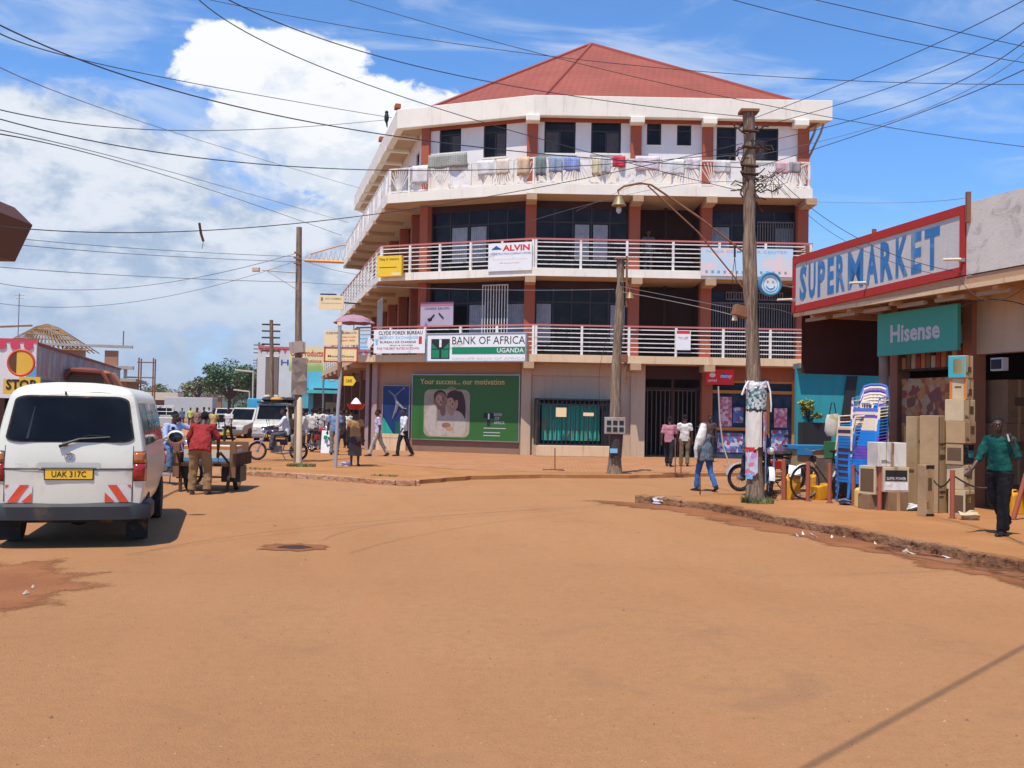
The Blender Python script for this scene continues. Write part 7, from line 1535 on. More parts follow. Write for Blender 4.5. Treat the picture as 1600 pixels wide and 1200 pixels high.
# the man in the dark green shirt crossing the pavement at the right, phone hand raised
def hand_relaxed(sd_):
    def f(w_, e, k):
        pd = nrm(w_-e); sx = nrm(Vector((.3*sd_,1,0))-pd*pd.dot(Vector((.3*sd_,1,0)))); nn = pd.cross(sx)*sd_
        out = [([w_-pd*.01, w_+pd*.045*k, w_+pd*.09*k], [(.024*k,.019*k),(.040*k,.017*k),(.038*k,.014*k)], 10, True, 0, tuple(sx))]
        for off, L in ((-.030,.058),(-.010,.072),(.010,.078),(.030,.068)):
            q = w_+pd*.085*k+sx*off*k; out.append(([q, q+pd*L*.5*k+nn*.004, q+pd*L*.85*k+nn*.022*k, q+pd*L*1.0*k+nn*.036*k], [.0098*k,.0092*k,.0086*k,.007*k], 8))
        q = w_+pd*.02*k+sx*.028*k; out.append(([q, q+sx*.026*k+pd*.025*k+nn*.01, q+sx*.030*k+pd*.062*k+nn*.018], [.013*k,.012*k,.009*k], 8)); return out
    return f
def hand_open(sd_):                                        # raised, fingers spread, palm to the camera
    def f(w_, e, k):
        pd = nrm(w_-e); sx = nrm(Vector((1,0,.1))-pd*pd.dot(Vector((1,0,.1)))); nn = pd.cross(sx)
        out = [([w_-pd*.01, w_+pd*.045*k, w_+pd*.09*k], [(.025*k,.020*k),(.042*k,.018*k),(.040*k,.014*k)], 10, True, 0, tuple(sx))]
        for off, L in ((-.031,.058),(-.011,.074),(.011,.078),(.031,.068)):
            q = w_+pd*.085*k+sx*off*k; d = nrm(pd+sx*off*7); out.append(([q, q+d*L*.5*k, q+d*L*.85*k-nn*.008*k, q+d*L*1.02*k-nn*.02*k], [.0100*k,.0094*k,.0088*k,.007*k], 8))
        q = w_+pd*.02*k-sx*.028*k*sd_; out.append(([q, q-sx*.030*k*sd_+pd*.022*k, q-sx*.045*k*sd_+pd*.055*k], [.013*k,.012*k,.009*k], 8)); return out
    return f
q = G(1550, 836, PZ)
man, mj = person('man in dark green shirt and black trousers walking past the cartons, one hand raised', (q.x+.10, q.y, PZ), 2.10, 1.68,
    dict(legs=[((-.02,.14,-1),(0,.02,-1)),((.02,-.14,-1),(0,-.85,-1))], arms=[((-.30,-.28,-1),(.20,.42,.95)),((.12,.45,-.9),(.0,.80,-.75))]), lean=.03, shirt=(.010,.085,.070), trouser=(.016,.015,.017), shoe=(.014,.014,.017), head=(.65,.05,.03), vox=.010, sleeve=1.35, fingers=(hand_open(1), hand_relaxed(1)), hem=.0, collar=True, loose=1.1, tl=1.18)
ms = MB(); wr_ = mj['wri'][0]; ms.tube([wr_+Vector((.01,.05,.03)), wr_+Vector((.02,.075,.12))], [.014,.012], 8); ms.build('held_phone', mat('silver_phone', (.6,.6,.58), .3), man)
# man in the red shirt pushing the cart, back to the camera, bent slightly forward
q = G(308, 774)
person('man in a red shirt and khaki trousers bending to push the cart', (q.x, q.y+.12, 0), .05, 1.74, dict(legs=[((-.10,.10,-1),(-.02,-.06,-1)),((.10,.22,-1),(.02,-.12,-1))], arms=[((-.42,.18,-1),(.10,.38,-1)),((.42,.18,-1),(-.10,.38,-1))]), lean=.42, shirt=(.34,.035,.035), trouser=(.30,.185,.085), shoe=(.10,.05,.03), head=(0,-.45,0), vox=.013, sleeve=.95, hem=.10, loose=1.32, tl=1.22)
# rider with blue shirt beyond the cart
q = Vector((at(268,700,22.6).x, 22.6, 0))
RIDE = dict(legs=[((-.30,.95,-.15),(-.05,.10,-1)),((.30,.95,-.15),(.05,.10,-1))], arms=[((-.20,.55,-.75),(.05,.9,-.1)),((.20,.55,-.75),(-.05,.9,-.1))])
RIDE2 = dict(legs=[((-.34,.80,-.28),(-.05,-.15,-1)),((.34,.80,-.28),(.05,-.15,-1))], arms=[((-.25,.30,-.85),(.25,.7,-.2)),((.25,.30,-.85),(-.25,.7,-.2))])
person('motorcycle rider in a pale blue shirt stretching his arm toward the cart man', (q.x-.05, q.y+.15, 0), PF+.75, 1.72, dict(legs=RIDE['legs'], arms=[((-.85,.35,-.25),(-.75,.45,.12)), ((.20,.4,-.85),(.05,.8,-.3))]), lean=.20, shirt=(.42,.50,.72), trouser=(.12,.18,.28), head=(.3,0,0), seat=.86, sleeve=1.3)
# two riders left
c = ML.location
person('rider in a white shirt holding the handlebar of the broadside motorcycle', (c.x-.14+.38, c.y, .1), PI/2+.12, 1.72, RIDE, lean=.12, shirt=(.68,.72,.80), trouser=(.10,.10,.11), head=(0,-.1,0), seat=.88, sleeve=1.5)
person('passenger in a pale shirt sitting behind the motorcycle rider', (c.x+.80, c.y+.05, .1), PI/2+.12, 1.66, RIDE2, lean=.05, shirt=(.66,.64,.58), trouser=(.28,.26,.24), seat=.90, sleeve=.8)
# riders at the right
c = MR2.location
person('rider bent over the handlebar in a red cap and slate shirt', (c.x-.08, c.y+.35, PZ), PI-.3, 1.70, RIDE, lean=.62, shirt=(.045,.07,.11), trouser=(.03,.04,.06), head=(.5,.2,0), cap=(.58,.015,.015), seat=.84, sleeve=1.5)
# walkers
Q = lambda x, y, z=.1: G(x, y, z)
def walker(label, px, py, rz, H, pose, z=.1, **k_): return person(label, Q(px, py, z), rz, H, pose, **k_)
walker('man in a blue shirt standing with his back turned by the grey sign post', 522, 711, .1, 1.74, STAND, shirt=(.20,.30,.46), trouser=(.24,.22,.20), sleeve=.8)
w_o, wj = walker('woman in a tan top and dark patterned skirt carrying a red basin on her head', 554, 728, .05, 1.64, STAND, shirt=(.42,.24,.10), sleeve=.2, skirt=m_patch('skirt_print', [(.035,.015,.015),(.10,.06,.045),(.14,.10,.07),(.03,.012,.01)], 5), shoe=(.03,.02,.02), hair=True)
q = w_o.location+Vector((0,0,wj['head'].z+.14)); o = thing('basin', 'red basin with white bundle carried on the woman head', 'basin', q, 0); MB().lathe([(.14,0),(.20,.02),(.27,.15),(.28,.16),(.24,.14),(.0,.06)], 20).build('basin_bowl', mat('red_enamel', (.40,.02,.02), .35), o, smooth=50); MB().lathe([(.17,.13),(.12,.22),(.06,.30),(.01,.34)], 12).build('cloth_bundle', WHITE, o, smooth=60)
walker('man in a lilac shirt and pale trousers striding left past the bank', 590, 713, PI/2+.1, 1.74, dict(legs=[((-.02,.42,-1),(0,.30,-1)),((.02,-.30,-1),(0,-.62,-1))], arms=[((-.16,-.25,-1),(-.05,.1,-1)),((.16,.15,-1),(.0,.35,-1))]), shirt=(.56,.48,.66), trouser=(.46,.40,.33), sleeve=.8)
walker('man in a white shirt and black trousers walking by the green billboard', 630, 713, PI/2+.5, 1.76, WALK2, shirt=(.70,.70,.74), trouser=(.03,.025,.025), sleeve=1.4, hem=.16)
walker('man in a pink shirt walking away toward the dark entrance', 1045, 729, -.35, 1.66, WALK, shirt=(.48,.20,.24), trouser=(.025,.025,.03), sleeve=.9, lean=.08)
walker('man in a white short sleeved shirt and khaki trousers by the entrance', 1069, 729, -.1, 1.70, STAND, shirt=(.72,.68,.62), trouser=(.22,.17,.10), sleeve=.7)
q = G(1101, 768, 0)
wo, wj = person('person in jeans and denim jacket with a white cloth over the head', (q.x, q.y, 0), .5, 1.62, WALK, shirt=(.13,.16,.20), trouser=(.05,.14,.36), sleeve=1.5, lean=.12, loose=1.35, hem=.16, hair=False, cap=(.16,.18,.22))
hc = wj['head']; fuse(MB().tube([hc+Vector((0,-.04,.10)), hc+Vector((-.06,-.08,-.05)), hc+Vector((-.14,-.10,-.25)), hc+Vector((-.19,-.08,-.46)), hc+Vector((-.20,-.06,-.70))], [(.07,.06),(.10,.09),(.13,.10),(.11,.08),(.07,.05)], 14, ref=(1,0,0)).build('head_cloth', m_cloth('white_cloth', (.72,.68,.62)), wo), .02, 2, .02)
# people in the street and by the shops at left
walker('man in a yellow shirt walking toward the camera in the street', 333, 690, PF, 1.74, WALK, z=0, shirt=(.55,.40,.16), trouser=(.03,.03,.035), sleeve=.7)
walker('man in a white checked shirt walking beside the yellow shirted man', 356, 691, PF-.2, 1.76, WALK2, z=0, shirt=(.68,.66,.66), trouser=(.03,.03,.035), sleeve=.7, check=(.4,.4,.45))
walker('far man in a dull red cap right behind the cart man head', 307, 684, PF, 1.74, STAND, z=0, shirt=(.35,.2,.15), vox=.03)
walker('far figure in a yellow green vest among the parked cars', 297, 668, PF, 1.72, STAND, z=0, shirt=(.55,.60,.08), vox=.03)
walker('far figure in blue clothes left of the yellow green vest', 284, 667, .4, 1.70, WALK, z=0, shirt=(.12,.18,.30), vox=.03)
cr = [(478,700,(.68,.66,.62),.3,'leftmost white shirted man of the crowd before the turquoise shop'),(487,703,(.62,.58,.52),-.2,'man in a cream shirt facing away in the crowd before the turquoise shop'),(497,702,(.72,.70,.68),.5,'man in a bright white shirt in the middle of the crowd'),(504,701,(.70,.64,.58),PF,'man in a loose white shirt facing out of the crowd'),(512,699,(.62,.62,.66),.1,'man in a grey white shirt at the right of the crowd'),(470,698,(.66,.64,.60),.9,'white shirted figure behind the cream marker post'),(541,700,(.66,.70,.66),PF,'vendor in a pale coat standing in the shop doorway'),(548,694,(.10,.06,.05),.3,'dark clothed figure in the shade of the shop doorway')]
for px, py, c_, rz, lb in cr: walker(lb, px, py, rz, 1.72+rnd.uniform(-.05,.05), STAND if rnd.random() < .6 else WALK, shirt=c_, trouser=(.04,.035,.04), sleeve=.8, vox=.025)
for px, py, c_, rz, lb in ((268,672,(.6,.58,.55),.3,'far pale shirted person near the pickup'),(318,676,(.30,.34,.42),2.8,'far grey blue shirted person left of the silver saloon'),(326,668,(.66,.6,.5),.5,'far cream shirted person left of the yellow shirted man'),(366,680,(.7,.7,.72),3.0,'far white shirted person right of the checked shirt man'),(493,694,(.22,.10,.10),.2,'dark red clothed person deeper in the crowd'),(507,693,(.66,.64,.6),2.6,'pale shirted person deepest in the crowd'),(462,690,(.6,.6,.62),.8,'grey shirted person behind the motorcycle passenger'),(535,706,(.09,.07,.08),1.5,'dark clothed person beside the sandwich board')): walker(lb, px, py, rz, 1.7, WALK, shirt=c_, trouser=(.05,.045,.05), sleeve=.8, vox=.03)
# figures on the balcony and inside the shop
q = vp(1013, 380, (0,39.6), (10,39.6)); person('dark figure leaning on the middle balcony rail in the stair bay', (q.x, 39.6, 7.26), PF, 1.70, STAND, shirt=(.10,.10,.11), vox=.025)
q = vp(650, 500, Cc+Vector((-2,-1,0)), A+Vector((0,-1.0,0)));
walker('figure standing in shade by the phone shop door', 1108, 722, PF, 1.70, STAND, shirt=(.10,.06,.05), vox=.025)
# ---------------------------------------------------------------- laundry on the top balcony
def garment(label, px, w_px, top, h_, m_, T=None, seed=0):
    r = random.Random(seed+px); p = T3F if px > 832 else T3M; P0 = p @ Vector((0,-.09,0)); P1 = p @ Vector((1,-.09,0))
    a, c = vp(px-w_px/2, 250, P0, P1), vp(px+w_px/2, 250, P0, P1); n = 10; mrows = 6; vs = []
    for j in range(mrows):
        for k in range(n+1):
            q = a.lerp(c, k/n); nn = (p.to_3x3() @ Vector((0,-1,0))); d = .02*math.sin(k*1.9+seed)+.012*j*math.sin(k*.9+seed*2)
            sl = .04*h_*math.sin(k*1.1+seed) if j == mrows-1 else 0
            vs.append(Vector((q.x, q.y, 10.49+top-h_*j/(mrows-1)+sl))+nn*(d+.015))
    b = MB(); b.add(vs, [(j*(n+1)+k, j*(n+1)+k+1, (j+1)*(n+1)+k+1, (j+1)*(n+1)+k) for j in range(mrows-1) for k in range(n)])
    o = b.build('laundry', m_, smooth=80, thick=.012); rebase(o, (a+c)*.5*1.0+Vector((0,0,10.0-((a+c)*.5).z))); tag(o, label, 'laundry', 'laundry on the top balcony rail')
cl = lambda n, c, ch=None: m_cloth(n, c, ch)
for i, (px, wp_, top, h_, col_, lb) in enumerate(((657,24,1.05,.75,(.74,.70,.66),'white sheet drying at the left end of the top balcony'),(700,60,1.42,.55,(.30,.30,.25),'big grey green checked blanket over the top balcony rail'),(760,26,1.04,.6,(.72,.70,.68),'white cloth hanging left of the peach towels'),(786,20,1.04,.62,(.72,.60,.50),'peach towel on the top balcony'),(818,18,1.04,.7,(.66,.46,.30),'orange towel near the balcony corner'),(845,16,1.04,.75,(.20,.24,.24),'dark patterned shirt just right of the balcony corner'),(868,20,1.04,.62,(.24,.32,.46),'blue grey checked cloth on the top balcony'),(893,26,1.04,.55,(.22,.28,.62),'bright blue checked cloth on the top balcony'),(932,14,1.04,.7,(.70,.60,.40),'pale yellow cloth on the top balcony'),(947,14,1.04,.62,(.50,.50,.52),'grey checked cloth on the top balcony'),(967,20,1.10,.42,(.62,.06,.10),'red cloth folded over the rail'),(1012,38,1.12,.55,(.74,.64,.66),'pale pink sheet right of the red cloth'),(1052,34,1.02,.60,(.74,.72,.70),'white sheet beside the pink one'),(1082,22,1.08,.45,(.70,.62,.64),'small pale cloth before the right column'),(1128,26,1.02,.5,(.66,.62,.60),'white cloth left of the poster pole on the top balcony'),(1222,20,1.0,.45,(.62,.40,.42),'pink striped cloth at the right end of the balcony'),(1242,18,1.0,.42,(.30,.28,.28),'row of small dark items at the right end of the balcony'))):
    garment(lb, px, wp_, top, h_, cl(f'laundry_{i}', col_, (.5,.5,.45) if 'checked' in lb else None), seed=i)
# ---------------------------------------------------------------- trees
def tree(label, loc, H, R_, seed, n=2600, leaf=.30, m_=None, name='tree', trunkh=.35, clumps=16, flat=.75, parent_m=BARK):
    r = random.Random(seed); o = thing(name, label, 'tree', loc, r.uniform(0,6), 'trees beyond the street' if H > 3 else 'bushes')
    b = MB(); th = H*trunkh; b.tube([(0,0,0),(.05*H*.1,0,th*.5),(0,0,th),(0,.02*H,H*.75)], [.035*H,.026*H,.022*H,.008*H], 8); cs = []
    for k in range(clumps):
        a = r.uniform(0, 2*PI); d = R_*math.sqrt(r.random())*.78; z = th+(H-th)*(.18+.62*r.random())*(1-.35*d/R_); c = Vector((d*math.cos(a), d*math.sin(a), z)); cs.append((c, R_*r.uniform(.22,.42)))
        b.tube([(0,0,th*.8), (c.x*.5,c.y*.5,(th+z)*.5), c], [.014*H,.008*H,.003*H], 5)
    b.build('trunk', parent_m, o, smooth=60); f = MB(); vs, fs = [], []
    for k in range(n):
        c, cr_ = r.choice(cs); u = Vector((r.gauss(0,1), r.gauss(0,1), r.gauss(0,1))).normalized()*(cr_*(.55+.5*r.random())); u.z *= flat; p = c+u
        t = Vector((r.uniform(-1,1), r.uniform(-1,1), r.uniform(-.4,.6))).normalized(); s_ = t.cross(Vector((r.uniform(-1,1), r.uniform(-1,1), 1))).normalized(); L = leaf*r.uniform(.6,1.3)
        i = len(vs); vs += [p-t*L*.5, p+s_*L*.28, p+t*L*.5, p-s_*L*.28]; fs.append((i,i+1,i+2,i+3))
    f.add(vs, fs); f.build('crown', m_ or LEAF, o); return o
def gp(px, Y, z=0): q = at(px, 640, Y); return (q.x, Y, z)
tree('large dark green spreading tree at the end of the street', gp(358,150), 10.4, 4.5, 1, 6500, .42, clumps=30)
tree('second green tree merging at the right of the large tree', gp(392,160), 9.0, 3.6, 2, 2600, .42)
tree('loose feathery palm like tree left of the large tree', gp(309,170), 7.6, 2.6, 3, 1100, .55, LEAF2, trunkh=.5)
tree('small tree with thin crown further left of the feathery tree', gp(285,180), 5.6, 3.0, 4, 1300, .5, LEAF2)
tree('low olive tree over the earth wall in the distance', gp(250,220), 7.0, 5.5, 5, 1700, .6, LEAF2)
tree('low dull tree at the far left of the horizon gap', gp(232,230), 6.5, 5, 6, 1500, .6)
tree('green shrub at the roadside below the large tree', gp(398,120), 3.2, 2.6, 7, 1200, .35, name='bush', trunkh=.15)
tree('low shrub before the earth wall', gp(275,150), 3.0, 4.5, 8, 1300, .4, LEAF2, name='bush', trunkh=.15)
q = at(1264, 618, 30.2); tree('yellow green bush growing on the dark counter beyond the bank', (q.x, 30.2, 1.55), .95, .38, 9, 700, .10, m_leaf('yellow_green_leaf', (.16,.20,.03), (.30,.30,.07)), name='bush', trunkh=.1)
for i in range(14):
    r = random.Random(50+i); px = -260+i*52 if i < 9 else 330+(i-9)*34; Yd = r.uniform(250,420)
    tree(['broad','rounded','tall','low','ragged','dense','thin'][i%7]+(' far tree left of the street gap' if i < 9 else ' far tree right of the street gap'), gp(px, Yd), r.uniform(7,11), r.uniform(5,9), 60+i, 900, .9, LEAF2 if i%3 == 0 else LEAF)
# ---------------------------------------------------------------- hills
def hill(name, x0, x1, Y, h, seed, m_):
    r = random.Random(seed); nx, ny = 60, 8; vs = []; ph = [r.uniform(0,6) for _ in range(4)]
    for j in range(ny+1):
        for i in range(nx+1):
            x = x0+(x1-x0)*i/nx; e = math.sin(PI*j/ny); t = i/nx; w_ = .62+.22*math.sin(t*5+ph[0])+.10*math.sin(t*13+ph[1])+.04*math.sin(t*31+ph[2]); w_ *= min(1, t*6)*min(1, (1-t)*6)
            vs.append((x, Y+(j-ny/2)*120, -.5+h*w_*e))
    struct(MB().add(vs, [(j*(nx+1)+i, j*(nx+1)+i+1, (j+1)*(nx+1)+i+1, (j+1)*(nx+1)+i) for j in range(ny) for i in range(nx)]).build(name, m_, smooth=80))
HM = m_earth('wooded_hill', (.030,.050,.022), (.055,.075,.035)); hill('hills', -2600, 900, 2300, 72, 3, HM); hill('hills', -2000, 2500, 1500, 22, 5, HM)
# ---------------------------------------------------------------- left side of the street
def block(name, label, cat, x, y, L, Dp, H, rz, wall, parts=None, group=None):
    o = thing(name, label, cat, (x, y, 0), rz, group); return o
# lateral lines parallel to the street; u = distance to the right of the camera axis line, measured along ACROSS at the given depth
def SP_(u, Y): return Vector((-.2575*Y+u, Y, 0))
MUR = m_patch('mural_print', [(.36,.34,.37),(.32,.29,.33),(.34,.20,.22),(.22,.26,.38),(.40,.37,.36),(.28,.24,.24)], 2.2)
o = thing('mural_shop', 'shop row with strawberry mural on white parapet and red scalloped edge', 'building', SP_(-7.3, 35), SYAW-PI/2)
# local frame: x runs back along the street away from the camera, y to the left
Lm = 24; o.rotation_euler.z = SYAW+PI/2; o.matrix_basis = Matrix.LocRotScale(o.location, Euler((0,0,SYAW+PI/2)), None)
MB().bx(0,Lm,.0,.15,2.6,3.75).build('parapet', MUR, o); MB().bx(0,Lm,-.06,.18,3.75,3.84).build('red_edge', mat('scallop_red', (.30,.06,.05), .7, dirt=.4), o)
MB().bx(0,Lm,2.0,2.2,0,2.6).bx(0,Lm,.15,6,3.4,3.5).bx(Lm-.2,Lm,.15,6,0,3.4).build('back_wall', BROWNW, o); pc = MB()
for k in range(13): pc.bx(k*2-.08,k*2+.08,.0,.16,0,2.6)
pc.bx(0,Lm,.0,.14,2.35,2.6); pc.build('veranda_posts', mat('blue_grey_post', (.16,.18,.24), .7, dirt=.3), o)
MB().bx(-.15,0,-.05,6,1.9,3.9).build('end_wall', m_plaster('mural_white', (.72,.70,.68), (.5,.3,.25), .2), o); sc_ = MB()
for k in range(14): sc_.lathe([(0,-.02),(.15,-.02),(.15,.02),(0,.02)], 14, 0, Matrix.Translation((-.17, .2+k*.42, 3.70)) @ Matrix.Rotation(PI/2,4,'Y'))
sc_.bx(-.17,-.15,-.05,6,3.8,3.92); sc_.build('red_scallops', mat('strawberry_red', (.60,.06,.10), .5), o); lf = MB()
for k in range(6): lf.lathe([(0,-.02),(.17,-.02),(.17,.02),(0,.02)], 10, 0, Matrix.Translation((-.17, .4+k*.85, 3.15-.2*(k%2))) @ Matrix.Rotation(.7*(-1)**k,4,'X') @ Matrix.Scale(.55,4,(0,1,0)) @ Matrix.Rotation(PI/2,4,'Y'))
lf.build('leaf_marks', mat('mural_green', (.22,.50,.28), .5), o); MB().bx(-.16,-.151,-.05,.25,1.9,3.0).build('blue_panel', mat('mural_blue', (.10,.35,.58), .5), o)
MB().bx(-.15,0,.9,6,0,1.9).build('low_wall', BROWNW, o)
# stop sign pair on a stand, beyond the minibus
q = at(33, 567, 22); o = thing('stop_sign', 'round orange yellow disc with red rim above a yellow plate reading STOP', 'sign', (q.x, q.y, 0), .1)
RT = Matrix.Rotation(PI/2, 4, 'X')
MB().lathe([(0,-.012),(.255,-.012),(.255,.012),(0,.012)], 28, 0, Matrix.Translation((0,0,q.z)) @ RT).build('disc', mat('sign_amber', (.72,.42,.05), .5, dirt=.2), o); MB().add(*torus(.27,.028,32,8), 0, Matrix.Translation((0,0,q.z)) @ RT).build('rim', mat('sign_rim_red', (.62,.07,.02), .5), o, smooth=60)
z1 = at(33, 601, 22).z; pl = MB().bx(-.02,.42,-.04,0,z1-.17,z1+.17).bx(-.34,-.02,-.04,0,z1-.21,z1+.12).build('plate', mat('sign_amber', (0,0,0)), o); MB().text('STOP', .03, z1, .62, .22, -.05, .03).build('lettering', INK, pl)
dk = MB(); dk.add([(.245*math.cos(a), -.014, q.z+.245*math.sin(a)) for a in [PI*.62+k*PI*.76/12 for k in range(13)]], [tuple(range(13))]); dk.build('painted_shadow', mat('sign_shadow_brown', (.12,.05,.02), .7), o)  # shadow on the left of the disc, painted as a dark segment
MB().tube([(0,.04,0),(0,.04,q.z-.2)], .03, 8).build('post_pipe', STEEL, o)
# timber roofed house under construction
q = at(62, 560, 62); o = thing('unfinished_house', 'unfinished brick house with bare timber roof frame behind the mural shops', 'building', (q.x, 66, 0), SYAW)
BR = m_plaster('raw_brick', (.40,.20,.12), (.5,.42,.34), .4, streak=False, sc=3)
MB().bx(-5,3.6,0,7,0,3.3).bx(-5,-2.2,-.1,.2,4.3,5.6).bx(-.4,1.0,-.1,.3,4.4,5.4).bx(2.2,3.0,-.1,.3,4.3,5.3).bx(-2.4,-1.2,-.1,.3,4.3,5.2).build('wall', BR, o)
MB().bx(-5.4,4.2,-.5,7,3.3,3.5).bx(-5.4,4.0,-.5,.2,4.1,4.3).bx(-3.4,3.9,-.3,.2,5.5,5.65).build('floor_slab', mat('grey_concrete', (.42,.38,.33), .8, dirt=.3), o)
for x in (-4.8,-3.2,.2,1.6,3.4): MB().bx(x,x+.2,-.2,.0,3.5,4.1).build('slab_post', mat('grey_concrete', (0,0,0)), o)
tm = MB(); ax, az_ = -1.6, 7.0
for k in range(19):
    x = -4.2+k*.31; tm.tube([(x,-.4,5.25),(ax+(x-ax)*.25,1.5,az_-abs(x-ax)*.08)], .045, 4); tm.tube([(x,3.6,5.25),(ax+(x-ax)*.25,1.5,az_-abs(x-ax)*.08)], .045, 4)
for k in range(5): t = k/5; tm.tube([(-4.4+(2.6)*t,-.4+1.9*t,5.25+1.7*t),(1.5-(2.9)*t,-.4+1.9*t,5.25+1.7*t)], .04, 4)
tm.tube([(-6.5,0,6.4),(-2.2,0,6.75)], .07, 5).tube([(-5.6,0,4.3),(-5.6,0,6.6)], .06, 5).tube([(3.3,0,5.6),(3.3,0,6.6)], .04, 4).build('roof_timber', TIMBER, o)
sc_ = MB()
for x, y in ((4.3,0),(5.2,0),(4.3,1.5),(5.2,1.5)): sc_.tube([(x,y,0),(x,y,4.9)], .05, 5)
sc_.tube([(3.4,0,3.6),(5.3,0,3.6)], .04, 4).tube([(4.2,0,4.6),(5.3,0,4.6)], .04, 4).build('scaffold', RUST, o)
q = at(30, 470, 60); o = thing('tv_aerial', 'thin television aerial on a mast at the left', 'aerial', (q.x, 60, 0)); MB().tube([(0,0,0),(0,0,8.2)], .03, 5).tube([(-.3,0,8.1),(.3,0,8.1)], .02, 4).tube([(-.2,0,7.9),(.25,0,7.9)], .02, 4).build('mast', STEEL, o)
# corner of a roof box entering at the upper left
q = at(12, 365, 14.5); o = thing('sign_box', 'dark brown boxed eave jutting in at the left edge of the photo', 'eave', (q.x-2.6, 14.5, 0), 0); bz = q.z; KS = Matrix.Scale(1.61, 4)
MB().prism([(0,-.20),(1.52,-.20),(1.67,.14),(1.50,.30),(0,.48)], -.35, .35, 0, Matrix.Translation((0,0,bz)) @ KS @ Matrix.Rotation(PI/2,4,'X')).build('eave_box', mat('dark_brown_board', (.10,.04,.025), .7, var=.3), o, bevel=.01)
MB().bx(-.2,.0,-.2,.2,0,bz+1.2).build('support_post', mat('dark_brown_board', (0,0,0)), o); MB().bx(0,2.2,-.5,-.42,bz+.5,bz+1.2).build('upper_board', mat('mauve_board2', (.25,.18,.2), .6), o)
# ---------------------------------------------------------------- right side of the street beyond the bank
o = thing('turquoise_shop', 'turquoise painted shop with awning at the far left of the bank', 'building', SP_(3.9, 66), SYAW)
o.matrix_basis = Matrix.LocRotScale(o.location, Euler((0,0,SYAW)), None)
MB().bx(0,.2,0,62,3.1,4.6).build('parapet', TURQ, o); MB().bx(.2,7,-.0,.2,3.1,4.7).build('front_parapet', TURQ, o); MB().bx(-.3,7,-1.6,-.0,2.75,2.95).build('awning', mat('awning_turquoise', (.12,.55,.60), .6), o)
MB().bx(1.8,7,2.0,2.2,0,3.1).bx(1.8,2.0,2.2,62,0,3.1).bx(.2,8,2.2,62,4.2,4.3).build('back_wall', BROWNW, o); TC = mat('turquoise_column', (.14,.50,.60), .7, dirt=.2)
for k in range(21): MB().bx(0,.3,k*3,k*3+.35,0,3.1).build('column', TC, o)
MB(); MB().text('MARKET', 2.6, 3.95, 3.6, .7, -.02, .03).build('lettering', mat('white_red_ink', (.7,.55,.6), .5), o)
MB().bx(1.2,5.5,-.9,-.4,.0,.9).bx(1.2,5.5,.8,1.2,1.5,2.2,1).build('counter', [DARKWOOD, mat('wares_cream', (.55,.42,.25), .7)], o)
o = thing('banner_building', 'white building with red scalloped parapet above the turquoise shop', 'building', SP_(3.4, 92), SYAW)
o.matrix_basis = Matrix.LocRotScale(o.location, Euler((0,0,SYAW)), None); WB = m_plaster('pale_wall', (.70,.66,.62), (.5,.35,.25), .3)
MB().bx(-2.5,9,0,8,0,7.2).build('wall', WB, o); sc_ = MB()
for k in range(22): sc_.add([(-2.5+k*.52,-.02,7.2),(-2.5+k*.52+.5,-.02,7.2),(-2.5+k*.52+.25,-.02,6.65)], [(0,2,1)])
sc_.bx(-2.5,9,-.05,-.01,7.1,7.3).build('red_scallops', mat('scallop_pink', (.62,.12,.12), .6), o); MB().text('HOTEL', 1.2, 5.9, 3.4, .5, -.02, .01).build('lettering', NAVY, o); MB().bx(-1.6,-.9,-.05,0,1,3.6).build('window', GLASS, o)
o, w_, h = plane_sign('shop_sign', 'long green and yellow painted shop sign left of the sign post', 'sign', (-20,62), (0,62), 452, 512, 541, 580)
mq, g, bb = new_mat('green_yellow_board'); oc = g.coord('Object'); x, y, z = g.sep(oc); g.put(bb.inputs['Base Color'], g.mix(g.ss(g.m('ADD', z, g.m('MULTIPLY', g.noise(oc, 2, 4), .6)), .5, 1.0), (.30,.48,.14), (.78,.68,.38)))
board(o, w_, h, mq, 0, None, .08); MB().text('OL  Products', -.1, h*.72, w_*.85, h*.26, -.01, .02).text('Solutions', .2, h*.42, w_*.5, h*.14, -.01, .01).build('lettering', REDINK, o); MB().tube([(-w_*.4,.05,-4.2),(-w_*.4,.05,h)], .06, 5).tube([(w_*.4,.05,-4.2),(w_*.4,.05,h)], .06, 5).build('support', STEEL, o)
q = at(425, 588, 58); o = thing('billboard', 'tall brown panel with white caps seen behind the leaning poles', 'panel', (q.x, 58, 0)); z0_, z1_ = at(425,617,58).z, at(425,558,58).z; MB().bx(-.36,.36,-.1,.1,z0_,z1_).build('panel', mat('panel_brown', (.20,.15,.12), .7, var=.2), o); MB().bx(-.38,.38,-.12,.12,z1_,z1_+.09).bx(-.38,.38,-.12,.12,z0_-.09,z0_).build('cap', WHITE, o); MB().bx(-.08,.08,-.06,.06,0,z0_-.09).build('support', RUST, o)
for i, (px, yb, yt, Y, lb) in enumerate(((424,650,500,56,'far wooden pole with many cross arms'),(405,650,535,95,'further wooden pole of the receding row'),(402,648,560,130,'furthest thin pole of the receding row'))):
    b0 = at(px+2, 640, Y); t = at(px, yt, Y); lp = log_pole(lb, (b0.x, Y, 0), (t.x, Y, t.z), .14, .10, seed=30+i, knots=False, group='poles along the street', n=8)
    cm = MB()
    for k in range(5 if i == 0 else 3): zz = t.z-.25-k*.36; cm.tube([(-.5+t.x-b0.x,0,zz),(.5+t.x-b0.x,0,zz)], .045, 4)
    cm.build('cross_arm', DARKWOOD, lp)
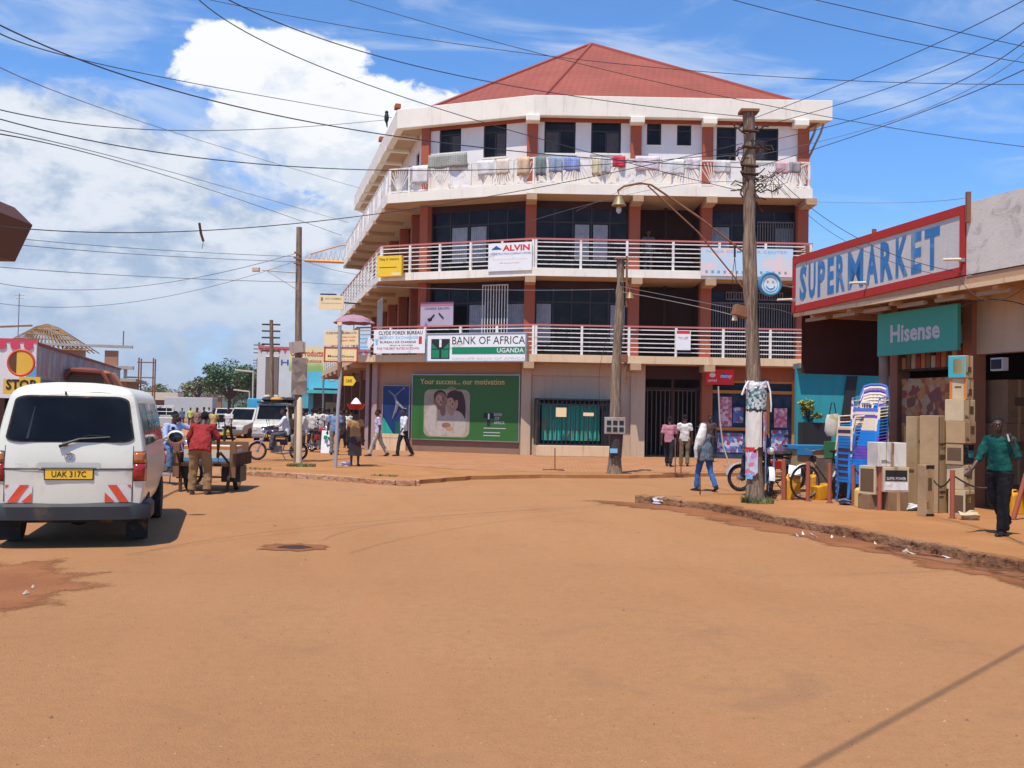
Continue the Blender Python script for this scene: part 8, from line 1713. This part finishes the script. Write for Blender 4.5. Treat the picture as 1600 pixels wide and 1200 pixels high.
for i, (x0, x1, yy, Y, lb) in enumerate(((367,396,578,100,'upper pale lamp arm reaching left from the receding poles'),(365,390,609,115,'lower pale lamp arm reaching left from the receding poles'))):
    a, c = at(x0, yy, Y), at(x1, yy+3, Y); tag(rebase(MB().tube([a, c], .09, 5).tube([c, Vector((c.x, c.y, 0))], .09, 5).build('street_lamp', mat('pale_arm', (0,0,0))), (c.x, c.y, 0)), lb, 'street lamp', 'street lamps')
# far low structures closing the street
q = at(295, 640, 190); o = thing('earth_wall', 'long red brown wall in the distance across the street end', 'wall', (q.x-6, 190, 0)); MB().bx(-26,12,0,.6,0,3.6).build('wall_face', mat('red_brown_far', (.26,.12,.06), .9, dirt=.4, var=.3), o); MB().bx(-26,12,-.3,.9,3.6,3.8).build('coping', mat('far_red_tile', (.22,.08,.05), .8), o)
q = at(232, 640, 120); o = thing('far_shed', 'pale roofed shed at the left of the street gap', 'building', (q.x, 120, 0), .2); MB().bx(-3,3,0,5,0,2.5).build('wall', mat('shed_brown', (.20,.11,.07), .8, dirt=.3), o); MB().bx(-3.3,3.3,-.5,5.4,2.5,3.4).build('roof', mat('cream_sheet', (.62,.52,.40), .6, dirt=.3), o)
q = at(285, 640, 110); o = thing('trailer', 'long pale grey container beyond the parked cars', 'container', (q.x, 112, 0), .05); MB().bx(-2.6,2.6,0,2.4,.6,2.8).build('box', mat('pale_grey_sheet', (.42,.44,.44), .6, dirt=.2), o, bevel=.05)
for s_ in (-1.8,1.8): MB().tube([(s_,0,.45),(s_,2.4,.45)], .45, 12).build('wheel', BLACK, o)
# tower crane jib behind the bank
p0, p1 = at(476, 407, 190), at(640, 414, 190); o = thing('tower_crane', 'orange tower crane jib behind the bank balcony', 'crane', (p1.x, 190, 0)); lc = MB(); a = p0-Vector((p1.x,190,0)); c = p1-Vector((p1.x,190,0)); N = 22
lc.tube([a, c], .30, 4).tube([a+Vector((1,0,1.2)), a.lerp(c,.35)+Vector((0,0,3.2)), c+Vector((0,0,2.2))], .14, 4)
for k in range(N):
    t0 = a.lerp(c, k/N); t1 = a.lerp(c, (k+.5)/N)+Vector((0,0,1.1+1.2*min(1,k/7))); t2 = a.lerp(c, (k+1)/N); lc.tube([t0,t1,t2], .07, 3)
lc.build('jib', mat('crane_orange', (.62,.30,.08), .5), o); MB().tube([(0,0,0),(0,0,c.z)], .8, 4).build('mast', mat('crane_orange', (0,0,0)), o)
# low buildings closing the sides so nothing is empty beyond the frame edges
for i, (x, y, L, H, c_) in enumerate(((-30,20,8,4,(.45,.30,.2)),(30,60,14,5,(.4,.36,.3)),(48,52,12,4,(.3,.34,.33)))):
    o = thing('low_building', ['plain ochre building outside the left of the view','grey plastered building beyond the side street','grey green building further along the side street'][i], 'building', (x, y, 0), .1); MB().bx(-L/2,L/2,0,8,0,H).build('wall', m_plaster(f'side_wall_{i}', c_), o); MB().bx(-L/2-.4,L/2+.4,-.6,8.5,H,H+.25).build('roof', mat('sheet_roof', (0,0,0)), o)
    for k in range(3): MB().bx(-L/2+1+k*L/3.2, -L/2+2.2+k*L/3.2, -.05, .02, .9, 2.3).build('window', GLASS, o)
# ---------------------------------------------------------------- haze
hz = MB().bx(-3500,3500,-250,4200,-1,260).build('haze', new_mat('haze_air')[0]); hz['kind'] = 'stuff'
hm = hz.data.materials[0].node_tree; hm.nodes.clear(); pv_ = hm.nodes.new('ShaderNodeVolumePrincipled'); pv_.inputs['Color'].default_value = (.72,.80,.90,1); pv_.inputs['Density'].default_value = .00022; ho = hm.nodes.new('ShaderNodeOutputMaterial'); hm.links.new(pv_.outputs[0], ho.inputs['Volume'])
